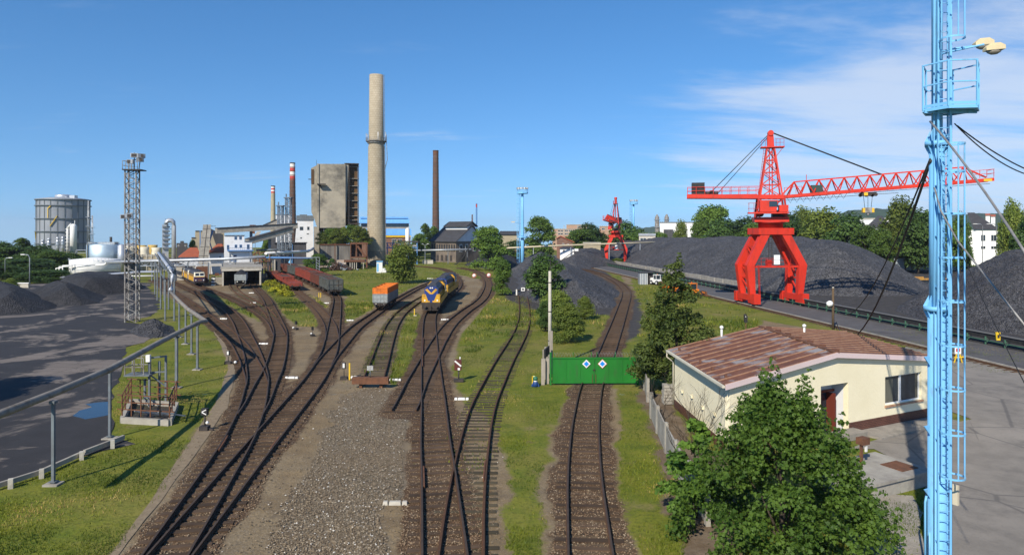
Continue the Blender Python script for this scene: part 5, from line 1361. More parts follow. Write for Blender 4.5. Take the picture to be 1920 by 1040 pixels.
mb = MB(); pbox(mb, 390.5, 392.5, 432, None, d + 5, .4); pbox(mb, 397, 399, 430, 470, d + 5, .4); mb.bar((X(399), d + 5, zat(432, d)), (X(391), d + 5, zat(458, d)), .5); mb.bar((X(391), d + 5, zat(446, d)), (X(398), d + 5, zat(470, d)), .3); pbox(mb, 391, 399, 468, 470, d + 5, .4); wp('steel_legs', mb, m_bsteel, t)
wp('drive_house', pbox(MB(), 397, 406, 422.5, 431, d + 4, 3), m_rust, t)
wp('beam', pbox(MB(), 405, 421, 423.5, 424.5, d + 5, .4), m_post, t)
# grey hopper body behind
d = 196; t = at_thing('grey_hopper', 'dark grey triangular hopper under the conveyor gallery', 'hopper', 408, d); mb = MB()
mb.hexa([(xat(405, d), d, zat(459, d)), (xat(419, d), d, zat(459, d)), (xat(419, d), d + 5, zat(459, d)), (xat(405, d), d + 5, zat(459, d)), (xat(394, d), d, zat(428, d)), (xat(419, d), d, zat(440, d)), (xat(419, d), d + 5, zat(440, d)), (xat(394, d), d + 5, zat(428, d))]); wp('body', mb, m_dgrey, t)
mb = MB(); pbox(mb, 408, 409, 459, None, d, .3); pbox(mb, 416, 417, 459, None, d, .3); wp('legs', mb, m_gsteel, t)
# conveyor galleries
def gallery(lab, p0, p1, hgt, wid, roofm, legs=()):
    a, b = at(*p0), at(*p1); t = thing('conveyor_gallery', lab, 'conveyor', (a.x, a.y, 0), 0, 'conveyor galleries of the works')
    off_ = Vector((0, 0, hgt / 2)); n = (b - a).normalized()
    wp('gallery', MB().bar(a - off_, b - off_, wid, hgt), m_conc, t); wp('roof', MB().bar(a + Vector((0, 0, .12)), b + Vector((0, 0, .12)), wid + .5, .22), roofm, t)
    for f in legs:
        p = a.lerp(b, f); wp('leg', MB().b2((p.x - .3, p.y - .3, 0), (p.x + .3, p.y + .3, p.z - hgt)), m_gsteel, t)
gallery('long nearly level concrete conveyor gallery above the white building', (405, 428.5, 188), (556, 419.5, 200), 1.35, 2.6, m_slate, (.42,))
gallery('lower conveyor gallery climbing from the white building to the tower', (463, 449, 186), (546, 426, 195), 1.4, 2.4, m_slate, (.5,))
gallery('rear conveyor gallery climbing to the left of the striped chimney', (490, 424, 256), (520, 411, 258), 1.5, 2.4, m_slate)
t = at_thing('transfer_house', 'small dark transfer house on legs beside the gallery leg', 'building', 474, 240); mb = MB(); pbox(mb, 468, 480, 421.5, 424, 240, 3); pbox(mb, 470, 478, 433, 438, 240, 3); wp('wall', mb, m_rust, t); mb = MB(); mb.hexa([(xat(471, 238), 238, zat(447, 238)), (xat(476, 238), 238, zat(447, 238)), (xat(476, 238), 240, zat(447, 238)), (xat(471, 238), 240, zat(447, 238)), (xat(478, 238), 238, zat(434, 238)), (xat(486, 238), 238, zat(434, 238)), (xat(486, 238), 240, zat(434, 238)), (xat(478, 238), 240, zat(434, 238))]); wp('chute', mb, m_concl, t); wp('legs', pbox(pbox(MB(), 472, 473, 438, None, 240, .5), 478, 479, 438, None, 240, .5), m_gsteel, t)
# white plant building
d = 163; t = at_thing('white_building', 'white two-storey plant building with blue windows and a balcony', 'building', 447, d); mb = MB()
pbox(mb, 420.5, 458, 442, None, d, 7); pbox(mb, 458.05, 473, 453.5, None, d + .02, 6); w_ = wp('wall', mb, m_wwall, t)
mb = MB(); pbox(mb, 420, 459, 440.8, 441.9, d - .2, 7.5); pbox(mb, 458.6, 473.6, 452.2, 453.4, d - .15, 6.4); wp('roof', mb, m_post, t)
pwin(w_, [(439.5, 444.2, 443.5, 449.2), (448.5, 453.2, 443.2, 449), (440, 444.5, 458.5, 464.5), (449, 453.5, 458.5, 464), (425.5, 429.5, 459, 468), (463, 467.5, 458, 467), (438, 444, 478, 487)], d, m_glass, m_bsteel)
wp('door', pbox(MB(), 432.5, 435.8, 481, 489, d - .05, .04), m_bsteel, w_)
bal = wp('balcony', pbox(MB(), 422.5, 472, 468.8, 470.6, d - 1.2, 1.18), m_bsteel, t)
mb = MB()
for k in range(13): px = 423 + k * 4; pbox(mb, px, px + .35, 464.5, 468.8, d - 1.2, .05)
pbox(mb, 423, 472, 464.3, 464.9, d - 1.2, .05); wp('railing', mb, m_gsteel, bal)
mb = MB()
for px in (427, 465): pbox(mb, px, px + 3.5, 470.7, None, d - 1.0, .3)
wp('balcony_posts', mb, m_gsteel, bal)
# concrete shed
d = 139; zr = zat(503.5, d); t = at_thing('engine_shed', 'low concrete shed with two dark open bays', 'shed', 453, d); x0, x1 = xat(416.5, d), xat(490, d); xm = xat(455, d); D2 = 24
mb = MB(); mb.b2((x0, d, 0), (x0 + .35, d + D2, zr)); mb.b2((x1 - .35, d, 0), (x1, d + D2, zr)); mb.b2((x0 + .36, d + D2 - .4, 0), (x1 - .36, d + D2, zr)); w_ = wp('wall', mb, m_conc, t)
wp('roof', MB().b2((x0 - .3, d - .4, zr + .01), (x1 + .3, d + D2, zr + .38)), m_conc, t); wp('fascia', MB().b2((x0 - .1, d - .5, zr - .42), (x1 + .1, d - .02, zr + .0)), m_concl, t)
for xx in (xm, x1 - .18, x0 + .18): wp('pillar', MB().b2((xx - .17, d - .3, 0), (xx + .17, d - .03, zr - .43)), m_concl, t)
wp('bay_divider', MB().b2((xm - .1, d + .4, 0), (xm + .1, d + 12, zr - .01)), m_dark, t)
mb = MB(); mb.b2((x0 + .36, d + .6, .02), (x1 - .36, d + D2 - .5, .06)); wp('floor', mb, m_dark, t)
# clutter left of the shed: lean-to, wall, striped post
d = 141; t = at_thing('lean_to', 'dark open lean-to with beige roof left of the concrete shed', 'shed', 405, d); mb = MB(); pbox(mb, 393.5, 416, 497, 499, d, 8); wp('roof', mb, m_concl, t); mb = MB(); pbox(mb, 394, 395, 499, None, d, .2); pbox(mb, 403, 411, 512, 517, d, 1); pbox(mb, 414, 415, 499, None, d, .2); pbox(mb, 394, 416, 499, None, d + 7, .4); wp('frame', mb, m_rust, t)
wp('bench', pbox(MB(), 400, 415, 520, None, d - .5, 1.5), m_conc, t)
t = at_thing('striped_post', 'black and white striped post beside the lean-to', 'post', 400, 138); z1 = zat(518, 138); mb = MB(); mb.mi_ = 0
for k in range(6):
    mb.cur = k % 2; mb.b2((-.35, -.2, z1 * k / 6), (.35, .2, z1 * (k + 1) / 6 - .004))
mb.build('post', [m_white, m_black], t)
t = at_thing('concrete_wall', 'beige concrete wall behind the nearest yellow locomotive', 'wall', 376, 148); wp('panel', pbox(MB(), 356, 396, 499, None, 156, .4), m_concl, t); wp('coping', pbox(MB(), 355.5, 396.5, 497.8, 499, 155.9, .6), m_conc, t)
# striped chimneys
def chimney(name, lab, px, ytop, d, r0, r1, mat_, bands=(), rings=0, ringm=None, group=None):
    t = at_thing(name, lab, 'chimney', px, d, group); h = zat(ytop, d)
    R = lambda z: r0 + (r1 - r0) * z / h
    edges = [0] + [zat(b[1], d) for b in sorted(bands, key=lambda b: -b[1])]
    zlow = min([zat(b[1], d) for b in bands]) if bands else h
    MB().lathe([(R(0), 0), (R(zlow), zlow)], 32, cap=False).build('shaft', mat_, t)
    for y0, y1, mm in bands:
        a, b = zat(y1, d), zat(y0, d); MB().lathe([(R(a), a), (R(b), b)], 32, cap=False).build('painted_band', mm, t)
    MB().lathe([(R(h), h), (R(h) * 1.06, h), (R(h) * 1.06, h + .5), (R(h) * .7, h + .5), (R(h) * .7, h - 2)], 32, cap=False).build('rim', mat_ if not bands else m_dark, t)
    for k in range(rings):
        z = h * (k + 1) / (rings + 1); MB().ring((0, 0, z), R(z), .06, .35, 32).build('hoop', ringm or m_rust, t)
    return t, R, h
chimney('striped_chimney', 'tall brown chimney with red and white painted top', 548.5, 307, 330, 1.85, 1.2, m_brown, [(307, 315, m_bandw), (315, 322, m_band), (322, 330, m_bandw), (330, 337.5, m_band)], 22)
chimney('striped_chimney', 'pale chimney with dark rim and pink bands, left of the taller striped one', 512, 350, 372, 1.55, 1.05, m_beige, [(350, 353, m_bandw), (353, 356, m_band), (356, 359, m_bandw), (359, 362, m_band)], 0)
t, R, h = chimney('brown_chimney', 'plain slender brown brick chimney right of centre', 817, 284, 330, 1.78, 1.32, m_brown, (), 26); MB().lathe([(1.36, h - 1.2), (1.38, h + .1)], 32, cap=False).build('top_band', m_rust, t)
t, R, h = chimney('blue_flue', 'thin blue flue pipe behind the brick hall', 893.5, 383, 350, .42, .36, m_bsteel); MB().lathe([(.4, h - 1.5), (.4, h)], 12, cap=False).build('red_tip', m_band, t)
t = at_thing('lattice_mast', 'short rusty lattice mast left of the thin blue flue', 'mast', 885.5, 345); h = zat(402, 345); mb = MB()
for a in range(4): mb.tube((.5 * math.cos(a * PI / 2), .5 * math.sin(a * PI / 2), 0), (.25 * math.cos(a * PI / 2), .25 * math.sin(a * PI / 2), h), .1, 4)
for k in range(12): mb.bar((-.45, 0, h * k / 12), (.45, 0, h * (k + 1) / 12), .1)
mb.build('frame', m_rust, t)
# great chimney
d = 226; t = at_thing('great_chimney', 'great pale concrete chimney with a ringed gallery, tallest in the view', 'chimney', 705.5, d); h = zat(141, d); z1 = zat(470, d); z2 = zat(275, d); rb, rt = 17.6 * d / F, 13.2 * d / F
R = lambda z: rb + (rt - rb) * z / h
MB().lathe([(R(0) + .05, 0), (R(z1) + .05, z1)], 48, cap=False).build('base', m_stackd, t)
MB().lathe([(R(z1), z1), (R(z2), z2)], 48, cap=False).build('shaft', m_stack, t); MB().lathe([(R(z2) - .12, z2), (R(h) - .1, h), (R(h) * .75, h), (R(h) * .75, h - 3)], 48, cap=False).build('upper_shaft', m_stack, t)
zg = zat(266, d); mb = MB(); mb.ring((0, 0, zg), R(zg), .8, .18, 40); mb.ring((0, 0, zg - .55), R(zg), .35, .3, 40)
gl = mb.build('gallery', m_lattice, t); mb = MB(); mb.ring((0, 0, zg + 1.15), R(zg) + .75, .06, .06, 40); mb.ring((0, 0, zg + .6), R(zg) + .75, .05, .05, 40)
for k in range(24): a = k * PI / 12; mb.bar(((R(zg) + .77) * math.cos(a), (R(zg) + .77) * math.sin(a), zg + .1), ((R(zg) + .77) * math.cos(a), (R(zg) + .77) * math.sin(a), zg + 1.2), .06)
mb.build('railing', m_lattice, gl)
for a, l, mm in ((-2.75, 2.6, m_galv), (-1.2, 2.8, m_white), (-.2, 3.2, m_galv), (.1, 2.4, m_galv), (-2.4, 2.2, m_galv)): MB().tube(((R(zg) + .7) * math.cos(a), (R(zg) + .7) * math.sin(a), zg + .2), ((R(zg) + .7) * math.cos(a), (R(zg) + .7) * math.sin(a), zg + l), .13, 6).build('aerial', mm, gl)
mb = MB(); a = -.15; ca, sa = math.cos(a), math.sin(a)
for s in (-.22, .22): mb.path([((R(z) + .3) * ca - s * sa, (R(z) + .3) * sa + s * ca, z) for z in np.linspace(0, h, 20)], .05, 4)
for k in range(90): z = k * h / 90; mb.bar(((R(z) + .3) * ca + .22 * sa, (R(z) + .3) * sa - .22 * ca, z), ((R(z) + .3) * ca - .22 * sa, (R(z) + .3) * sa + .22 * ca, z), .05)
mb.path([((R(zg) + .9) * ca, (R(zg) + .9) * sa, zg), ((R(zg) + 1.2) * ca, (R(zg) + 1.2) * sa, zg - 6), ((R(zg) + .4) * ca, (R(zg) + .4) * sa, zg - 9)], .1, 5); mb.build('ladder', m_lattice, t)
# ruined coal tower
d = 240; S = d / F; X = lambda p, q=d: xat(p, q); Z = lambda y: zat(y, d); t = at_thing('coal_tower', 'ruined concrete coal tower with an open rusty stair bay on its right', 'tower', 628, d)
mb = MB(); mb.hexa([(X(597), d, Z(427)), (X(648), d, Z(427)), (X(648), d + 12, Z(427)), (X(597), d + 12, Z(427)), (X(596), d, Z(308)), (X(647), d, Z(307)), (X(647), d + 12, Z(307)), (X(596), d + 12, Z(308))]); body = wp('front_wall', mb, m_tower, t)
mb = MB(); pts = [(X(596) - .02, Z(309)), (X(596) - .02, Z(430)), (X(589), Z(409)), (X(584), Z(398)), (X(583.2), Z(316))]; mb.extr(pts, 'y', d + 1.2, d + 10); wp('left_cheek', mb, m_tower, t)
wp('opening', MB().b2((X(583.6), d + 1.0, Z(345)), (X(588.5), d + 1.22, Z(318))), m_brpan, body)
mb = MB(); mb.b2((X(588.5), d + .6, 0), (X(598), d + 4, Z(425))); mb.b2((X(588.5), d + 8, 0), (X(598), d + 12, Z(425))); 
for px in (606, 614, 634, 645): mb.b2((X(px), d + 1, 0), (X(px + 2.5), d + 2, Z(427.2)))
wp('legs', mb, m_tower, t); wp('rear_wall', MB().b2((X(598.2), d + 6, 0), (X(647), d + 11, Z(427.3))), m_dgrey, t)
mb = MB(); mb.b2((X(594.8), d - .35, Z(430)), (X(598.2), d - .01, Z(308))); mb.b2((X(644.5), d - .35, Z(425)), (X(647.8), d - .01, Z(307))); wp('buttress', mb, m_tower, body)
mb = MB(); mb.b2((X(595), d - 2.2, Z(347)), (X(611), d - .36, Z(345.4))); mb.bar((X(600), d - 2, Z(347)), (X(603), d - .3, Z(352)), .3); mb.b2((X(578), d + 3, Z(336.5)), (X(584), d + 3.4, Z(335))); wp('broken_bracket', mb, m_dark, body)
mb = MB(); mb.hexa([(X(648.05), d + .5, Z(402)), (X(650), d + .5, Z(395)), (X(650), d + 11, Z(395)), (X(648.05), d + 11, Z(402)), (X(648.05), d + .5, Z(308)), (X(653.5), d + .5, Z(308)), (X(653.5), d + 11, Z(308)), (X(648.05), d + 11, Z(308))]); wp('right_cheek', mb, m_conc, t)
bay = wp('stair_bay', MB().b2((X(648.2), d + 2.5, Z(423)), (X(671.5), d + 11, Z(309))), m_brpan, t)
mb = MB()
for yy in (310, 333, 347, 361, 375, 389, 404, 412): mb.b2((X(652), d + 1.6, Z(yy) - .16), (X(674), d + 2.45, Z(yy)))
wp('floor_slabs', mb, m_conc, bay); mb = MB()
for px in (653.6, 671.5): mb.b2((X(px), d + .5, Z(425)), (X(px) + .3, d + .9, Z(306.5)))
mb.b2((X(646), d + .2, Z(307)), (X(673.5), d + 11.2, Z(305))); pbox(mb, 653, 676, 418, 420, d, 2); pbox(mb, 656, 657, 420, None, d, .4); pbox(mb, 672, 673, 420, None, d, .4); wp('steel_columns', mb, m_dark, bay)
wp('rod', MB().tube((X(593), d + 5, Z(308)), (X(593), d + 5, Z(298)), .06, 5), m_dark, t)
# bunker wall with birches on top
d = 212; X = lambda p, q=d: xat(p, q); Z = lambda y: zat(y, d); m_bunk = M('bunker_stained', (.20, .185, .165), (.10, .095, .09), .8, .95, stretch=(1.2, 1, .12), c3=(.05, .045, .04), s3=.3, lo3=.5, hi3=.7)
t = at_thing('bunker', 'long stained grey bunker wall with birches growing on it', 'wall', 640, d); mb = MB(); pbox(mb, 601, 657, 459, 487, d, 9); b = wp('wall', mb, m_bunk, t); wp('plinth', pbox(MB(), 598, 662, 487.2, None, d - .8, 10), m_pink, t)
mb = MB()
for px in (625.5, 655): pbox(mb, px, px + 1.6, 456, None, d - 1.2, .35)
wp('posts', mb, m_rust, t); wp('top_beam', pbox(MB(), 600, 658, 458, 459.2, d - .3, 9), m_rust, t)
t = at_thing('rusty_frame', 'dark rusty steel frame between the bunker wall and the great chimney', 'steel frame', 672, 208); d = 208; mb = MB()
pbox(mb, 657, 690, 455, 458, d, 8); pbox(mb, 686, 689, 456, None, d, 1); pbox(mb, 667, 669, 456, 482, d, 1); pbox(mb, 657, 690, 482, 483.5, d, 6); mb.bar((xat(670, d), d, zat(461, d)), (xat(686, d), d, zat(482, d)), .6); mb.bar((xat(671, d), d, zat(463, d)), (xat(680, d), d, zat(470, d)), .3)
wp('beams', mb, m_rust, t); wp('back_plate', pbox(MB(), 658, 688, 458, 482, d + 7, .5), m_load, t)
t = at_thing('loading_dock', 'dark collapsed platform on legs in front of the rusty frame', 'platform', 665, 200); d = 200; mb = MB(); pbox(mb, 645, 684, 488, 491, d, 5); wp('deck', mb, m_rust, t); mb = MB()
for px in (646, 656, 660, 664, 668, 681): pbox(mb, px, px + 1.3, 491, None, d + .2, .4)
wp('legs', mb, m_concl, t); wp('dark_back', pbox(MB(), 655, 683, 491, None, d + 4.2, .4), m_dark, t)
GBI = 'birches growing on the bunker'
for k, (px, yt, dd, w_, lb) in enumerate(((606, 434, 218, 17, 'birch at the left end of the row on the bunker wall'), (619, 429, 219, 18, 'birch under the coal tower, second from the left on the bunker'), (632, 431, 217, 18, 'birch under the middle of the coal tower, on the bunker'), (645, 427, 219, 17, 'birch under the right edge of the coal tower, on the bunker'), (657, 423, 220, 18, 'tallest birch of the row, below the open stair bay'), (670, 426, 218, 18, 'birch right of the tallest one on the bunker'), (682, 429, 219, 18, 'birch touching the great chimney, on the bunker'))):
    m_ = PT[('bush', 'dome', 'yel')[k % 3]]; zb = zat(459, 212); hh = zat(yt, dd) - zb; sx = w_ * dd / F / 2 / m_[3]
    plant('tree', lb, 'tree', (xat(px, dd), dd, zb - .1), m_, k * 1.3, (sx * 1.7, sx * 1.7, hh / 10 * 1.03), GBI)
# scrap pile
r = random.Random(4); d = 195; t = at_thing('scrap_pile', 'heap of dark scrap metal in front of the pink bunker wall', 'scrap pile', 637, d); mb = MB(); mb2 = MB()
for k in range(260):
    px = r.gauss(636, 11); zz = max(.1, 2.0 * math.exp(-((px - 634) / 14) ** 2) * r.uniform(.1, 1)); p = Vector((xat(px, d) - t.location.x, r.uniform(-2, 2), zz)); q = Vector((r.uniform(-1, 1), r.uniform(-1, 1), r.uniform(-.6, .6)))
    (mb if k % 5 else mb2).bar(p - q * .7, p + q * .7, r.uniform(.12, .5), r.uniform(.1, .4))
mb.build('dark_scrap', m_load, t); mb2.build('pale_scrap', m_galv, t)
# white block building behind
d = 246; t = at_thing('white_plant_block', 'windowed white plant block with grey roof left of the coal tower', 'building', 570, d); X = lambda p: xat(p, d); Z = lambda y: zat(y, d)
mb = MB(); mb.hexa([(X(550), d, 0), (X(588), d, 0), (X(588), d + 10, 0), (X(550), d + 10, 0), (X(556.5), d, Z(413)), (X(587.5), d, Z(413)), (X(587.5), d + 10, Z(413)), (X(556.5), d + 10, Z(413))]); w_ = wp('wall', mb, m_wwall, t)
wp('roof', pbox(pbox(MB(), 555, 588.5, 404, 412.9, d - .3, 10.6), 565, 579, 402.2, 403.9, d + 2, 5), m_post, t)
pwin(w_, [(562, 568.5, 425, 431.5), (576, 580, 425, 431), (563, 566, 445, 447), (575, 579, 437.5, 439)], d - .01, m_glass, m_dark)
t = at_thing('dark_hall', 'long dark clad hall below the white plant block', 'building', 566, 224); wp('wall', pbox(MB(), 528, 588, 456, None, 232, 8), m_dgrey, t); wp('roof', pbox(MB(), 527, 589, 454.5, 455.9, 231.5, 9), m_slate, t); wp('drainpipe', pbox(MB(), 561, 562, 458, None, 231.6, .2), m_bsteel, t)
t = at_thing('white_annex', 'white block behind the gallery, between the two striped chimneys', 'building', 530, 268); wp('wall', pbox(MB(), 517, 546, 403, None, 268, 9), m_wwall, t); wp('roof', pbox(MB(), 516.5, 546.5, 402, 402.9, 267.8, 9.4), m_post, t)
t = at_thing('dark_bunker', 'black hall under the lower conveyor gallery', 'building', 517, 236); wp('wall', pbox(MB(), 506, 530, 440, None, 243, 8), m_dgrey, t); wp('roof', pbox(MB(), 505.5, 530.5, 439, 439.9, 242.6, 8.6), m_slate, t)
# twin steel gantry towers
def latt(lab, px, ytop, d, w_, group):
    t = at_thing('gantry_tower', lab, 'steel tower', px, d, group); h = zat(ytop, d); mb = MB(); w2 = w_ / 2
    for sx in (-1, 1):
        for sy in (-1, 1): mb.bar((sx * w2, sy * w2, 0), (sx * w2, sy * w2, h), .28)
    n = 12
    for k in range(n):
        z0, z1 = h * k / n, h * (k + 1) / n
        for sy in (-1, 1): mb.bar((-w2 * (1 if k % 2 else -1), sy * w2, z0), (w2 * (1 if k % 2 else -1), sy * w2, z1), .16); mb.bar((-w2, sy * w2, z1), (w2, sy * w2, z1), .16)
    mb.box((0, 0, h), (w_ + .8, w_ + .8, .3)); mb.box((-w2, 0, h + .6), (.3, .3, 1.2)); mb.build('frame', m_gsteel, t)
latt('lower blue-grey lattice tower left of its taller twin', 526, 386, 205, 1.25, 'twin lattice towers before the white plant block'); latt('taller blue-grey lattice tower before the white plant block', 541, 371, 206, 1.4, 'twin lattice towers before the white plant block')
# overhead pipes and catenary-like frames in front of the white block
def piperun(name, lab, pts, r, mat_, posts, pm=None, group=None, yb=None):
    P3 = [at(*p) for p in pts]; t = thing(name, lab, 'pipeline', (P3[0].x, P3[0].y, 0), 0, group)
    wp('pipe', MB().path(P3, r, 10), mat_, t)
    for q in posts:
        a = at(*q); wp('post', MB().b2((a.x - .12, a.y - .12, 0), (a.x + .12, a.y + .12, a.z - r)), pm or m_post, t)
    return t
piperun('overhead_pipeline', 'pale overhead pipe rising from the gantry posts to the coal tower', [(498, 475, 186), (548, 472.5, 200), (577, 471, 208), (588, 465.5, 212)], .42, m_hazyw, [(512, 475, 190), (546, 473, 199)])
piperun('overhead_pipeline', 'blue overhead pipe above the wagons', [(482, 482.5, 168), (600, 484, 168)], .22, m_bsteel, [(492, 483, 168), (545, 483, 168)])
piperun('overhead_pipeline', 'thin grey overhead pipe behind the white building', [(481, 469, 190), (520, 468, 190)], .3, m_post, [(484, 469, 190), (518, 469, 190)])
t = at_thing('pipe_gantry', 'tangle of rusty pipe gantry between the shed and the red wagons', 'pipe rack', 487, 152); mb = MB(); d = 152
for px in (478, 487, 497, 506): mb.tube((xat(px, d), d, 0), (xat(px, d), d, zat(470 + (px % 3) * 3, d)), .1, 6)
for ya, yb_, x0, x1 in ((476, 473, 474, 497), (482, 486, 472, 500), (488, 492, 476, 508), (479, 470, 474, 486), (494, 488, 480, 506)): mb.bar(at(x0, ya, d), at(x1, yb_, d), .16)
wp('frame', mb, m_rust, t)
t = at_thing('portal_gantry', 'grey portal frame beside the ivy shrub over the gondolas', 'steel frame', 590, 150); d = 150; mb = MB()
for px in (592.5, 598.5): pbox(mb, px, px + .8, 483, None, d, .12)
pbox(mb, 545, 599.3, 482, 483, d, .12)
for k in range(6): mb.bar(at(592.8, 486 + k * 5, d), at(598.8, 491 + k * 5, d), .08)
wp('frame', mb, m_galv, t)
t = at_thing('insulator_stack', 'stack of pale blue discs on a blue post behind the gondolas', 'insulator', 545, 178); MB().lathe([(.25, 0)] + [(v, .6 + k * .35) for k in range(9) for v in ((.62,) if k % 2 else (.3,))] + [(.1, 4.2)], 14).build('discs', m_blue, t)
t = at_thing('dark_portal', 'dark portal building over the far end of the red wagons', 'building', 510, 182); d = 182; mb = MB(); pbox(mb, 501, 506, 488, None, d, 4); pbox(mb, 515, 526, 488, None, d, 4); pbox(mb, 500, 527, 484, 488, d, 4); wp('wall', mb, m_dgrey, t); wp('pale_pillar', pbox(MB(), 512.5, 515, 487, None, d - .5, .5), m_concl, t)
MB().box((0, 0, 0), (.5, .1, .5)).build('lit_lamp', m_yel, t, (xat(506, d) - t.location.x - .1, -.1, 4))
# blue hall
d = 300; X = lambda p: xat(p, d); Z = lambda y: zat(y, d); t = at_thing('blue_hall', 'long hall with bright blue sheet roofs behind the great chimney', 'building', 722, d)
wp('wall', MB().b2((X(674), d, 0), (X(770), d + 22, Z(441))), m_brick, t)
wp('lower_roof', MB().extr([(d - .5, Z(441)), (d + 7, Z(428.5)), (d + 15, Z(428.5)), (d + 22.5, Z(441))], 'x', X(673), X(772)), m_broof, t)
wp('clerestory', MB().b2((X(676), d + 7.1, Z(428.4)), (X(768), d + 14.9, Z(417.5))), m_conc, t); mb = MB()
for yy in (422.5, 425): mb.b2((X(676), d + 7.0, Z(yy)), (X(768), d + 7.09, Z(yy - 1.2)))
wp('window_bands', mb, m_glass, t)
wp('upper_roof', MB().extr([(d + 5.5, Z(418)), (d + 8, Z(409.5)), (d + 14, Z(409.5)), (d + 16.5, Z(418))], 'x', X(673), X(769)), m_broof, t)
wp('ridge_roof', MB().extr([(d + 7.5, Z(408.5)), (d + 9, Z(405.5)), (d + 13, Z(405.5)), (d + 14.5, Z(408.5))], 'x', X(674), X(767)), m_broof, t)
wp('ridge_wall', MB().b2((X(676), d + 8.1, Z(409.4)), (X(766), d + 13.9, Z(408.6))), m_dgrey, t); wp('eaves_band', MB().b2((X(690), d - .4, Z(444.5)), (X(770), d - .02, Z(441.5))), m_yel, t)
pwin(t.children[0], [(735, 743, 448, 456), (746, 754, 448, 456)], d)
t = at_thing('white_silo', 'slim white silo standing before the blue hall', 'silo', 764, 262); rr = 4 * 262 / F; h = zat(430, 262); MB().lathe([(rr, 0), (rr, h), (rr * .5, h + .5), (.01, h + .6)], 20).build('shell', m_hazyw, t); MB().tube((.3, 0, h), (.3, 0, h + 1), .12, 6).build('vent', m_white, t)
d = 232; t = at_thing('blue_loading_bridge', 'open blue steel loading bridge with a dark roof, right of the great chimney', 'steel structure', 758, d); mb = MB()
wp('roof', pbox(MB(), 748, 784, 452, 454.5, d, 5), m_slate, t)
for px in (725, 735, 750, 765, 781): pbox(mb, px, px + 1.8, 454.6, None, d + .3, .4)
pbox(mb, 724, 783, 463.5, 465.5, d + .2, .4)
for k in range(7): mb.bar(at(725 + k * 6, 456, d + .4), at(731 + k * 6, 464, d + .4), .2)
pbox(mb, 724, 750, 454.8, 456, d + .2, .4); wp('frame', mb, m_bsteel, t); mb = MB(); pbox(mb, 760, 780, 460, 461, d, .1)
for k in range(6): pbox(mb, 760 + k * 4, 760.5 + k * 4, 457.5, 463.4, d, .1)
wp('railing', mb, m_white, t)
# brick hall
t = at_thing('brick_hall', 'old sooty brick hall with dark gabled roof and clerestory', 'building', 855, 246); t.rotation_euler = (0, 0, 0)
cx, cy = xat(855, 246), 246.0; t.location = (cx, cy, 0); t.scale = (1, 1, 1); t.rotation_euler = (0, 0, -.64)   # local -x runs along the long wall, local +y into the gable
Lh, Wh = 12.5, 17.0; ze, zr = zat(452.5, 246), zat(422, 250)
MB().b2((-Lh, 0, 0), (0, Wh, ze)).build('wall', m_sooty, t); w_ = t.children[0]
MB().extr([(0, ze + .01), (Wh, ze + .01), (Wh / 2, zr - .3)], 'x', -.5, -.02).build('gable', m_wwall, t)
k_ = .36
mb = MB()
for s in (0, 1):
    y0, y1 = (-.7, Wh * .5) if s == 0 else (Wh + .7, Wh * .5)
    mb.hexa([(-Lh - .5, y0, ze - .2), (.7, y0, ze - .2), (.7, y1, zr - .35), (-Lh - .5, y1, zr - .35), (-Lh - .5, y0, ze + .05), (.7, y0, ze + .05), (.7, y1, zr - .1), (-Lh - .5, y1, zr - .1)])
mb.build('roof', m_slate, t); rf = [c for c in t.children if c.name.startswith('roof')][0]
y0, y1 = Wh * k_ - .6, Wh * (1 - k_) + .6; zc0 = ze + (zr - ze) * 2 * (k_ - .035) + .1
MB().b2((-Lh * .85, y0 + .6, zc0), (.1, y1 - .6, zc0 + 1.5)).build('clerestory', m_wwall, t)
mb = MB()
for s in (0, 1):
    a, b = (y0 - .3, Wh / 2) if s == 0 else (y1 + .3, Wh / 2)
    mb.hexa([(-Lh * .88, a, zc0 + 1.4), (.7, a, zc0 + 1.4), (.7, b, zc0 + 3.2), (-Lh * .88, b, zc0 + 3.2), (-Lh * .88, a, zc0 + 1.6), (.7, a, zc0 + 1.6), (.7, b, zc0 + 3.4), (-Lh * .88, b, zc0 + 3.4)])
mb.build('clerestory_roof', m_slate, t); MB().extr([(y0 + .6, zc0 + 1.5), (y1 - .6, zc0 + 1.5), (Wh / 2, zc0 + 3.1)], 'x', -.2, .1).build('clerestory_gable', m_pink, t)
for k in range(10):
    x = -Lh + .6 + k * 1.2; f = MB().b2((x, -.08, ze * .52), (x + .62, 0, ze * .86)); o = f.build('window', m_dark, w_); MB().b2((x + .12, -.1, ze * .55), (x + .5, -.081, ze * .83)).build('pane', m_glass, o)
for k in range(4):
    x = -Lh + 3 + k * 2.2; MB().b2((x, -.06, .5), (x + 1.1, 0, ze * .34)).build('ground_opening', m_dark, w_)
for y in (2.0, 5.2, 9.5, 13):
    f = MB().b2((0, y, ze * .5), (.06, y + 1.4, ze * .86)); o = f.build('window', m_white, w_); MB().b2((.061, y + .15, ze * .53), (.08, y + 1.25, ze * .83)).build('pane', m_glass, o)
MB().b2((0, 3, 0), (.06, 4.6, ze * .34)).build('door', m_dark, w_)
piperun('overhead_pipeline', 'level grey pipe on posts crossing in front of the brick hall', [(776, 469.5, 235), (884, 467.5, 235)], .32, m_galv, [(797, 469, 235), (840, 468.5, 235), (876, 468, 235)])
t = at_thing('twin_lamp', 'double-armed street lamp left of the brick hall', 'street lamp', 797, 238); h = zat(460, 238); MB().tube((0, 0, 0), (0, 0, h), .09, 6).build('pole', m_galv, t)
for s in (-1, 1): a = MB().tube((0, 0, h), (s * .8, 0, h + .5), .06, 5).build('arm', m_galv, t); MB().box((s * 1.0, 0, h + .55), (.6, .3, .16)).build('lamp_head', m_white, a)
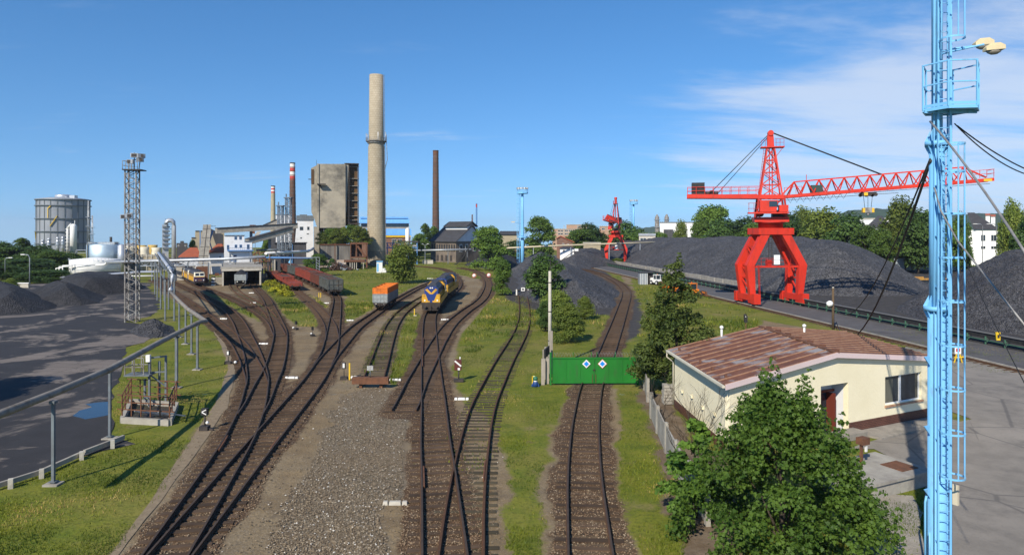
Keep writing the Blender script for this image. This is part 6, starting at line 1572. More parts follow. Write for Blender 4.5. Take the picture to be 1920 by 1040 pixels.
t = at_thing('low_wall', 'low grey wall at the foot of the brick hall', 'wall', 805, 236); wp('panel', pbox(MB(), 792, 812, 487.5, None, 236, .3), m_concl, t); wp('coping', pbox(MB(), 791.7, 812.3, 487, 487.4, 235.9, .5), m_conc, t)
t = at_thing('rubber_sheet', 'black curved sheeting leaning against the brick hall', 'tarpaulin', 866, 232); mb = MB(); pts = [(xat(852, 232) + q * (xat(884, 232) - xat(852, 232)), 232, 7.5 * q ** 1.7) for q in np.linspace(0, 1, 9)]
for a, b in zip(pts[:-1], pts[1:]): mb.bar(a, b, 3.0, .25)
wp('sheet', mb, m_black, t)
# kiosk and small items by the great chimney
d = 183; t = at_thing('transformer_kiosk', 'small pale blue kiosk with white door at the foot of the great chimney', 'kiosk', 712, d); b = wp('cabin', pbox(MB(), 706, 717, 491, None, d, 2), m_hazyw, t); wp('roof', pbox(MB(), 705.4, 717.6, 489.8, 490.9, d - .15, 2.4), m_blue, t); wp('door', pbox(MB(), 706.6, 709.8, 494, 509, d - .04, .035), m_blue, b); wp('annex', pbox(MB(), 717.2, 724, 503, None, d, 2), m_hazyw, t)
# far town buildings on the right half
d = 430; t = at_thing('flat_roofed_block', 'long flat-roofed brick and concrete block on the horizon', 'building', 1075, d); mb = MB(); pbox(mb, 1036, 1111, 429.5, None, d, 12); pbox(mb, 1062, 1100, 421.5, 429.4, d + .4, 10); w_ = wp('wall', mb, M('distant_brick', (.42, .27, .19), (.36, .24, .17), .1, .9), t)
mb = MB(); pbox(mb, 1035.6, 1111.4, 428.6, 429.4, d - .3, .25); pbox(mb, 1061.6, 1100.4, 420.6, 421.4, d + .1, .25); pbox(mb, 1036, 1111, 435, 436, d - .2, .15)
for px in (1057, 1082, 1092): pbox(mb, px, px + 1, 422, 440, d - .25, .2)
wp('concrete_bands', mb, m_concl, t); pwin(w_, [(1046, 1051, 431, 434.3), (1051.5, 1056, 431, 434.3), (1058.5, 1065, 430.8, 434), (1066, 1072, 430.8, 434), (1073.5, 1080, 430.8, 434), (1093.5, 1097.5, 431, 434), (1098, 1103, 431, 434), (1046, 1056, 437, 440), (1058.5, 1065, 437, 440), (1066, 1072, 437, 440), (1073.5, 1080, 437, 440), (1084, 1091, 423, 426), (1094, 1098, 423, 426)], d)
d = 440; t = at_thing('brick_annex', 'low brick block right of the flat-roofed block, above the trees', 'building', 1137, d); w_ = wp('wall', pbox(MB(), 1124, 1150, 424.5, None, d, 12), MATS['distant_brick'], t); wp('roof', pbox(MB(), 1123.5, 1150.5, 423.6, 424.4, d - .3, 12.5), m_concl, t); pwin(w_, [(1128, 1134, 427, 431), (1139, 1145, 427, 431)], d)
d = 243; t = at_thing('brick_house', 'red brick gabled house behind the overhead pipeline', 'building', 1059, d); X = lambda p: xat(p, d); Z = lambda y: zat(y, d)
w_ = wp('wall', MB().extr([(X(1044), 0), (X(1074), 0), (X(1074), Z(454)), (X(1051), Z(443.6)), (X(1044), Z(447))], 'y', d, d + 9), m_brick, t); mb = MB(); mb.bar((X(1076), d + 4.3, Z(454.2)), (X(1050.5), d + 4.3, Z(442.8)), 9.6, .3, (0, 1, 0)) if False else mb.hexa([(X(1050.8), d - .4, Z(443.4)), (X(1077), d - .4, Z(455)), (X(1077), d + 9.4, Z(455)), (X(1050.8), d + 9.4, Z(443.4)), (X(1050.8), d - .4, Z(442)), (X(1077), d - .4, Z(453.6)), (X(1077), d + 9.4, Z(453.6)), (X(1050.8), d + 9.4, Z(442))])
mb.hexa([(X(1043), d - .4, Z(447.8)), (X(1050.7), d - .4, Z(443.4)), (X(1050.7), d + 9.4, Z(443.4)), (X(1043), d + 9.4, Z(447.8)), (X(1043), d - .4, Z(446.6)), (X(1050.7), d - .4, Z(442)), (X(1050.7), d + 9.4, Z(442)), (X(1043), d + 9.4, Z(446.6))]); wp('roof', mb, m_tile, t)
pwin(w_, [(1054, 1058, 456, 460), (1063, 1067, 457, 461)], d)
hipped('white_cottage', 'small whitewashed cottage under the overhead pipeline', 1050, 1076, 466, 462.5, 225, 6, (1056, 1070), m_hazyw, m_slate, wins=[(1055, 1059, 468, 472)])
t = at_thing('grey_roofed_shed', 'long low shed with grey roof left of the front blue mast', 'building', 955, 270); wp('wall', pbox(MB(), 938, 972, 440, None, 270, 8), m_beige, t); wp('roof', MB().extr([(269.5, zat(440, 270)), (274, zat(433, 270)), (278.5, zat(440, 270))], 'x', xat(937, 270), xat(973, 270)), m_slate, t)
d = 250; t = at_thing('low_flat_shed', 'low pale flat-roofed shed left of the small red crane', 'building', 1106, d); wp('wall', pbox(MB(), 1094, 1126, 456, None, d, 6), m_beige, t); wp('roof', pbox(MB(), 1093, 1127, 454.4, 455.9, d - .4, 7), m_concl, t)
piperun('overhead_pipeline', 'long pale yellow overhead pipeline crossing behind the coal heaps', [(948, 465, 216), (1045, 460.5, 222), (1140, 457, 228), (1232, 454, 234)], .27, M('cream_pipe', (.58, .50, .34), (.48, .42, .3), .3, .7), [(1000, 463, 219), (1070, 460, 224), (1142, 457, 228), (1200, 455, 232)], m_galv)
d = 335; t = at_thing('white_hall', 'large white hall on the horizon left of the large crane', 'building', 1272, d); w_ = wp('wall', pbox(MB(), 1237, 1308, 417.5, None, d, 25), m_hazyw, t); wp('roof', pbox(MB(), 1236.5, 1308.5, 416, 417.4, d - .3, 25.6), m_post, t); wp('dark_annex', pbox(MB(), 1247, 1265, 430, None, d - 3, 2.9), m_dgrey, t)
for px, yt, lb in ((1232, 402, 'left of two rusty silos beside the white hall'), (1250, 401.5, 'right of two rusty silos, behind the white hall')):
    t = at_thing('silo', lb, 'silo', px, 342, 'rusty silos by the white hall'); h = zat(yt, 342); MB().lathe([(1.1, 0), (1.1, h - 1.5), (.4, h - .2), (.4, h)], 14).build('shell', m_lattice, t); mb = MB()
    for k in range(3): mb.ring((0, 0, h * (.5 + k * .18)), 1.1, .5, .25, 14)
    mb.build('walkways', m_galv, t)
d = 260; t = at_thing('glasshouse', 'low grey glazed shed right of the far blue mast', 'building', 1213, d); w_ = wp('wall', pbox(MB(), 1198, 1229, 442, None, d, 6), m_concl, t); wp('roof', pbox(MB(), 1197.5, 1229.5, 437.5, 441.9, d - .2, 6.5), m_galv, t); pwin(w_, [(1200, 1212, 446, 451), (1214, 1227, 446, 451)], d)
t = hipped('white_house', 'white house with a tall dark hipped roof at the right, behind the coal', 1829, 1870, 430, 397, 222, 14, (1812, 1826), m_hazyw, m_slate, wins=[(1839, 1848, 440, 452), (1858, 1868, 440, 452), (1839, 1848, 461, 467), (1858, 1868, 461, 467)], ov=.6)
wp('left_wing', pbox(MB(), 1804, 1829, 431, None, 222.2, 13), m_hazyw, t)
hipped('dark_roofed_house', 'house with dark hipped roof and white gable behind the jib hook', 1622, 1672, 428, 404, 300, 14, (1646, 1654), m_hazyw, m_slate)
t = at_thing('white_shed', 'low white hall left of the dark hipped roof under the hook', 'building', 1630, 330); wp('wall', pbox(MB(), 1612, 1670, 411, None, 330, 10), m_hazyw, t); wp('roof', pbox(MB(), 1611, 1671, 409, 410.9, 329.6, 11), m_concl, t)
t = at_thing('red_roofed_villa', 'distant red-roofed houses on the far hillside', 'building', 1858, 900); mb = MB(); mb2 = MB()
for px, yy in ((1848, 402), (1858, 404)):
    a, b = xat(px, 900), xat(px + 8, 900); mb.b2((a, 900, 0), (b, 908, zat(yy + 2, 900))); mb2.extr([(899, zat(yy + 2, 900)), (904, zat(yy - 2, 900)), (909, zat(yy + 2, 900))], 'x', a - .5, b + .5)
wp('wall', mb, m_hazyw, t); wp('roof', mb2, m_tile, t)
# ---------------------------------------------------------------- harbour-style cranes
m_sign = M('white_sign_board', (.80, .80, .80), None, rough=.5)
m_stripe = M('hazard_yellow', (.72, .42, .03), None, rough=.6)
def crane(name, label, loc, rz, jib_az, tilt, scale=1.0, gh=4.35, jl=29.0, cj=12.2, mirror_box=False):
    t = thing(name, label, 'crane', loc, rz, None, scale)
    # bogie beams, wheels
    for s in (-1, 1):
        mb = MB(); mb.b2((s * gh - .4, -3.0, .75), (s * gh + .4, 3.0, 1.6))
        for e in (-1, 1): mb.b2((s * gh - .5, e * 3.0 - .45, .35), (s * gh + .5, e * 3.0 + .45, 1.8)); mb.b2((s * gh - .35, e * 1.8 - .7, .4), (s * gh + .35, e * 1.8 + .7, .75))
        b = mb.build('bogie_beam', m_red, t)
        for e in (-3.0, -1.8, 1.8, 3.0): MB().tube((s * gh - .15, e, .45), (s * gh + .15, e, .45), .4, 12).build('wheel', m_dark, b)
        for e in (-1, 1):
            y = e * 1.65
            mb = MB(); k = s * (gh + .35); zt = 5.9
            mb.hexa([(s * gh - .4, y - .4, 1.6), (s * gh + .4, y - .4, 1.6), (s * gh + .4, y + .4, 1.6), (s * gh - .4, y + .4, 1.6), (k - .62, y - .45, zt), (k + .62, y - .45, zt), (k + .62, y + .45, zt), (k - .62, y + .45, zt)])
            mb.hexa([(k - .62, y - .45, zt + .001), (k + .62, y - .45, zt + .001), (k + .62, y + .45, zt + .001), (k - .62, y + .45, zt + .001), (s * 1.45 - .7, e * 1.35 - .42, 10.7), (s * 1.45 + .7, e * 1.35 - .42, 10.7), (s * 1.45 + .7, e * 1.35 + .42, 10.7), (s * 1.45 - .7, e * 1.35 + .42, 10.7)])
            mb.build('leg', m_red, t)
        mb = MB()
        for z0, z1 in ((1.8, 4.0), (4.0, 5.9)):
            mb.bar((s * gh, -1.6, z0), (s * (gh + .2), 1.6, z1), .2); mb.bar((s * (gh + .1), -1.6, z1), (s * (gh + .1), 1.6, z1), .25)
        mb.bar((s * 3.6, -1.5, 7.4), (s * 3.0, 1.4, 8.6), .2); mb.bar((s * 3.0, -1.5, 8.6), (s * 3.0, 1.5, 8.6), .22)
        mb.build('side_bracing', m_red, t)
    # access ladder on the near left leg
    mb = MB()
    for dx in (-.28, .28): mb.bar((-gh + .75 + dx * .2, -2.6 + dx, 1.7), (-gh + .55 + dx * .2, -2.6 + dx, 6.0), .07)
    for k in range(13): mb.bar((-gh + .72, -2.9, 1.9 + k * .32), (-gh + .72, -2.3, 1.9 + k * .32), .05)
    mb.build('ladder', m_redd, t)
    # cross gangway and sign
    mb = MB(); mb.b2((-gh + .2, -1.75, 5.55), (gh - .2, -.95, 5.8)); gw = mb.build('gangway', m_red, t)
    mb = MB()
    for k in range(8): x = -gh + .5 + k * (gh * 2 - 1) / 7; mb.bar((x, -1.72, 5.8), (x, -1.72, 6.9), .06)
    mb.bar((-gh + .5, -1.72, 6.9), (gh * .4, -1.72, 6.9), .06); mb.bar((-gh + .5, -1.72, 6.35), (gh * .4, -1.72, 6.35), .05)
    mb.build('gangway_rail', m_redd, gw)
    for z in (6.0, 6.72): MB().b2((-.35, -1.86, z), (.55, -1.78, z + .68)).build('sign_board', m_sign, gw)
    MB().b2((-1.3, -1.65, 5.81), (-.6, -1.05, 6.7)).build('electric_cabinet', m_redd, gw)
    mb = MB()
    for dx in (-.25, .25): mb.bar((-.6 + dx, -1.2, 6), (-.6 + dx, -1.2, 10.6), .07)
    for k in range(14): mb.bar((-.85, -1.2, 6.2 + k * .32), (-.35, -1.2, 6.2 + k * .32), .05)
    mb.build('inner_ladder', m_dark, t)
    # head frame and slewing ring
    mb = MB(); mb.b2((-2.7, -1.9, 10.4), (2.7, 1.9, 11.35)); mb.build('head_frame', m_red, t)
    MB().lathe([(1.75, 11.35), (1.75, 12.1), (2.0, 12.1), (2.0, 12.25)], 28).build('slewing_ring', m_redd, t)
    # everything above turns together
    c, s_ = math.cos(jib_az), math.sin(jib_az)
    R = Matrix.Rotation(jib_az, 4, 'Z')
    def tb(name, mb, m_, par):
        mb.v = [tuple(R @ Vector(v)) for v in mb.v]; return mb.build(name, m_, par)
    mb = MB(); mb.b2((-2.4, -1.6, 12.26), (2.4, 1.6, 12.95)); tb('turntable', mb, m_red, t)
    mb = MB()
    for x in (-2.1, 2.1):
        for y in (-1.3, 1.3): mb.bar((x, y, 12.95), (x * .85, y, 15.75), .26)
    for y in (-1.3, 1.3): mb.bar((-2.1, y, 13), (1.8, y, 15.7), .16); mb.bar((2.1, y, 13), (-1.8, y, 15.7), .16)
    tb('upper_columns', mb, m_redd, t)
    mb = MB(); mb.extr([(-1.75, 13.7), (.5, 13.7), (.75, 15.4), (-1.75, 15.4)], 'y', -2.7, -1.0); cb = tb('cabin', mb, m_red, t)
    mb = MB(); mb.b2((-.5, -2.74, 14.45), (.62, -2.701, 15.25)); mb.b2((.68, -2.5, 14.4), (.78, -1.2, 15.25)); tb('cabin_window', mb, m_glass, cb)
    mb = MB(); mb.b2((-3.4, -2.8, 13.45), (2.2, -1.4, 13.65)); pl = tb('cabin_platform', mb, m_red, t); mb = MB()
    for x in (-3.3, -2.6, -1.9): mb.bar((x, -2.7, 13.65), (x, -2.7, 15.0), .06)
    for z in (14.2, 15.0): mb.bar((-3.3, -2.7, z), (-1.8, -2.7, z), .06); mb.bar((-3.3, -2.7, z), (-3.3, -1.5, z), .06)
    tb('platform_rail', mb, m_redd, pl)
    mb = MB(); mb.b2((.2, -1.2, 12.96), (1.9, .9, 13.9)); mb.tube((-1.5, -.9, 13.5), (-1.5, .9, 13.5), .5, 12); tb('winch_gear', mb, m_dark, t)
    mb = MB(); mb.b2((.9, -2.6, 13.7), (2.15, -1.2, 14.7)); tb('machinery_house', mb, m_red, t)
    # counter jib
    z = 15.95
    mb = MB()
    for y in (-1.25, 1.25): mb.bar((-cj, y, z + .25), (1.8, y, z), .3, .6)
    for k in range(8): x = -cj + .15 + k * cj / 8; mb.bar((x, -1.25, z + .2), (x, 1.25, z + .2), .2, .3)
    mb.b2((-cj, -1.1, z + .4), (-2, 1.1, z + .47)); cjm = tb('counter_jib', mb, m_red, t)
    mb = MB()
    for y in (-1.3, 1.3):
        for k in range(9): x = -cj + .1 + k * (cj - 2) / 8; mb.bar((x, y, z + .5), (x, y, z + 1.6), .07)
        for q in (1.05, 1.6): mb.bar((-cj + .1, y, z + q), (-1.8, y, z + q), .07)
    for q in (1.05, 1.6): mb.bar((-cj + .1, -1.3, z + q), (-cj + .1, 1.3, z + q), .07)
    tb('handrail', mb, m_red, cjm)
    mb = MB(); mb.b2((-cj + .7, -1.15, z + .48), (-cj + 2.6, 1.15, z + 2.3)); tb('counterweight', mb, m_black, t)
    mb = MB(); mb.b2((-cj + 2.7, -.6, z + .48), (-cj + 4.6, .6, z + .95)); mb.tube((-cj + 3.6, -.8, z + .8), (-cj + 3.6, .8, z + .8), .35, 10); tb('winch', mb, m_dark, t)
    # jib: lattice of two bottom booms and a top chord pair
    tl = math.tan(tilt)
    J = lambda x, y, dz: (x, y, z + (x - 1.5) * tl + dz)
    mb = MB()
    for y in (-1.0, 1.0): mb.bar(J(.5, y, 0), J(jl, y, 0), .24, .44)
    xs = [1.6 + (jl - 3.4 - 1.6) * k / 14 for k in range(15)]; top = 2.1
    tops = [J(x, 0, top) for x in xs[1:]]
    mb.bar(J(xs[0], 0, .3), tops[0], .2); mb.bar(tops[-1], J(jl - .6, 0, .4), .2)
    for a, b in zip(tops[:-1], tops[1:]): mb.bar(a, b, .18)
    for k in range(1, 15):
        tp = J(xs[k], 0, top)
        for y in (-1, 1):
            mb.bar(tp, J((xs[k] + xs[k - 1]) / 2, y, .2), .12); mb.bar(tp, J(xs[k] + (xs[1] - xs[0]) / 2, y, .2), .12)
    for k in range(15): mb.bar(J(xs[k], -1, 0), J(xs[k] + .9, 1, 0), .1)
    jb = tb('jib', mb, m_red, t)
    mb = MB()
    for k in range(4): x = jl - 2.6 + k * .85; mb.bar(J(x, -1.1, .3), J(x, -1.1, 1.4), .06)
    for q in (.85, 1.4): mb.bar(J(jl - 2.6, -1.1, q), J(jl, -1.1, q), .06); mb.bar(J(jl, -1.1, q), J(jl, 1.1, q), .06)
    for k in range(4): x = 1.8 + k * .8; mb.bar(J(x, -1.1, .3), J(x, -1.1, 1.3), .06)
    mb.bar(J(1.8, -1.1, 1.3), J(4.2, -1.1, 1.3), .06); mb.bar(J(5.0, 0, 2.1), J(5.0, 0, 3.0), .08)
    tb('jib_rail', mb, m_red, jb); mb = MB(); a = J(jl - 1, -1.02, -.2); mb.b2((jl - 1.3, -1.2, a[2]), (jl - .3, -1.16, a[2] + .35)); tb('maker_plate', mb, m_stripe, jb)
    mb = MB(); a = J(6.1, 0, .28); mb.b2((5.6, -.7, a[2]), (7.1, .7, a[2] + 1.05)); tb('winch_box', mb, m_dgreen, jb)
    # mast
    mb = MB(); zt = 23.3
    for x in (-1.55, 1.55):
        for y in (-1.2, 1.2): mb.bar((x, y, z), (x * .33, y * .4, zt), .2)
    n = 4
    for k in range(n):
        f0, f1 = k / n, (k + 1) / n; w0, w1 = 1 - .67 * f0, 1 - .67 * f1; h0, h1 = z + (zt - z) * f0, z + (zt - z) * f1
        for y in (-1.2, 1.2):
            yy0, yy1 = y * (1 - .6 * f0), y * (1 - .6 * f1)
            mb.bar((-1.55 * w0, yy0, h0), (1.55 * w1, yy1, h1), .11); mb.bar((1.55 * w0, yy0, h0), (-1.55 * w1, yy1, h1), .11); mb.bar((-1.55 * w1, yy1, h1), (1.55 * w1, yy1, h1), .11)
    mb.bar((-.15, 0, z), (-.15, 0, zt), .12); mb.bar((.25, 0, z), (.25, 0, zt), .16)
    ms = tb('mast', mb, m_red, t)
    mb = MB(); mb.b2((-1.4, -.8, zt), (1.9, .8, zt + .16)); hd = tb('mast_platform', mb, m_red, ms); mb = MB()
    for x in (.7, 1.25, 1.8): mb.bar((x, -.75, zt + .16), (x, -.75, zt + 1.25), .05)
    for q in (.7, 1.25): mb.bar((.6, -.75, zt + q), (1.8, -.75, zt + q), .05)
    for x in (-1.3, -.8): mb.bar((x, -.75, zt + .16), (x, -.75, zt + 1.1), .05)
    mb.bar((-1.35, -.75, zt + 1.1), (-.6, -.75, zt + 1.1), .05); mb.bar((1.7, -.6, zt), (.75, -.4, zt - 1.3), .07)
    for k in range(18): mb.bar((-1.75 + k * .045, -.3, z + .5 + k * .4), (-1.35 + k * .04, -.3, z + .5 + k * .4), .05)
    mb.bar((-1.8, -.3, z), (-.95, -.3, zt), .05); tb('mast_rail_and_ladder', mb, m_redd, hd)
    MB().b2((-1.4, -.4, zt + .17), (-.9, .1, zt + .5)) 
    mb = MB(); mb.extr([(-.45, zt + .16), (.5, zt + .16), (.42, zt + 1.6), (.3, zt + 2.4), (-.3, zt + 2.4), (-.5, zt + 1.6)], 'y', -.35, .35); mb.tube((0, -.5, zt + 2.2), (0, .5, zt + 2.2), .42, 14); tb('mast_head', mb, m_red, t)
    # stay ropes
    mb = MB()
    for y in (-.3, .3):
        mb.tube((-.4, y, zt + 1.9), (-cj + 3.2, y * 3, z + .5), .05, 5); mb.tube((-.4, y, zt + 1.6), (-cj + 4.4, y * 3, z + .5), .05, 5)
        mb.tube((.4, y, zt + 2.2), J(jl * .52, y, top), .055, 5)
    mb.tube((J(1, 0, -.5)), J(jl * .6, .2, -.75), .03, 4); mb.tube(J(jl * .4, .2, -.35), J(jl, .2, -.5), .03, 4)
    tb('stay_ropes', mb, m_wire, t)
    mb = MB()
    for k in range(9):
        p0 = J(2.2 + k * .9, -.9, -.2); p1 = J(3.1 + k * .9, -.9, -.2); m_ = J(2.65 + k * .9, -.9, -1.0); mb.path([p0, m_, p1], .03, 4)
    tb('festoon_cable', mb, m_wire, t)
    # trolley and hook
    x = jl * .46; mb = MB(); a = J(x, 0, -.55); mb.b2((x - .95, -.8, a[2] - .1), (x + .95, .8, a[2] + .2))
    for q in (-.8, 0, .8):
        for y in (-.9, .9): mb.tube((x + q, y - .1, a[2] - .15), (x + q, y + .1, a[2] - .15), .26, 10)
    tr = tb('trolley', mb, m_dark, t); mb = MB(); mb.b2((x - .75, -1.02, a[2] - .3), (x - .25, -1.0, a[2] + .15)); tb('trolley_mark', mb, m_stripe, tr)
    mb = MB()
    for q in (-.6, 0, .6): mb.tube((x + q, 0, a[2] - .2), (x + q * .7, 0, a[2] - 2.0), .03, 4)
    tb('hoist_ropes', mb, m_wire, tr); mb = MB(); mb.cur = 0; mb.b2((x - .45, -.35, a[2] - 2.75), (x + .45, .35, a[2] - 2.0)); mb.lathe([(.03, 0), (.28, .5)], 10, (x, 0, a[2] - 3.26)); mb.cur = 1
    for s in (-1, 1): mb.b2((x + s * .46, -.4, a[2] - 2.7), (x + s * .75, .4, a[2] - 2.05))
    tb('hook_block', mb, [m_lattice, m_stripe], tr)
    return t
m_dgreen = M('winch_green', (.03, .06, .05), None, rough=.6)
p = cr(47.9, 98)
JW = math.atan2(-.24, .97)
crane('portal_crane', 'large red portal crane with its jib reaching right over the coal', (p.x, p.y, 0), CR_RZ, JW - CR_RZ, math.radians(4.3), 1.0, 3.65, 28.9, 12.1)
p = (xat(1154.5, 232), 232, 0)
crane('portal_crane', 'smaller distant red portal crane with its jib pointing towards the camera', p, -.10, math.atan2(-28, -8.5) + .10, math.radians(2), .88, 3.4, 24, 9)

# ---------------------------------------------------------------- floodlight masts
def floods(parent, z, n=4, R_=1.3, m_=None):
    for k in range(n):
        a = PI * (.1 + .8 * k / max(1, n - 1)) + PI; x, y = R_ * math.cos(a), R_ * .8 * math.sin(a)
        b = MB().box((x, y, z), (.75, .45, .55), a).tube((x, y, z - .8), (x, y, z - .2), .06, 5).build('floodlight', m_galv, parent); MB().box((x, y - .24, z), (.6, .03, .42)).build('lamp_glass', m_lamp, b)
def blue_mast(label, px, d, ytop, rz=0):
    t = thing('light_mast', label, 'light mast', (xat(px, d), d, 0), rz, 'pale blue light masts'); h = zat(ytop, d) - 1.2
    MB().lathe([(.55, 0), (.55, h * .35), (.48, h * .36), (.42, h * .7), (.34, h)], 16).build('pole', m_blue, t)
    mb = MB()
    for s in (-.3, .3): mb.bar((-.95 + s * .2, -.6 + s, 0), (-.75 + s * .2, -.5 + s, h), .09)
    for k in range(46): mb.bar((-.95, -.9, .5 + k * h / 47), (-.95, -.3, .5 + k * h / 47), .05)
    for k in range(16): mb.ring((-1.15, -.6, 1.8 + k * h / 17), .5, .05, .09, 12, .9, 5.4)
    for a in (1.4, 2.4, PI, 3.9, 4.9): mb.bar((-1.15 + .52 * math.cos(a), -.6 + .52 * math.sin(a), 1.8), (-1.15 + .52 * math.cos(a), -.6 + .52 * math.sin(a), h), .06)
    mb.build('caged_ladder', m_blue, t)
    for z, w in ((h * .40, 1.5), (h - .6, 1.7)):
        p_ = MB().lathe([(w, 0), (w, .18)], 8, (0, 0, z)).build('platform', m_blue, t); mb = MB(); mb.ring((0, 0, z + 1.2), w - .06, .06, .07, 8); mb.ring((0, 0, z + .7), w - .06, .05, .05, 8); mb.ring((0, 0, z + .18), w - .05, .04, .25, 8)
        for k in range(8): a = k * PI / 4; mb.bar(((w - .03) * math.cos(a), (w - .03) * math.sin(a), z), ((w - .03) * math.cos(a), (w - .03) * math.sin(a), z + 1.2), .07)
        mb.build('railing', m_blue, p_)
    floods(t, h + 1.0, 5, 1.4)
    a = MB().bar((0, 0, h * .58), (-2.4, -.6, h * .60), .12).build('lamp_arm', m_blue, t); MB().box((-2.8, -.7, h * .605), (1.0, .45, .25)).build('street_lamp_head', m_cream, a)
    return t
m_cream = M('aged_lamp_cream', (.68, .56, .34), (.58, .48, .30), 4, .6)
blue_mast('pale blue light mast rising from the coal between the big trees', 979.5, 205, 352)
blue_mast('pale blue light mast right of the small red crane', 1188, 285, 375)
# the tall mast in the foreground
MX, MD = xat(1757, 21.8), 21.8
t = thing('light_mast', 'tall pale blue mast in the right foreground with caged ladder and platform', 'light mast', (MX, MD, 0))
z8, z13 = 8.2, 13.45
MB().lathe([(.40, 0), (.40, .06), (.265, .065), (.265, z8)], 32).build('lower_tube', m_blue, t)
MB().lathe([(.225, z8 + .01), (.225, z13)], 32).build('middle_tube', m_blue, t); MB().lathe([(.158, z13 + .01), (.155, 24.5)], 28).build('upper_tube', m_blue, t)
for zz, r0 in ((z8, .26), (z13, .225)):
    mb = MB(); mb.lathe([(r0 + .12, -.07), (r0 + .12, .07)], 28, (0, 0, zz))
    for k in range(8):
        a = k * PI / 4 + .2; ca, sa = math.cos(a), math.sin(a)
        for sg_ in (-1, 1): mb.add([(r0 * ca * .8, r0 * sa * .8, zz + sg_ * .07), ((r0 + .12) * ca, (r0 + .12) * sa, zz + sg_ * .07), (r0 * ca * .8, r0 * sa * .8, zz + sg_ * .45), (r0 * ca * .8 - sa * .02, r0 * sa * .8 + ca * .02, zz + sg_ * .07), ((r0 + .12) * ca - sa * .02, (r0 + .12) * sa + ca * .02, zz + sg_ * .07), (r0 * ca * .8 - sa * .02, r0 * sa * .8 + ca * .02, zz + sg_ * .45)], [(0, 1, 2), (5, 4, 3), (0, 3, 4, 1), (1, 4, 5, 2), (2, 5, 3, 0)])
        mb.tube(((r0 + .08) * ca, (r0 + .08) * sa, zz - .1), ((r0 + .08) * ca, (r0 + .08) * sa, zz + .1), .018, 6)
    mb.build('flange', m_blue, t)
for zz in (4.5, 6.7, 2.5): MB().add([(-.30, -.12, zz), (-.30, -.12, zz - .30), (-.52, -.2, zz - .02), (-.30, -.06, zz), (-.30, -.06, zz - .3), (-.52, -.14, zz - .02)], [(0, 1, 2), (5, 4, 3), (0, 3, 4, 1), (1, 4, 5, 2), (2, 5, 3, 0)]).build('bracket', m_blue, t)
# ladder on the side towards the camera and to the right
DL = Vector((-.12, -.993, 0)); DS = Vector((.993, -.12, 0))
LB = DL * .40 + DS * .03
def LP(s, o, z): v = LB + DS * s + DL * o; return (v.x, v.y, z)
mb = MB()
for s in (-.18, .18): mb.bar(LP(s, 0, .1), LP(s, 0, 24.4), .055, .03)
ld = mb.build('ladder_rails', m_blue, t); mb = MB()
for k in range(81): mb.tube(LP(-.18, 0, .4 + k * .3), LP(.18, 0, .4 + k * .3), .013, 5)
mb.build('rungs', m_blue, ld); mb = MB()
for k in range(9):
    z = .9 + k * 1.6 if k < 9 else 0
    for s in (-.18, .18): mb.bar(LP(s, 0, z), LP(s * .9, -.25, z), .035)
mb.build('standoffs', m_blue, ld)
mb = MB()
hz = [3.1, 4.45, 5.8, 7.15, 8.5, 9.85, 11.2, 12.5, 13.35] + [16.6, 17.9, 19.2, 20.5, 21.8, 23.1, 24.3]
cc = LB + DL * .33 + DS * .08
for z in hz:
    mb = MB(); pts = [LP(-.18, 0, z)] + [tuple(cc + DS * (.34 * math.sin(a)) + DL * (.34 * math.cos(a)) + Vector((0, 0, z))) for a in np.linspace(-2.25, 2.25, 15)] + [LP(.18, 0, z)]
    for a, b in zip(pts[:-1], pts[1:]): mb.bar(a, b, .012, .055)
    mb.build('cage_hoop', m_blue, ld)
cg = ld; mb = MB()
for a in (-1.5, -.75, 0, .75, 1.5):
    for z0, z1 in ((3.1, 13.35), (16.6, 24.3)):
        q = cc + DS * (.33 * math.sin(a)) + DL * (.33 * math.cos(a)); mb.bar((q.x, q.y, z0), (q.x, q.y, z1), .04, .014)
mb.build('cage_straps', m_blue, cg)
mb = MB()
for s, o in ((.26, -.34), (.31, -.24)): mb.bar(LP(s, o, .1), LP(s, o, 24), .05, .03)
for s, o, r_ in ((.22, -.12, .022), (-.24, -.14, .02), (.25, -.08, .016)): mb.tube(LP(s, o, .2), LP(s, o, 24), r_, 6)
mb.build('cable_trunking', m_blue, t)
pc = DL * .26 + DS * .28; pzc = 14.48
ang = [math.atan2(DL.y, DL.x) + PI / 6 + k * PI / 3 for k in range(6)]; RP = .82
hexp = [(pc.x + RP * math.cos(a), pc.y + RP * math.sin(a)) for a in ang]
pf = MB().prism(hexp, pzc, pzc + .04).build('platform', m_blue, t); mb = MB()
for i in range(6):
    a, b = hexp[i], hexp[(i + 1) % 6]
    mb.bar((a[0], a[1], pzc - .035), (b[0], b[1], pzc - .035), .04, .06); mb.bar((a[0], a[1], pzc + .1), (b[0], b[1], pzc + .1), .012, .09)
    for q in (.75, 1.4): mb.bar((a[0], a[1], pzc + q), (b[0], b[1], pzc + q), .04, .04)
    mb.bar((a[0], a[1], pzc), (a[0], a[1], pzc + 1.42), .045)
mb.bar((pc.x - RP, pc.y, pzc - .06), (pc.x + RP, pc.y, pzc - .06), .06, .1)
mb.build('railing', m_blue, pf)
mb = MB(); mb.path([(.05, -.1, 16.36), (.4, -.25, 16.42), (1.0, -.45, 16.46)], .03, 8); mb.path([(.05, -.1, 16.28), (.45, -.5, 16.33), (.85, -.95, 16.36)], .03, 8)
ar = mb.build('lamp_arm', m_blue, t)
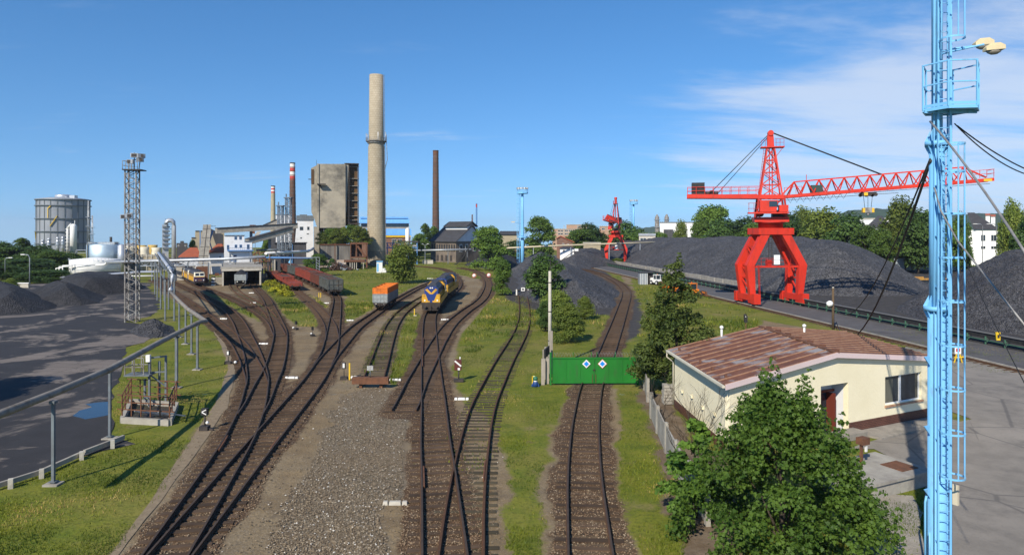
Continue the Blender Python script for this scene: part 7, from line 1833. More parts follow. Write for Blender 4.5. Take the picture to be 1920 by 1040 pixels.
for k, (x, y, z) in enumerate(((1.12, -.5, 16.45), (1.0, -1.15, 16.12))):
    mb = MB(); mb.extr([(-.25, 0), (.27, 0), (.27, .11), (.14, .2), (-.12, .2), (-.25, .09)], 'y', -.13, .13); o = mb.build('lamp_housing', m_cream, ar, (x, y, z)); o.rotation_euler = (0, -.05, -.2)
    gl = MB().lathe([(.08, -.12), (.16, -.07), (.21, -.001)], 16); gl.v = [(v[0] * 1.1, v[1] * .6, v[2]) for v in gl.v]; gl.build('lamp_bowl', M('smoked_bowl', (.20, .18, .15), None, rough=.3), o)
MB().box(LP(.42, -.22, 2.35), (.1, .2, .62), .5).build('switch_box', M('box_cream', (.55, .48, .35), None, rough=.6), t)
mb = MB(); mb.path([(-.5, -.2, 0), (-.5, -.2, 2.1), (-.46, -.2, 2.3)], .035, 8); mb.path([(-.42, -.3, 0), (-.42, -.3, 1.2)], .03, 8); mb.build('conduit', m_blue, t)
# cables slung from the mast
def cable(label, pts, r, mat_, sag=0, n=14):
    P3 = [Vector(p) for p in pts]
    if len(P3) == 2:
        a, b = P3; P3 = [a.lerp(b, k / n) - Vector((0, 0, sag * 4 * (k / n) * (1 - k / n))) for k in range(n + 1)]
    o = MB().path(P3, r, 6).build('cable', mat_)
    return tag(o, label, 'cable', 'cables strung from the blue mast')
cable('thick grey conduit sloping down right from under the mast platform', [at(1744, 228, 21.4), at(1930, 486, 15)], .032, m_wireg, -.15)
cable('second grey conduit lower down, sloping right from the middle of the mast', [at(1752, 352, 21.4), at(1764, 395, 21.0), at(1796, 452, 20), at(1850, 520, 18.3), at(1930, 620, 16)], .026, m_wireg)
cable('upper black cable running from below the platform to the right edge', [at(1795, 236, 21.6), at(1935, 322, 24)], .022, m_wire, .12)
cable('lower black cable of the pair leaving the mast to the right edge', [at(1790, 232, 21.6), at(1935, 330, 24)], .02, m_wire, .25)
cable('black cable with a yellow marker sloping down to the right edge', [at(1772, 400, 21.5), at(1930, 735, 14.5)], .012, m_wire, .15)
o = cable('black cable from the mast to the lamp on the wooden pole', [at(1744, 298, 21.7), at(1564, 573, 74)], .03, m_wire, 2.6)
o = cable('heavier black cable from the mast to the foot of the wooden pole', [at(1745, 301, 21.7), at(1568, 604, 74)], .045, m_wire, 3.4)
t = thing('cable_marker', 'yellow marker clipped on the black cable right of the mast', 'marker', at(1871, 630, 16.8)); MB().box((0, 0, 0), (.10, .04, .2)).build('plate', m_yel, t); MB().box((0, -.025, 0), (.05, .01, .08)).build('dark_dot', m_black, t)

# lattice light mast on the left
px, d = 248, 81.5; w = .62
t = thing('lattice_light_mast', 'rusty lattice light mast with lamp platform on the left', 'light mast', (xat(px, d), d, 0), .12); h = zat(320, d); mb = MB()
for sx in (-1, 1):
    for sy in (-1, 1): mb.bar((sx * w, sy * w * .8, 0), (sx * w, sy * w * .8, h), .13)
n = 30
for k in range(n):
    z0, z1 = h * k / n, h * (k + 1) / n; f = 1 if k % 2 else -1
    for sy in (-.8, .8): mb.bar((-w * f, sy * w, z0), (w * f, sy * w, z1), .07)
    for sx in (-1, 1): mb.bar((sx * w, -w * .8 * f, z0), (sx * w, w * .8 * f, z1), .07)
mb.build('lattice', m_lattice, t)
mb = MB()
for s in (-.2, .2): mb.bar((s - .2, .3, 0), (s - .2, .3, h + 1), .04)
for k in range(60): mb.bar((-.4, .3, k * h / 60), (0, .3, k * h / 60), .03)
mb.build('ladder', m_post, t)
p_ = MB().b2((-.8, -.9, h), (1.3, .8, h + .12)).build('platform', m_dark, t); MB().b2((-.8, -.95, zat(493, d)), (.5, .7, zat(493, d) + .1)).build('lower_platform', m_dark, t); mb = MB()
for x in (-.75, -.4, -.05, .3): mb.bar((x, -.85, h), (x, -.85, h + 1.1), .05); mb.bar((x, .75, h), (x, .75, h + 1.1), .05)
for q in (.55, 1.1): mb.bar((-.75, -.85, h + q), (.3, -.85, h + q), .045); mb.bar((-.75, .75, h + q), (.3, .75, h + q), .045); mb.bar((-.75, -.85, h + q), (-.75, .75, h + q), .045)
mb.build('railing', m_lattice, p_)
mb = MB(); mb.bar((.4, -.4, h), (.4, -.4, h + 2.1), .08); mb.bar((.9, -.4, h), (1.1, -.4, h + 1.6), .08); mb.bar((.3, -.4, h + 1.2), (1.4, -.4, h + 1.5), .07); mb.build('lamp_frame', m_dark, t)
for x, z, r_ in ((.55, 1.75, 0), (1.15, 1.25, .5), (1.3, 1.7, .7), (.1, 1.0, -.3), (-.6, -5.5, 0), (-.1, -5.4, .2)): b = MB().box((x, -.7, h + z), (.8, .35, .5), r_).build('floodlight', m_galv, t); MB().box((x, -.89, h + z), (.6, .02, .38)).build('lamp_glass', m_dark, b)
t.children[0]
# street lamps on the left
for px, d, top, dirx, lb in ((55.5, 131, 477, -1, 'street lamp on the left with its arm to the left, nearer of two'), (9.5, 150, 483, 1, 'street lamp at the left edge with its arm to the right')):
    t = thing('street_lamp', lb, 'street lamp', (xat(px, d), d, 0)); h = zat(top, d); MB().path([(0, 0, 0), (0, 0, h * .9), (dirx * .25, 0, h * .985), (dirx * .9, 0, h)], .085, 8).build('pole', m_galv, t); MB().box((dirx * 1.25, 0, h), (.8, .3, .16)).build('lamp_head', m_white, t)
t = thing('low_wall', 'low pale concrete wall beside the street lamps on the left', 'wall', (xat(20, 133), 133, 0)); wp('panel', pbox(MB(), -30, 53, 531.5, None, 133, .3), m_concl, t); wp('coping', pbox(MB(), -30.5, 53.6, 530, 531.4, 132.9, .5), m_hazyw, t)
# ---------------------------------------------------------------- the long pipe and its gantry
t = thing('pipeline', 'long grey lagged pipe on slim posts, crossing the left foreground and turning away', 'pipeline', (0, 0, 0)); PZ = 3.72
A_ = [g(px, py, PZ) for px, py in ((-60, 802), (0, 776), (100, 737), (206, 692), (300, 641), (374, 603.5))]; K = A_[-1]
B_ = [g(px, py, PZ) for px, py in ((376, 602), (352, 579), (335, 563), (319, 546))]
E = B_[-1]; ZU = zat(507, E.y)
run1 = MB().path(A_ + [K + Vector((.25, .5, 0))] + B_[1:], .165, 14); run1.build('pipe', m_pipe, t)
far1 = at(297, 495, 118); far1.z = ZU + 1.0
mb = MB(); mb.path([E, E + Vector((-.1, .5, .2)), E + Vector((-.1, .6, 1.2)), Vector((E.x - .1, E.y + .6, ZU - .5)), Vector((E.x - .2, E.y + .8, ZU)), Vector((E.x - .9, E.y + 1.8, ZU + .1))], .22, 12); mb.build('riser', m_silver, t)
mb = MB(); q = Vector((E.x - .9, E.y + 1.8, ZU + .1)); mb.path([q, q.lerp(far1, .5), far1, far1 + Vector((-.3, 1, -1)), far1 + Vector((-.3, 1, -3.3)), far1 + Vector((-4, 2, -3.4)), at(105, 521, 150)], .2, 10); mb.build('far_pipe', m_silver, t)
mb = MB()      # lattice bridge carrying the raised length
for k in range(7):
    a = q.lerp(far1, k / 7); b = q.lerp(far1, (k + 1) / 7)
    for dz0, dz1 in ((-.5, -1.9), (-1.9, -.5)): mb.bar(a + Vector((.5, 0, dz0 + .4)), b + Vector((.5, 0, dz1 + .4)), .09)
    for dz in (-.1, -1.5): mb.bar(a + Vector((.5, 0, dz)), b + Vector((.5, 0, dz)), .12); mb.bar(a + Vector((-.6, 0, dz)), b + Vector((-.6, 0, dz)), .12)
    mb.bar(a + Vector((.5, 0, -.1)), a + Vector((.5, 0, -1.5)), .08)
lb = mb.build('lattice_bridge', m_post, t)
mb = MB(); n_ = Vector((far1.y - q.y, -(far1.x - q.x), 0)).normalized() * .62
mb.hexa([q + n_ + Vector((0, 0, -1.5)), far1 + n_ + Vector((0, 0, -1.5)), far1 + n_ * 1.06 + Vector((0, 0, -1.5)), q + n_ * 1.06 + Vector((0, 0, -1.5)), q + n_ + Vector((0, 0, .1)), far1 + n_ + Vector((0, 0, .1)), far1 + n_ * 1.06 + Vector((0, 0, .1)), q + n_ * 1.06 + Vector((0, 0, .1))])
mb.build('mesh_screen', M('screen_mesh_grey', (.13, .15, .18), (.09, .10, .12), 6, .7), lb)
def post_at(p, top, w=.15, foot=True):
    a = MB(); a.b2((p.x - w / 2, p.y - w / 2, 0), (p.x + w / 2, p.y + w / 2, top)); a.b2((p.x - .14, p.y - .14, .12), (p.x + .14, p.y + .14, .15)); a.b2((p.x - w, p.y - .12, top), (p.x + w, p.y + .12, top + .12)); o = a.build('post', m_post, t)
    if foot: MB().box((p.x, p.y, .02), (.62, .5, .1)).build('footing', m_conc, o)
for px, py, w in ((100, 908, .115), (206, 822, .115), (331, 727, .16), (370, 693, .14), (359, 664, .13), (348, 645, .13), (336, 632, .13)): post_at(g(px, py), 3.42, w)
for f in (0, .35, .7, 1.0): a = q.lerp(far1, f); post_at(Vector((a.x + .5, a.y, 0)), a.z - 1.5, .16, False); post_at(Vector((a.x - .6, a.y, 0)), a.z - 1.5, .16, False)
# long cross pipe bridge
d = 150; t = thing('pipe_bridge', 'long pipe bridge with a lattice underside crossing behind the lattice light mast', 'pipe bridge', (xat(300, d), d, 0))
pp = [at(200, 491.5, d), at(300, 489, d), at(420, 485.5, d), at(498, 481, d)]
wp('pipe', MB().path(pp, .33, 12), m_galv, t); mb = MB(); a0, a1 = at(262, 498.5, d), at(440, 496, d); mb.bar(a0, a1, .16)
for k in range(18):
    u0 = at(262 + k * 10, 489.5 - k * .25 + 1, d); l0 = at(262 + k * 10, 498.5 - k * .14, d); u1 = at(272 + k * 10, 489.3 - k * .25 + 1, d); l1 = at(272 + k * 10, 498.3 - k * .14, d)
    mb.bar(u0, l0, .09); mb.bar(l0, u1, .08) if k % 2 else mb.bar(u0, l1, .08)
wp('lattice', mb, m_galv, t)
for px in (285, 302, 352, 391, 441): a = at(px, 495, d); wp('post', MB().b2((a.x - .12, a.y - .12, 0), (a.x + .12, a.y + .12, a.z + .3)), m_post, t)
wp('low_pipe', MB().path([at(180, 518.5, d), at(288, 517, d)], .16, 8), m_hazyw, t); wp('pipe_elbow', MB().path([at(180, 497, d), at(196, 496, d), at(201, 491.7, d), at(206, 491.5, d)], .22, 8), m_hazyw, t)

# ---------------------------------------------------------------- left foreground: stand, pit, barrier, point indicator
b0 = g(280, 763); t = thing('instrument_stand', 'steel stand with a small railed platform and white lamp under the long pipe', 'stand', (b0.x, b0.y, 0), .05); mb = MB()
for x, y, h in ((0, 0, 3.0), (.85, .3, 3.1), (-.55, .6, 1.6), (.1, 1.1, 2.6)): mb.bar((x, y, 0), (x, y, h), .11)
mb.bar((.85, .3, 3.05), (0, 0, 3.0), .09); mb.bar((0, 0, 2.0), (.85, .3, 1.2), .07); mb.bar((.85, .3, 2.1), (-.9, .2, 2.05), .08); mb.bar((-.55, .6, .5), (0, 0, .5), .06); mb.build('frame', m_post, t)
p_ = MB().b2((-1.35, -.35, 1.95), (.15, .65, 2.03)).build('platform', m_post, t); mb = MB()
for x in (-1.3, -.75, -.2):
    for y in (-.3, .6): mb.bar((x, y, 2.03), (x, y, 3.05), .05)
for z in (2.5, 3.05):
    for y in (-.3, .6): mb.bar((-1.3, y, z), (-.2, y, z), .05)
    mb.bar((-1.3, -.3, z), (-1.3, .6, z), .05)
mb.build('railing', m_lattice, p_); MB().box((0, -.12, 3.0), (.24, .2, .42)).build('lamp', m_white, t)
P0, P1, P2, P3 = g(229, 792), g(318, 797), g(331, 763), g(246, 757)
t = thing('railed_pit', 'concrete pit surrounded by a rusty brown railing on the grass', 'pit', (P0.x, P0.y, 0)); cs = [Vector(p) for p in (P0, P1, P2, P3)]; mb = MB()
for i in range(4):
    a, b = cs[i], cs[(i + 1) % 4]; mb.bar(Vector((a.x, a.y, .14)), Vector((b.x, b.y, .14)), .22, .34)
wp('curb', mb, m_conc, t); wp('floor', MB().add([(c.x, c.y, .03) for c in cs], [(0, 1, 2, 3)]), m_dark, t); mb = MB(); 
for i in range(4):
    a, b = cs[i], cs[(i + 1) % 4]; n = 5 if i % 2 == 0 else 3
    for k in range(n): q_ = a.lerp(b, k / n); mb.bar(Vector((q_.x, q_.y, .4)), Vector((q_.x, q_.y, 1.55)), .055)
    for z in (.75, 1.15, 1.55): mb.bar(Vector((a.x, a.y, z)) - (b - a).normalized() * .3, Vector((b.x, b.y, z)) + (b - a).normalized() * .3, .05)
wp('railing', mb, m_rust, t); mb = MB()
for k in range(3): a = cs[0].lerp(cs[1], .2 + k * .25); mb.bar(Vector((a.x, a.y + .3, .6)), Vector((a.x + .9, a.y + 1.6, .06)), .07)
wp('stair', mb, m_galv, t)
# concrete barrier along the yard
t = thing('kerb_barrier', 'low concrete barrier beams on short posts along the yard edge', 'barrier', (0, 0, 0)); pts = [g(-40, 930), g(78, 892), g(155, 857), g(158, 855), g(232, 826)]; mb = MB()
for a, b in ((pts[0], pts[1]), (pts[1], pts[2]), (pts[3], pts[4])): wp('beam', MB().bar(a + Vector((0, 0, .2)), b + Vector((0, 0, .2)), .14, .2), m_conc, t)
for a in (g(78, 896), g(153, 862), g(211, 840), g(20, 915)): wp('post', MB().box((a.x, a.y, .2), (.18, .2, .4), .5), m_concl, t)
def point_lever(label, px, py, h, white=True, arm=True, group='hand points beside the tracks', arrow=False, rz=0):
    a = g(px, py); t = thing('point_indicator', label, 'point lever', (a.x, a.y, 0), rz, group)
    MB().box((0, 0, .1), (.5, .35, .22)).tube((0, 0, 0), (0, 0, h * .55), .035, 6).build('base', m_dark, t)
    l = MB().box((0, 0, h * .8), (.22, .18, h * .36)).build('lantern', m_black, t); MB().box((0, -.1, h * .82), (.14, .02, h * .26)).build('lantern_face', m_white, l)
    if arm: mb = MB(); mb.bar((0, 0, .15), (.55, -.1, .12), .05); mb.build('lever', m_dark, t); MB().lathe([(.01, -.12), (.12, -.06), (.12, .06), (.01, .12)], 10, (.62, -.1, .16)).build('weight', m_white, t)
    return t
point_lever('hand point with white lantern beside the grass, near the pipe corner', 428, 682, 1.1); point_lever('hand point with white lever left of the gondola track', 586, 630, 1.0, rz=2.2); point_lever('hand point on the gravel between the shed line and the gondola track', 555, 618, .95, rz=2.5)
point_lever('tall hand point with lantern left of the buffer stop', 645, 711, 1.25)
a = g(384, 806); t = thing('point_indicator', 'point indicator with a white arrow board beside the left pipe shadow', 'point lever', (a.x, a.y, 0), 0, 'hand points beside the tracks'); MB().box((0, 0, .12), (.45, .4, .25)).tube((0, 0, 0), (0, 0, .8), .05, 8).bar((.1, 0, .1), (.5, -.1, .05), .1).build('base', m_dark, t); bx_ = MB().box((0, 0, 1.0), (.34, .22, .36)).build('lantern', m_black, t)
MB().bar((.12, -.115, 1.13), (-.12, -.115, 1.0), .05, .02, (0, 1, 0)).bar((-.12, -.115, 1.0), (.12, -.115, .87), .05, .02, (0, 1, 0)).build('arrow', m_white, bx_); MB().lathe([(.01, -.1), (.1, 0), (.01, .1)], 8, (.2, -.15, .45)).build('weight', m_white, t)
a = g(860, 715); t = thing('point_indicator', 'dark point indicator with a white diagonal stripe right of the crossing tracks', 'point lever', (a.x, a.y, 0), 0, 'hand points beside the tracks'); MB().box((0, 0, .1), (.7, .4, .2)).tube((0, 0, 0), (0, 0, .8), .05, 8).build('base', m_dark, t); bx_ = MB().box((-.05, 0, 1.2), (.5, .2, .75)).build('board', M('indicator_maroon', (.10, .025, .02), None, rough=.7), t)
MB().bar((-.27, -.11, 1.5), (.18, -.11, 1.12), .11, .02, (0, 1, 0)).build('stripe', m_white, bx_); MB().box((.02, -.11, .92), (.16, .02, .16)).build('lower_mark', m_white, bx_); MB().tube((.1, 0, 1.57), (.1, 0, 1.75), .05, 6).build('lamp', m_white, bx_)
a = g(662, 712); t = thing('marker_post', 'short yellow marker post left of the buffer stop', 'post', (a.x, a.y, 0)); MB().box((-.25, 0, .62), (.1, .1, 1.2)).build('post', m_yel, t); MB().lathe([(.02, 0), (.22, .1), (.2, .26), (.02, .32)], 10, (.15, 0, 0)).build('stone_foot', m_concl, t)
a = g(690, 592); t = thing('marker_post', 'tiny yellow marker beside the rail near the blue locomotive', 'post', (g(777, 592).x, g(777, 592).y, 0)); MB().box((0, 0, .45), (.1, .1, .9)).build('post', m_yel, t); MB().box((.1, 0, .05), (.4, .2, .1)).build('foot', m_concl, t)
a = g(598, 557); t = thing('marker_post', 'pair of short yellow stakes between the red wagon trains', 'post', (g(598, 557.5).x, g(598, 557.5).y, 0)); MB().box((0, 0, .4), (.1, .1, .8)).box((.3, 0, .4), (.1, .1, .8)).build('stakes', m_yel, t)
# buffer stop
a = g(695, 727); t = thing('buffer_stop', 'rusty buffer stop beam at the end of the disused siding', 'buffer stop', (a.x, a.y, 0), -.02); MB().b2((-1.25, -.2, .3), (1.25, .2, .75)).build('beam', m_rust, t); 
for x in (-.7, .7): MB().bar((x, .1, 0), (x, .1, .3), .2).bar((x, .15, .3), (x, 1.3, .05), .16).build('support', m_rust, t); MB().tube((0, -.15, .75), (0, -.15, 1.25), .03, 6).build('sign_post', m_galv, t); sg_ = MB().box((0, -.18, 1.4), (.42, .03, .34)).build('sign_board', m_white, t); MB().box((0, -.2, 1.4), (.02, .01, .3)).build('sign_line', m_galv, sg_)
# white fouling markers between tracks
def marker(px0, px1, py, label, group='white concrete clearance markers between the tracks', mat_=None):
    a, b = g(px0, py), g(px1, py); L_ = (b - a).length; t = thing('clearance_marker', label, 'clearance marker', ((a.x + b.x) / 2, a.y, 0), 0, group)
    for x0, x1 in ((-.5, -.29), (-.25, .24), (.28, .5)):
        MB().hexa([(x0 * L_, -.1, 0), (x1 * L_, -.1, 0), (x1 * L_, .1, 0), (x0 * L_, .1, 0), (x0 * L_ + .02, -.07, .13), (x1 * L_ - .02, -.07, .13), (x1 * L_ - .02, .07, .13), (x0 * L_ + .02, .07, .13)]).build('block', mat_ or m_white, t)
for a in ((718, 764, 945, 'cream clearance marker on the stony ground in the foreground', m_concl), (852, 879, 749, 'white clearance marker right of the crossing tracks', None), (535, 559, 709, 'white clearance marker between the shed line and the main line', None), (486, 503, 645, 'white clearance marker between the left curve and the shed line', None),
          (413, 426, 598, 'small white clearance marker right of the pipe corner', None), (470, 480, 568, 'small white clearance marker before the grey hopper track', None), (467, 476, 549.5, 'tiny white clearance marker in front of the engine shed', None), (607, 617, 568.5, 'white clearance marker between the two wagon tracks', None), (650, 663, 601, 'white clearance marker left of the orange wagon track', None),
          (827, 841, 599.5, 'white clearance marker in front of the blue locomotive', None), (730, 752, 713, 'white clearance marker right of the buffer stop', None), (801, 812, 522.5, 'far white clearance marker behind the blue locomotives', None)):
    marker(*a[:4], mat_=a[4])
for px, py, lb in ((889, 518, 'left white and red disc on a stake in the grass beyond the locomotives'), (916.5, 517, 'right white and red disc on a stake in the grass beyond the locomotives')):
    a = g(px, py + 4); t = thing('disc_signal', lb, 'disc marker', (a.x, a.y, 0), 0, 'discs in the grass'); MB().tube((0, 0, 0), (0, 0, .5), .05, 5).build('stake', m_dark, t); o = MB().lathe([(.01, 0), (.42, 0), (.42, .06), (.01, .06)], 14).build('disc', m_white, t, (0, -.05, .7)); o.rotation_euler = (PI / 2, 0, 0); o = MB().ring((0, 0, .03), .42, .1, .06, 14).build('rim', m_band, t, (0, -.05, .7)); o.rotation_euler = (PI / 2, 0, 0)
a = g(980.5, 553); t = thing('stop_signal', 'track-end signal with white square boards at the end of the overgrown siding', 'signal', (a.x, a.y, 0)); mb = MB(); mb.box((0, 0, .9), (1.9, .12, .2)); mb.bar((-.9, 0, 0), (-.9, 0, 1), .12); mb.bar((.9, 0, 0), (.9, 0, 1), .12); mb.build('beam', m_dark, t); MB().box((-1.1, -.1, .5), (.22, .05, 1.0)).build('left_board', m_white, t); MB().box((0, -.1, 1.0), (.65, .05, .6)).build('square_board', m_white, t); MB().box((.0, -.13, 1.0), (.3, .03, .28)).build('square_centre', m_black, t); MB().box((.95, -.1, 1.05), (.28, .05, .4)).build('right_board', m_white, t)

# ---------------------------------------------------------------- gate, posts and fences
d = dep(721); S = d / F; x0, x1 = xat(1035.5, d), xat(1193, d); t = thing('yard_gate', 'green steel double gate with two blue and white diamond signs', 'gate', ((x0 + x1) / 2, d, 0), .02); hw = (x1 - x0) / 2; gh_ = 1.92
for s in (-1, 1):
    a, b = (-hw, -.012) if s < 0 else (.012, hw); mb = MB(); mb.b2((a, 0, .12), (b, .04, gh_))
    for z in (.12, gh_ - .08): mb.b2((a, -.05, z), (b, -.001, z + .08))
    lf = mb.build('gate_leaf', m_green, t); mb = MB()
    for k in range(4): xx = a + (b - a) * k / 3; mb.b2((max(a, xx - .03), -.035, .21), (min(b, xx + .03), -.002, gh_ - .09))
    mb.build('stiffeners', m_green, lf); n = 3
    mb = MB()
    for k in range(3): xx = a + (b - a) * (.06 + .44 * k); mb.bar((xx, .02, gh_), (xx, .02, gh_ + .38), .035)
    mb.build('wire_stakes', m_green, lf)
    sx = -.56 if s < 0 else .56; r_ = .30
    sg_ = MB().add([(sx, -.075, 1.48 - r_), (sx + r_, -.075, 1.48), (sx, -.075, 1.48 + r_), (sx - r_, -.075, 1.48), (sx, -.055, 1.48 - r_), (sx + r_, -.055, 1.48), (sx, -.055, 1.48 + r_), (sx - r_, -.055, 1.48)], [(0, 1, 2, 3), (7, 6, 5, 4), (0, 4, 5, 1), (1, 5, 6, 2), (2, 6, 7, 3), (3, 7, 4, 0)]).build('diamond_sign', m_white, lf)
    q_ = .185; MB().add([(sx, -.082, 1.48 - q_), (sx + q_, -.082, 1.48), (sx, -.082, 1.48 + q_), (sx - q_, -.082, 1.48)], [(0, 1, 2, 3)]).build('blue_centre', M('sign_blue', (.01, .22, .72), None, rough=.5), sg_)
    if s > 0:
        q_ = r_ + .035; MB().add([(sx, -.07, 1.48 - q_), (sx + q_, -.07, 1.48), (sx, -.07, 1.48 + q_), (sx - q_, -.07, 1.48)], [(0, 1, 2, 3)]).build('red_edge', m_band, sg_)
    MB().b2((s * (hw + .12) - .06, -.02, 0), (s * (hw + .12) + .06, .1, gh_ + .35)).build('gate_post', m_green, t)
mb = MB(); pts = []
for k in range(420): a = k * .42; xx = -hw + .1 + k * (2 * hw - .2) / 420; pts.append((xx, .02 + .13 * math.cos(a), gh_ + .2 + .13 * math.sin(a)))
mb.path(pts, .006, 3); mb.build('barbed_wire', m_galv, t); MB().box((-.03, -.06, 1.05), (.16, .06, .08)).build('latch', m_dark, t); mb = MB(); mb.bar((-.14, -.06, .15), (-.14, -.06, .75), .03); mb.bar((.1, -.06, .15), (.1, -.06, .75), .03); mb.build('drop_bolts', m_rust, t)
a = g(1031, 690); t = thing('utility_pole', 'grey utility pole beside the green gate', 'utility pole', (a.x, a.y, 0)); h = zat(508, a.y); MB().lathe([(.15, 0), (.11, h)], 14).build('pole', m_concl, t); mb = MB()
for k in range(3): mb.ring((0, 0, h * (.28 + .3 * k)), .13, .03, .06, 14)
mb.build('bands', m_dark, t); mb = MB(); mb.bar((0, 0, h), (.05, 0, h + .8), .05); mb.bar((0, 0, h + .2), (2.0, .2, h + 1.6), .05); mb.build('bracket', m_dark, t); MB().box((2.1, .2, h + 1.65), (.3, .2, .18)).build('lamp', m_white, t)
t = thing('plank_fence', 'short run of grey timber posts left of the green gate', 'fence', (g(1022, 721).x, g(1022, 721).y, 0))
for k, (px, py, top) in enumerate(((1018, 721, 672), (1026, 719, 672), (1020.5, 711, 655), (1024, 705, 650), (1033, 700, 620))):
    a = g(px, py); wp('post', MB().box((a.x, a.y, zat(top, a.y) / 2), (.24, .16, zat(top, a.y)), .05 * k), m_timber, t)
wp('dark_rail', MB().bar(g(1021, 713) + Vector((0, 0, 1.9)), g(1029, 703) + Vector((0, 0, 1.9)), .12, .6), m_black, t)
a = g(1004, 724); t = thing('hydrant', 'small blue and green hydrant with white collar on the grass left of the gate', 'hydrant', (a.x, a.y, 0)); mb = MB(); mb.lathe([(.20, 0), (.16, .3), (.12, .34)], 12)
for s in (-1, 1): mb.bar((s * .1, 0, .3), (s * .24, -.05, 0), .1)
mb.build('base', M('hydrant_blue', (.02, .06, .20), None, rough=.5), t); MB().lathe([(.13, .33), (.13, .43)], 12).build('collar', m_white, t); MB().lathe([(.15, .43), (.17, .55), (.12, .66), (.01, .70)], 12).build('cap', M('hydrant_green', (.03, .14, .08), None, rough=.5), t); MB().lathe([(.06, .66), (.05, .72), (.01, .74)], 8, (-.1, 0, 0)).build('nozzle', M('hydrant_pale', (.6, .7, .35), None, rough=.5), t)
a = g(999.5, 721); t = thing('marker_post', 'yellow bent stake beside the hydrant at the gate', 'post', (a.x, a.y, 0)); MB().box((-.05, 0, .3), (.06, .06, .6)).box((.05, 0, .58), (.22, .06, .07)).build('stake', m_yel, t)
# concrete panel fence at the house
fp = [Vector((8.98, 46.2, 0)), Vector((8.55, 43.0, 0)), Vector((8.0, 39.2, 0)), Vector((7.72, 36.2, 0)), Vector((7.45, 33.0, 0)), Vector((7.25, 30.2, 0)), Vector((7.12, 27.4, 0)), Vector((7.1, 24.8, 0))]
t = thing('concrete_fence', 'weathered concrete panel fence along the left side of the house', 'fence', fp[0])
for i, p in enumerate(fp):
    wp('post', MB().box((p.x, p.y, .72), (.17, .2, 1.5), .1), m_conc, t)
    if i < len(fp) - 1 and i != 1:
        q_ = fp[i + 1]; mb = MB()
        for k in range(3): mb.bar(p + Vector((0, 0, .24 + k * .44)), q_ + Vector((0, 0, .24 + k * .44 - .06 * (i % 2))), .07, .42)
        wp('panel', mb, m_conc, t)
t = thing('slab_stack', 'stack of old concrete slabs at the back corner of the house', 'slab stack', (xat(1256, 42.5), 42.5, 0)); mb = MB()
for k in range(6): mb.box((random.uniform(-.05, .05), 0, .12 + k * .2), (.9, .6, .17), random.uniform(-.05, .05))
mb.build('slabs', m_conc, t)

# ---------------------------------------------------------------- the house
m_cream_w = M('cream_render', (.82, .75, .54), (.76, .69, .48), .5, .85, bump=.15, bscale=8, c3=(.66, .59, .42), s3=.35, lo3=.58, hi3=.8)
m_roof = M('rusty_sheet_roof', (.185, .078, .046), (.115, .05, .033), 1.1, .75, c3=(.27, .25, .25), s3=.42, lo3=.50, hi3=.60, coord='Object')
m_roofr = M('rusty_sheet_roof_worn', (.175, .078, .047), (.12, .054, .034), 1, .75, c3=(.12, .06, .045), s3=.8)
m_seam = M('roof_seam', (.44, .27, .17), (.30, .15, .09), 2, .7)
m_plinth = brickify(M('brown_plinth_tile', (.085, .042, .032), (.06, .03, .024), 2, .5), .28, .09, .012, (2.4, 2.0, 1.8), 0, 1)
m_pinkw = M('pinkish_fascia', (.66, .52, .52), (.6, .5, .48), .7, .7)
m_doorred = M('door_red', (.13, .028, .018), None, rough=.6)
ZE, ZRG = 3.5, 4.4
A = Vector((9.97, 31.9, 0)); Bp = Vector((24.35, 39.1, 0)); Cp = Vector((24.17, 49.3, 0)); D = Vector((9.54, 41.7, 0)); Nn = Vector((16.8, 35.3, 0)); Ff = Vector((16.45, 45.3, 0))
ab = (Bp - A).normalized(); ad = (D - A).normalized()
t = thing('house', 'single-storey cream house with a rusty ribbed metal roof', 'house', A)
Aw = A + ab * .40 + ad * .28; Bw = Bp - ab * .3 + ad * .28; Dw = D + ab * .40 - ad * .28; Cw = Cp - ab * .3 - ad * .28
LN = (Nn - A).dot(ab); LT = (Bp - A).length
def zr(s): s = s + .40; return ZE + (ZRG - ZE) * (s / LN if s < LN else max(0, (LT - s) / (LT - LN))) - .10
Lf = (Bw - Aw).length; nrm = Vector((ab.y, -ab.x, 0)); th = .3
def seg(mb, s0, s1, z0, z1=None):
    cuts = [s0] + ([LN - .4] if s0 < LN - .4 < s1 else []) + [s1]
    for a, b in zip(cuts[:-1], cuts[1:]):
        p, q_ = Aw + ab * a, Aw + ab * b; i = -nrm * th
        za, zb_ = (zr(a), zr(b)) if z1 is None else (z1, z1)
        mb.hexa([p + Vector((0, 0, z0)), q_ + Vector((0, 0, z0)), q_ + i + Vector((0, 0, z0)), p + i + Vector((0, 0, z0)), p + Vector((0, 0, za)), q_ + Vector((0, 0, zb_)), q_ + i + Vector((0, 0, zb_)), p + i + Vector((0, 0, za))])
DS0, DS1, DZ = 6.25, 8.35, 2.72; WS0, WS1, WZ0, WZ1 = 11.35, 14.55, 1.15, 2.72
mb = MB(); seg(mb, 0, DS0, 0); seg(mb, DS0, DS1, DZ); seg(mb, DS1, WS0, 0); seg(mb, WS0, WS1, 0, WZ0); seg(mb, WS0, WS1, WZ1); seg(mb, WS1, Lf, 0)
def side(mb, p, q_, zt): n = Vector(((q_ - p).y, -(q_ - p).x, 0)).normalized() * -th; mb.hexa([p, q_, q_ + n, p + n] + [v + Vector((0, 0, zt)) for v in (p, q_, q_ + n, p + n)])
side(mb, Dw, Aw + ad * .31, ZE - .08); side(mb, Bw + ad * .31, Cw, ZE - .08); side(mb, Cw - ab * .01, Dw + ab * .01, ZE - .09)
wl = wp('wall', mb, m_cream_w, t)
mb = MB(); pr_ = nrm * .035
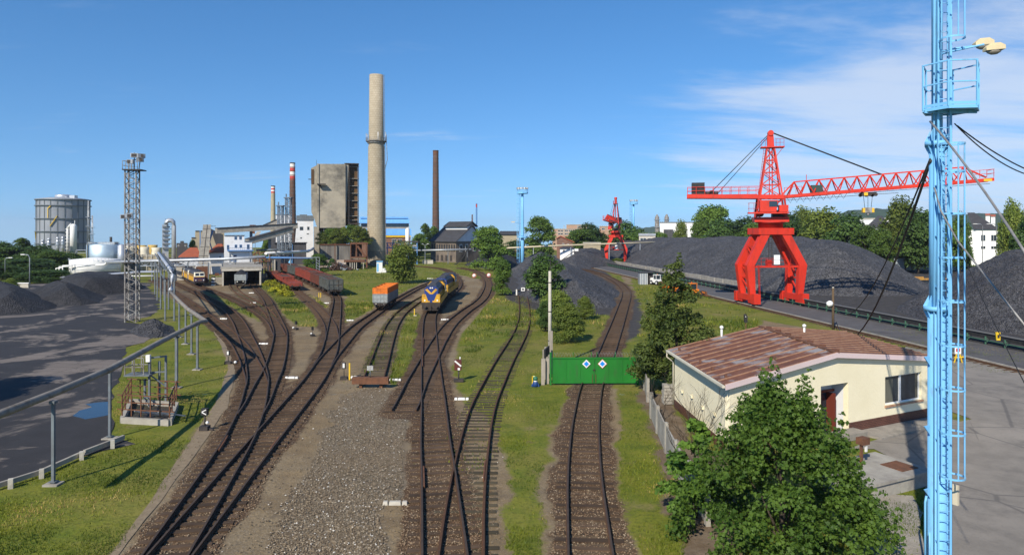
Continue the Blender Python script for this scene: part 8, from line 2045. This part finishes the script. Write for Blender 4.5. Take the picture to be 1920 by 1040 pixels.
for s0, s1 in ((0, DS0 - .05), (DS1 + .05, Lf)):
    p, q_ = Aw + ab * s0 + pr_, Aw + ab * s1 + pr_; mb.hexa([p, q_, q_ - pr_ * .98, p - pr_ * .98] + [v + Vector((0, 0, .58)) for v in (p, q_, q_ - pr_ * .98, p - pr_ * .98)])
o_ = Vector((-ad.y, ad.x, 0)) * .035; mb.hexa([Dw + o_, Aw + o_, Aw + o_ * .02, Dw + o_ * .02] + [v + Vector((0, 0, .5)) for v in (Dw + o_, Aw + o_, Aw + o_ * .02, Dw + o_ * .02)])
wp('plinth', mb, m_plinth, t)
RZH = math.atan2(ab.y, ab.x)
def onf(s, z, out=0): p = Aw + ab * s + nrm * out; return Vector((p.x, p.y, z))
def fbox(mb, s0, s1, z0, z1, o0, o1):
    return mb.hexa([onf(s0, z0, o1), onf(s1, z0, o1), onf(s1, z0, o0), onf(s0, z0, o0), onf(s0, z1, o1), onf(s1, z1, o1), onf(s1, z1, o0), onf(s0, z1, o0)])
mb = MB()
for a in ((WS0, WS1, WZ0, WZ0 + .07), (WS0, WS1, WZ1 - .07, WZ1), (WS0, WS0 + .07, WZ0 + .07, WZ1 - .07), (WS1 - .07, WS1, WZ0 + .07, WZ1 - .07), ((WS0 + WS1) / 2 - .2, (WS0 + WS1) / 2 - .04, WZ0 + .07, WZ1 - .07)): fbox(mb, *a, -.24, -.14)
wn = wp('window', mb, m_hazyw, wl); o = fbox(MB(), WS0 + .07, WS1 - .07, WZ0 + .07, WZ1 - .07, -.22, -.19).build('pane', m_glass, wn)
fbox(MB(), WS0 - .05, WS1 + .05, WZ0 - .1, WZ0 - .005, -.13, .09).build('sill', m_seam, wn)
fbox(MB(), WS0 + .1, WS0 + .9, WZ0 + .08, WZ1 - .1, -.185, -.18).build('curtain', M('dull_curtain', (.14, .14, .11), (.09, .09, .075), 6, .9, stretch=(5, 5, .3)), wn)
mb = MB(); fbox(mb, DS0 + .02, DS0 + .12, 0, DZ - .02, -.9, -.8); fbox(mb, DS1 - .62, DS1 - .52, .05, DZ - .6, -.9, -.35); fbox(mb, DS0 + .12, DS1 - .05, DZ - .62, DZ - .5, -.9, -.8); dr = wp('door', mb, m_doorred, wl)
fbox(MB(), DS0 + .13, DS1 - .63, 0, DZ - .65, -.88, -.85).build('door_leaf', m_glass, dr); fbox(MB(), DS1 - .5, DS1 - .05, .1, DZ - .7, -.88, -.84).build('side_light', m_mirror, dr)
mb = MB(); fbox(mb, DS0 - .2, DS0, 0, DZ, -1.0, -.301); fbox(mb, DS1, DS1 + .2, 0, DZ, -1.0, -.301); fbox(mb, DS0 - .2, DS1 + .2, DZ + .001, DZ + .15, -1.0, -.301); fbox(mb, DS0 - .2, DS1 + .2, 0, DZ, -1.15, -1.001); wp('porch_lining', mb, m_wwall, wl)
fbox(MB(), DS0 - .3, DS1 + .3, 0, .32, .05, .9).build('door_step', m_pave, wl)
# small vents on the side wall
for k in range(4):
    p = Dw.lerp(Aw, .18 + .2 * k); q_ = p + o_ * 3.2; wp('side_vent', MB().box((p.x - .06, p.y, 1.35 + (k % 2) * .15), (.10, .30, .14)), m_cream_w, wl)
def roofplane(name, e0, e1, r1, r0, mat_, ns, smat, nseg=1):
    up = Vector((0, 0, ZE)); ur = Vector((0, 0, ZRG)); v = [e0 + up, e1 + up, r1 + ur, r0 + ur]; dn = Vector((0, 0, -.09))
    o = wp(name, MB().hexa([p + dn for p in v] + v), mat_, t); mb = MB()
    for k in range(ns + 1):
        f = (k + .02) / (ns + .04); a = v[0].lerp(v[1], f); b = v[3].lerp(v[2], f); mb.bar(a + Vector((0, 0, .025)), b + Vector((0, 0, .025)), .05, .05)
    wp('seams', mb, smat, o); return o
rl = roofplane('left_roof', D, A, Nn, Ff, m_roof, 11, m_seam); rr_ = roofplane('right_roof', Bp, Cp, Ff, Nn, m_roofr, 13, m_seam)
wp('ridge_cap', MB().bar(Nn + Vector((0, 0, ZRG + .03)), Ff + Vector((0, 0, ZRG + .03)), .28, .06), m_rust, t); 
for k in range(7): p = Nn.lerp(Ff, (k + .5) / 7); wp('ridge_clip', MB().box((p.x + .3, p.y, ZRG + .05), (.22, .3, .12), .3), m_roofr, t)
for k in range(5): p = D.lerp(A, (k + .5) / 5) + ab * .5; wp('snow_guard', MB().box((p.x, p.y, ZE + .16), (.12, .12, .16)), m_roofr, t)
mb = MB(); dn = Vector((0, 0, -.26)); f_ = nrm * .03
for a, b, za, zb_ in ((A, Nn, ZE, ZRG), (Nn, Bp, ZRG, ZE)):
    pa, pb_ = a + Vector((0, 0, za + .03)) + nrm * .005, b + Vector((0, 0, zb_ + .03)) + nrm * .005; mb.hexa([pa + dn + f_, pb_ + dn + f_, pb_ + dn, pa + dn, pa + f_, pb_ + f_, pb_, pa])
wp('fascia', mb, m_pinkw, t)
go = Vector((-ad.y, ad.x, 0)) * .08; mb = MB(); mb.bar(A + go + Vector((0, 0, ZE - .08)), D + go + Vector((0, 0, ZE - .08)), .13, .11); p = D + go + Vector((0, 0, ZE - .12)); w0 = Dw + o_ * 1.8
mb.path([p, p + Vector((0, 0, -.3)), Vector((w0.x, w0.y + .12, ZE - .75)), Vector((w0.x, w0.y + .12, .15))], .05, 8); wp('gutter', mb, m_creamy, t)
for px, py, h_, lb in ((1353, 629, .62, 'vent_pipe'), (1508, 623, .5, 'vent_cowl')):
    zb_ = 4.05; a = g(px, py, zb_); mb = MB(); mb.tube((a.x, a.y, zb_ - .4), (a.x, a.y, zb_ + h_), .07, 10); mb.lathe([(.12, 0), (.12, .14), (.02, .2)], 12, (a.x, a.y, zb_ + h_ * .72)); wp(lb, mb, m_hazyw, t)
pv = [onf(8.6, .05, .05), onf(Lf + .4, .05, .05), onf(Lf + .4, .05, 1.35), onf(8.9, .05, 1.5)]
pve = MB().prism([(p.x, p.y) for p in pv][::-1], 0, .10).build('pavement', m_pave); struct(pve)
# concrete tank with rusty lid in front of the house
c0 = g(1655, 880, .55); t = thing('concrete_tank', 'low concrete cesspit slab with a rusty square lid in front of the house', 'cesspit', (c0.x, c0.y, 0), .46)
MB().b2((-2.6, -1.1, 0), (1.5, 1.4, .55)).b2((-2.7, -1.2, .551), (1.6, 1.5, .66)).build('slab', m_conc, t); MB().b2((.2, -.75, .661), (1.25, .25, .69)).build('lid', m_rust, t)
mb = MB(); mb.bar((-.55, .6, .66), (-.55, .6, 1.55), .1); mb.bar((-.35, .75, .66), (-.35, .75, 1.2), .05); ps = mb.build('stand_pipe', m_rust, t); MB().box((-.45, .6, 1.68), (.45, .35, .28)).build('rusty_box', m_rust, ps); MB().box((-.38, .5, 1.35), (.12, .05, .25)).build('white_tag', m_white, ps)
sheet('sandy_ground', gp((1600, 1100), (1590, 960), (1640, 925), (1712, 930), (1728, 960), (1732, 1100)), .012, M('sandy_gravel', (.33, .30, .25), (.24, .215, .18), 1.5, .95, bump=.5, bscale=15), .2, .6)
# ---------------------------------------------------------------- crane road furniture
t = thing('belt_conveyor', 'low black rubber belt conveyor on green trestles along the road', 'conveyor', cr(51.8, 98)); wp('belt', MB().bar(cr(51.8, 22, .78), cr(51.8, 262, .78), .95, .5), m_black, t); wp('lip', MB().bar(cr(51.25, 22, 1.08), cr(51.25, 262, 1.08), .08, .14), M('belt_lip_grey', (.16, .16, .16), None, rough=.7), t)
m_gtr = M('trestle_green', (.06, .16, .10), (.05, .11, .07), 2, .6); mt = MB().b2((-.05, -.05, 0), (.05, .05, .75)).bar((0, 0, .55), (.45, 0, .55), .06).bar((0, 0, .12), (.5, 0, .5), .05).mesh('trestle', m_gtr)
k = 0
for a_ in np.arange(24, 250, 2.3):
    p = cr(51.12, a_); o = link('trestle', mt, t, p - Vector(t.location)); o.rotation_euler = (0, 0, CR_RZ); k += 1
wp('guide_rail', MB().bar(cr(51.0, 22, .42), cr(51.0, 250, .42), .05, .08), m_gtr, t)
crs = thing('crane_rail', 'single crane rail on sleepers along the near side of the road', 'crane rail', cr(43.3, 98)); wp('rail', MB().bar(cr(43.3, 24, .12), cr(43.3, 300, .12), .08, .16), m_railside, crs); wp('rail_kerb', MB().bar(cr(44.1, 24, .06), cr(44.1, 300, .06), .18, .16), m_conc, crs)
ms_ = MB().box((0, 0, 0), (1.2, .25, .12)).mesh('sleeper', m_sleep); n = 0; fr = MB()
for a_ in np.arange(40, 240, .75):
    p = cr(43.3, a_, .01)
    if 62 < a_ < 132 and n < 95: o = link('sleeper', ms_, crs, p - Vector(crs.location)); o.rotation_euler = (0, 0, CR_RZ + random.uniform(-.02, .02)); n += 1
    else: fr.box(p, (1.2, .25, .12), CR_RZ)
tag(wp('sleepers_beyond', fr, m_sleep, crs), kind='stuff')
t = thing('retaining_wall', 'pale concrete block wall along the foot of the long coal ridge', 'wall', cr(56, 200))
for k in range(42):
    a0 = 118 + k * 4.2; wp('block', MB().bar(cr(56 + random.uniform(-.1, .1), a0, .62), cr(56 + random.uniform(-.1, .1), a0 + 4.1, .62), .5, 1.25 + random.uniform(-.1, .1)), m_conc, t)
d = 75; t = thing('utility_pole', 'short wooden pole with a white lamp beside the road behind the house', 'utility pole', (xat(1562, d), d, 0)); h = zat(540, d); MB().lathe([(.14, 0), (.12, h)], 10).build('pole', M('brown_pole', (.13, .09, .05), (.09, .06, .035), 3, .9, stretch=(3, 3, .3)), t); MB().lathe([(.1, h), (.14, h + .06), (.05, h + .14)], 10).build('cap', m_concl, t); mb = MB(); mb.bar((0, 0, zat(569, d)), (-.4, -.1, zat(569, d)), .06); lm = mb.build('lamp_arm', m_dark, t)
o = MB().lathe([(.02, -.35), (.28, -.25), (.34, .1), (.2, .3), (.02, .34)], 14).build('lamp', m_hazyw, lm, (-.42, -.1, zat(569, d))); o.rotation_euler = (0, 1.2, 0)
a = Vector((xat(1399, 72), 72, 0)); t = thing('dwarf_signal', 'small dark signal head on a thin brown stake behind the house roof', 'signal', a); MB().tube((0, 0, 0), (-.03, 0, zat(605, 72)), .05, 6).build('stake', m_rust, t); MB().box((-.05, 0, zat(598, 72)), (.32, .3, .7)).lathe([(.2, 0), (.12, .2)], 10, (-.1, 0, zat(592, 72))).build('head', m_black, t); MB().tube((-.1, -.16, zat(593, 72)), (-.1, -.12, zat(593, 72)), .06, 8).build('lens', m_white, t)
# sheds and machines beside the road
d = 141; t = thing('metal_shed', 'grey sheet-metal shed beside the crane road', 'shed', (xat(1210, d), d, 0)); wp('wall', pbox(MB(), 1199.5, 1214.5, 511.5, None, d, 2), m_galv, t); w_ = t.children[0]; wp('side_wall', pbox(MB(), 1214.6, 1224, 512, None, d + .6, 1.6), m_dark, t); wp('roof', pbox(MB(), 1198.8, 1225, 509.8, 511.4, d - .2, 3), m_slate, t); mb = MB()
for px in (1200.5, 1205, 1210, 1213.8): pbox(mb, px, px + .5, 512.5, None, d - .05, .04)
wp('door_frames', mb, m_white, w_)
d = 233; t = thing('metal_shed', 'small open-fronted metal shed left of the small red crane', 'shed', (xat(1106, d), d, 0)); wp('wall', pbox(pbox(MB(), 1098.5, 1100.5, 484, None, d, 2.4), 1100.6, 1113, 484, None, d + 2.2, .2), m_galv, t); wp('door', pbox(MB(), 1108.5, 1113, 484.5, None, d, .1), m_galv, t); wp('roof', pbox(MB(), 1097.8, 1113.8, 482.6, 483.9, d - .2, 2.8), m_conc, t)
def loader(label, loc, rz, bodym, sc=1, bucket=True):
    t = thing('wheel_loader', label, 'wheel loader', loc, rz, None, sc)
    MB().b2((-2.6, -1.0, .8), (1.2, 1.0, 1.9)).b2((-2.6, -.9, 1.901), (-1.0, .9, 2.3)).build('body', bodym, t)
    cb = MB()
    for x in (-.9, .7):
        for y in (-.8, .8): cb.bar((x, y, 1.9), (x, y, 3.2), .12)
    cb.b2((-1.05, -.95, 3.2), (.85, .95, 3.36)); cab = cb.build('cab', bodym, t); MB().b2((-.84, -.79, 1.95), (.64, .79, 3.18)).build('cab_glass', m_glass, cab)
    for x in (-1.8, 1.3):
        for y in (-1, 1): w = MB().tube((x, y * .75, .75), (x, y * 1.2, .75), .75, 16).build('wheel', m_black, t); MB().tube((x, y * 1.2, .75), (x, y * 1.23, .75), .35, 10).build('hub', bodym, w)
    MB().bar((1.0, -.6, 1.5), (3.0, -.6, .9), .2).bar((1.0, .6, 1.5), (3.0, .6, .9), .2).build('lift_arm', bodym, t)
    MB().extr([(2.8, .2), (4.1, .15), (4.1, .3), (3.2, .6), (3.1, 1.3), (2.8, 1.4)], 'y', -1.3, 1.3).build('bucket', bodym if not bucket else m_rust, t)
    MB().tube((-.2, .2, 3.36), (-.2, .2, 3.6), .12, 8).build('beacon', m_worange, cab)
    return t
m_orange = M('loader_orange', (.72, .20, .015), (.6, .17, .02), 1, .5)
p = g(1260, 551); loader('orange wheel loader hidden behind the spiky tree', (p.x, p.y, 0), .25, m_orange, .72)
p = g(1299, 556); loader('second orange loader right of the first, its canopy showing past the tree', (p.x, p.y, 0), .15, m_orange, .68)
p = g(1232, 534); loader('small white-cabbed tractor with rusty bucket beside the metal shed', (p.x, p.y, 0), -1.2, m_hazyw, .62)
# back fence, sign and barrier on the right
d = 186; t = thing('sheet_fence', 'pale blue sheet-metal fence at the end of the long coal ridge', 'fence', (xat(1665, d), d, 0)); wp('panel', pbox(MB(), 1622, 1696, 485.5, None, d, .15), M('pale_sheet', (.36, .42, .46), (.30, .35, .39), .6, .6, stretch=(6, 1, .3)), t); wp('cap', pbox(MB(), 1621.5, 1696.5, 484.2, 485.4, d - .1, .35), m_galv, t)
d = 196; t = thing('slab_fence', 'pale slab fence with rusty posts right of the blue sheet fence', 'fence', (xat(1720, d), d, 0)); wp('panel', pbox(MB(), 1696, 1800, 487, None, d, .12), m_concl, t); mb = MB()
for k in range(9): pbox(mb, 1698 + k * 12, 1699 + k * 12, 485.5, None, d - .2, .18)
pbox(mb, 1697, 1800, 490, 490.8, d - .15, .1); pbox(mb, 1697, 1800, 495, 495.8, d - .15, .1); wp('posts', mb, m_rust, t)
d = 192; t = thing('hoarding', 'half yellow, half white advertising board on the fence', 'sign', (xat(1674, d), d, 0)); b = wp('yellow_half', pbox(MB(), 1666.5, 1673.6, 466, 477.5, d, .1), M('board_yellow', (.80, .60, .03), None, rough=.5), t); wp('white_half', pbox(MB(), 1673.7, 1682, 466, 477.5, d, .1), m_sign, t); mb = MB()
for y0, x0, x1 in ((467.5, 1667.5, 1672.5), (471, 1667.5, 1672.5), (475, 1668, 1671.5)):
    for k in range(4): xx = x0 + (x1 - x0) * k / 4; pbox(mb, xx, xx + (x1 - x0) / 6, y0, y0 + 1.8, d - .03, .028)
wp('lettering', mb, m_dark, b); wp('legs', pbox(pbox(MB(), 1667, 1667.6, 477.5, None, d + .12, .1), 1681, 1681.6, 477.5, None, d + .12, .1), m_galv, t)
t = thing('street_lamp', 'pale lamp pole beside the yellow and white board', 'street lamp', (xat(1664, 190), 190, 0)); h = zat(451, 190); MB().tube((0, 0, 0), (0, 0, h), .16, 8).build('pole', m_concl, t); MB().box((-.35, 0, h), (.8, .3, .2)).build('lamp_head', m_white, t)
for px, d, top, dx, lb in ((1842, 180, 420, -1, 'grey street lamp left of the white house'), (1868, 178, 420, -1, 'grey street lamp right of the white house')):
    t = thing('street_lamp', lb, 'street lamp', (xat(px, d), d, 0), 0, 'street lamps by the white house'); h = zat(top, d); MB().path([(0, 0, 0), (0, 0, h * .96), (dx * .5, 0, h), (dx * 1.6, 0, h + .05)], .09, 6).build('pole', m_galv, t); MB().box((dx * 2.0, 0, h + .05), (.9, .3, .15)).build('lamp_head', m_white, t)
d = 136; t = thing('concrete_bay', 'concrete bay wall topped with rusty yellow beams between the coal heaps', 'bay wall', (xat(1730, d), d, 0)); wp('wall', pbox(MB(), 1702, 1800, 525, None, d, .4), m_concl, t); mb = MB(); pbox(mb, 1696, 1732, 518.5, 522, d - .6, .5); pbox(mb, 1714, 1800, 521.5, 525, d - .9, .8); pbox(mb, 1729, 1731, 524, None, d - .3, .25); pbox(mb, 1710, 1711.2, 522, None, d - .3, .25); wp('beams', mb, M('rusty_yellow', (.42, .24, .05), (.25, .13, .05), 2, .8), t)
# sign trestle and debris at the end of the belt
p = g(1796, 680); t = thing('warning_trestle', 'small red and white warning board on a yellow trestle behind the mast', 'sign', (p.x, p.y, 0)); MB().box((0, 0, 1.0), (.5, .06, .5)).build('board', m_sign, t); MB().box((0, -.035, 1.05), (.34, .01, .28)).build('red_mark', m_band, t); MB().bar((-.3, 0, 0), (-.1, 0, .75), .07).bar((.35, 0, 0), (.15, 0, .75), .07).bar((-.3, 0, .45), (.6, 0, .5), .1).build('legs', m_yel, t)
# ---------------------------------------------------------------- thin summer haze over the far skyline
hz_ = M('thin_air_haze', (1, 1, 1)); nt = hz_.node_tree; nt.nodes.remove(nt.nodes['Principled BSDF'])
pv_ = nt.nodes.new('ShaderNodeVolumePrincipled'); pv_.inputs['Color'].default_value = (.80, .88, 1, 1); pv_.inputs['Density'].default_value = .00011; pv_.inputs['Anisotropy'].default_value = .2
nt.links.new(pv_.outputs[0], nt.nodes['Material Output'].inputs['Volume'])
tag(MB().b2((-5000, -400, -140), (5000, 6500, 130)).build('haze', hz_), kind='stuff')
SC.cycles.volume_bounces = 0; SC.cycles.volume_max_steps = 64
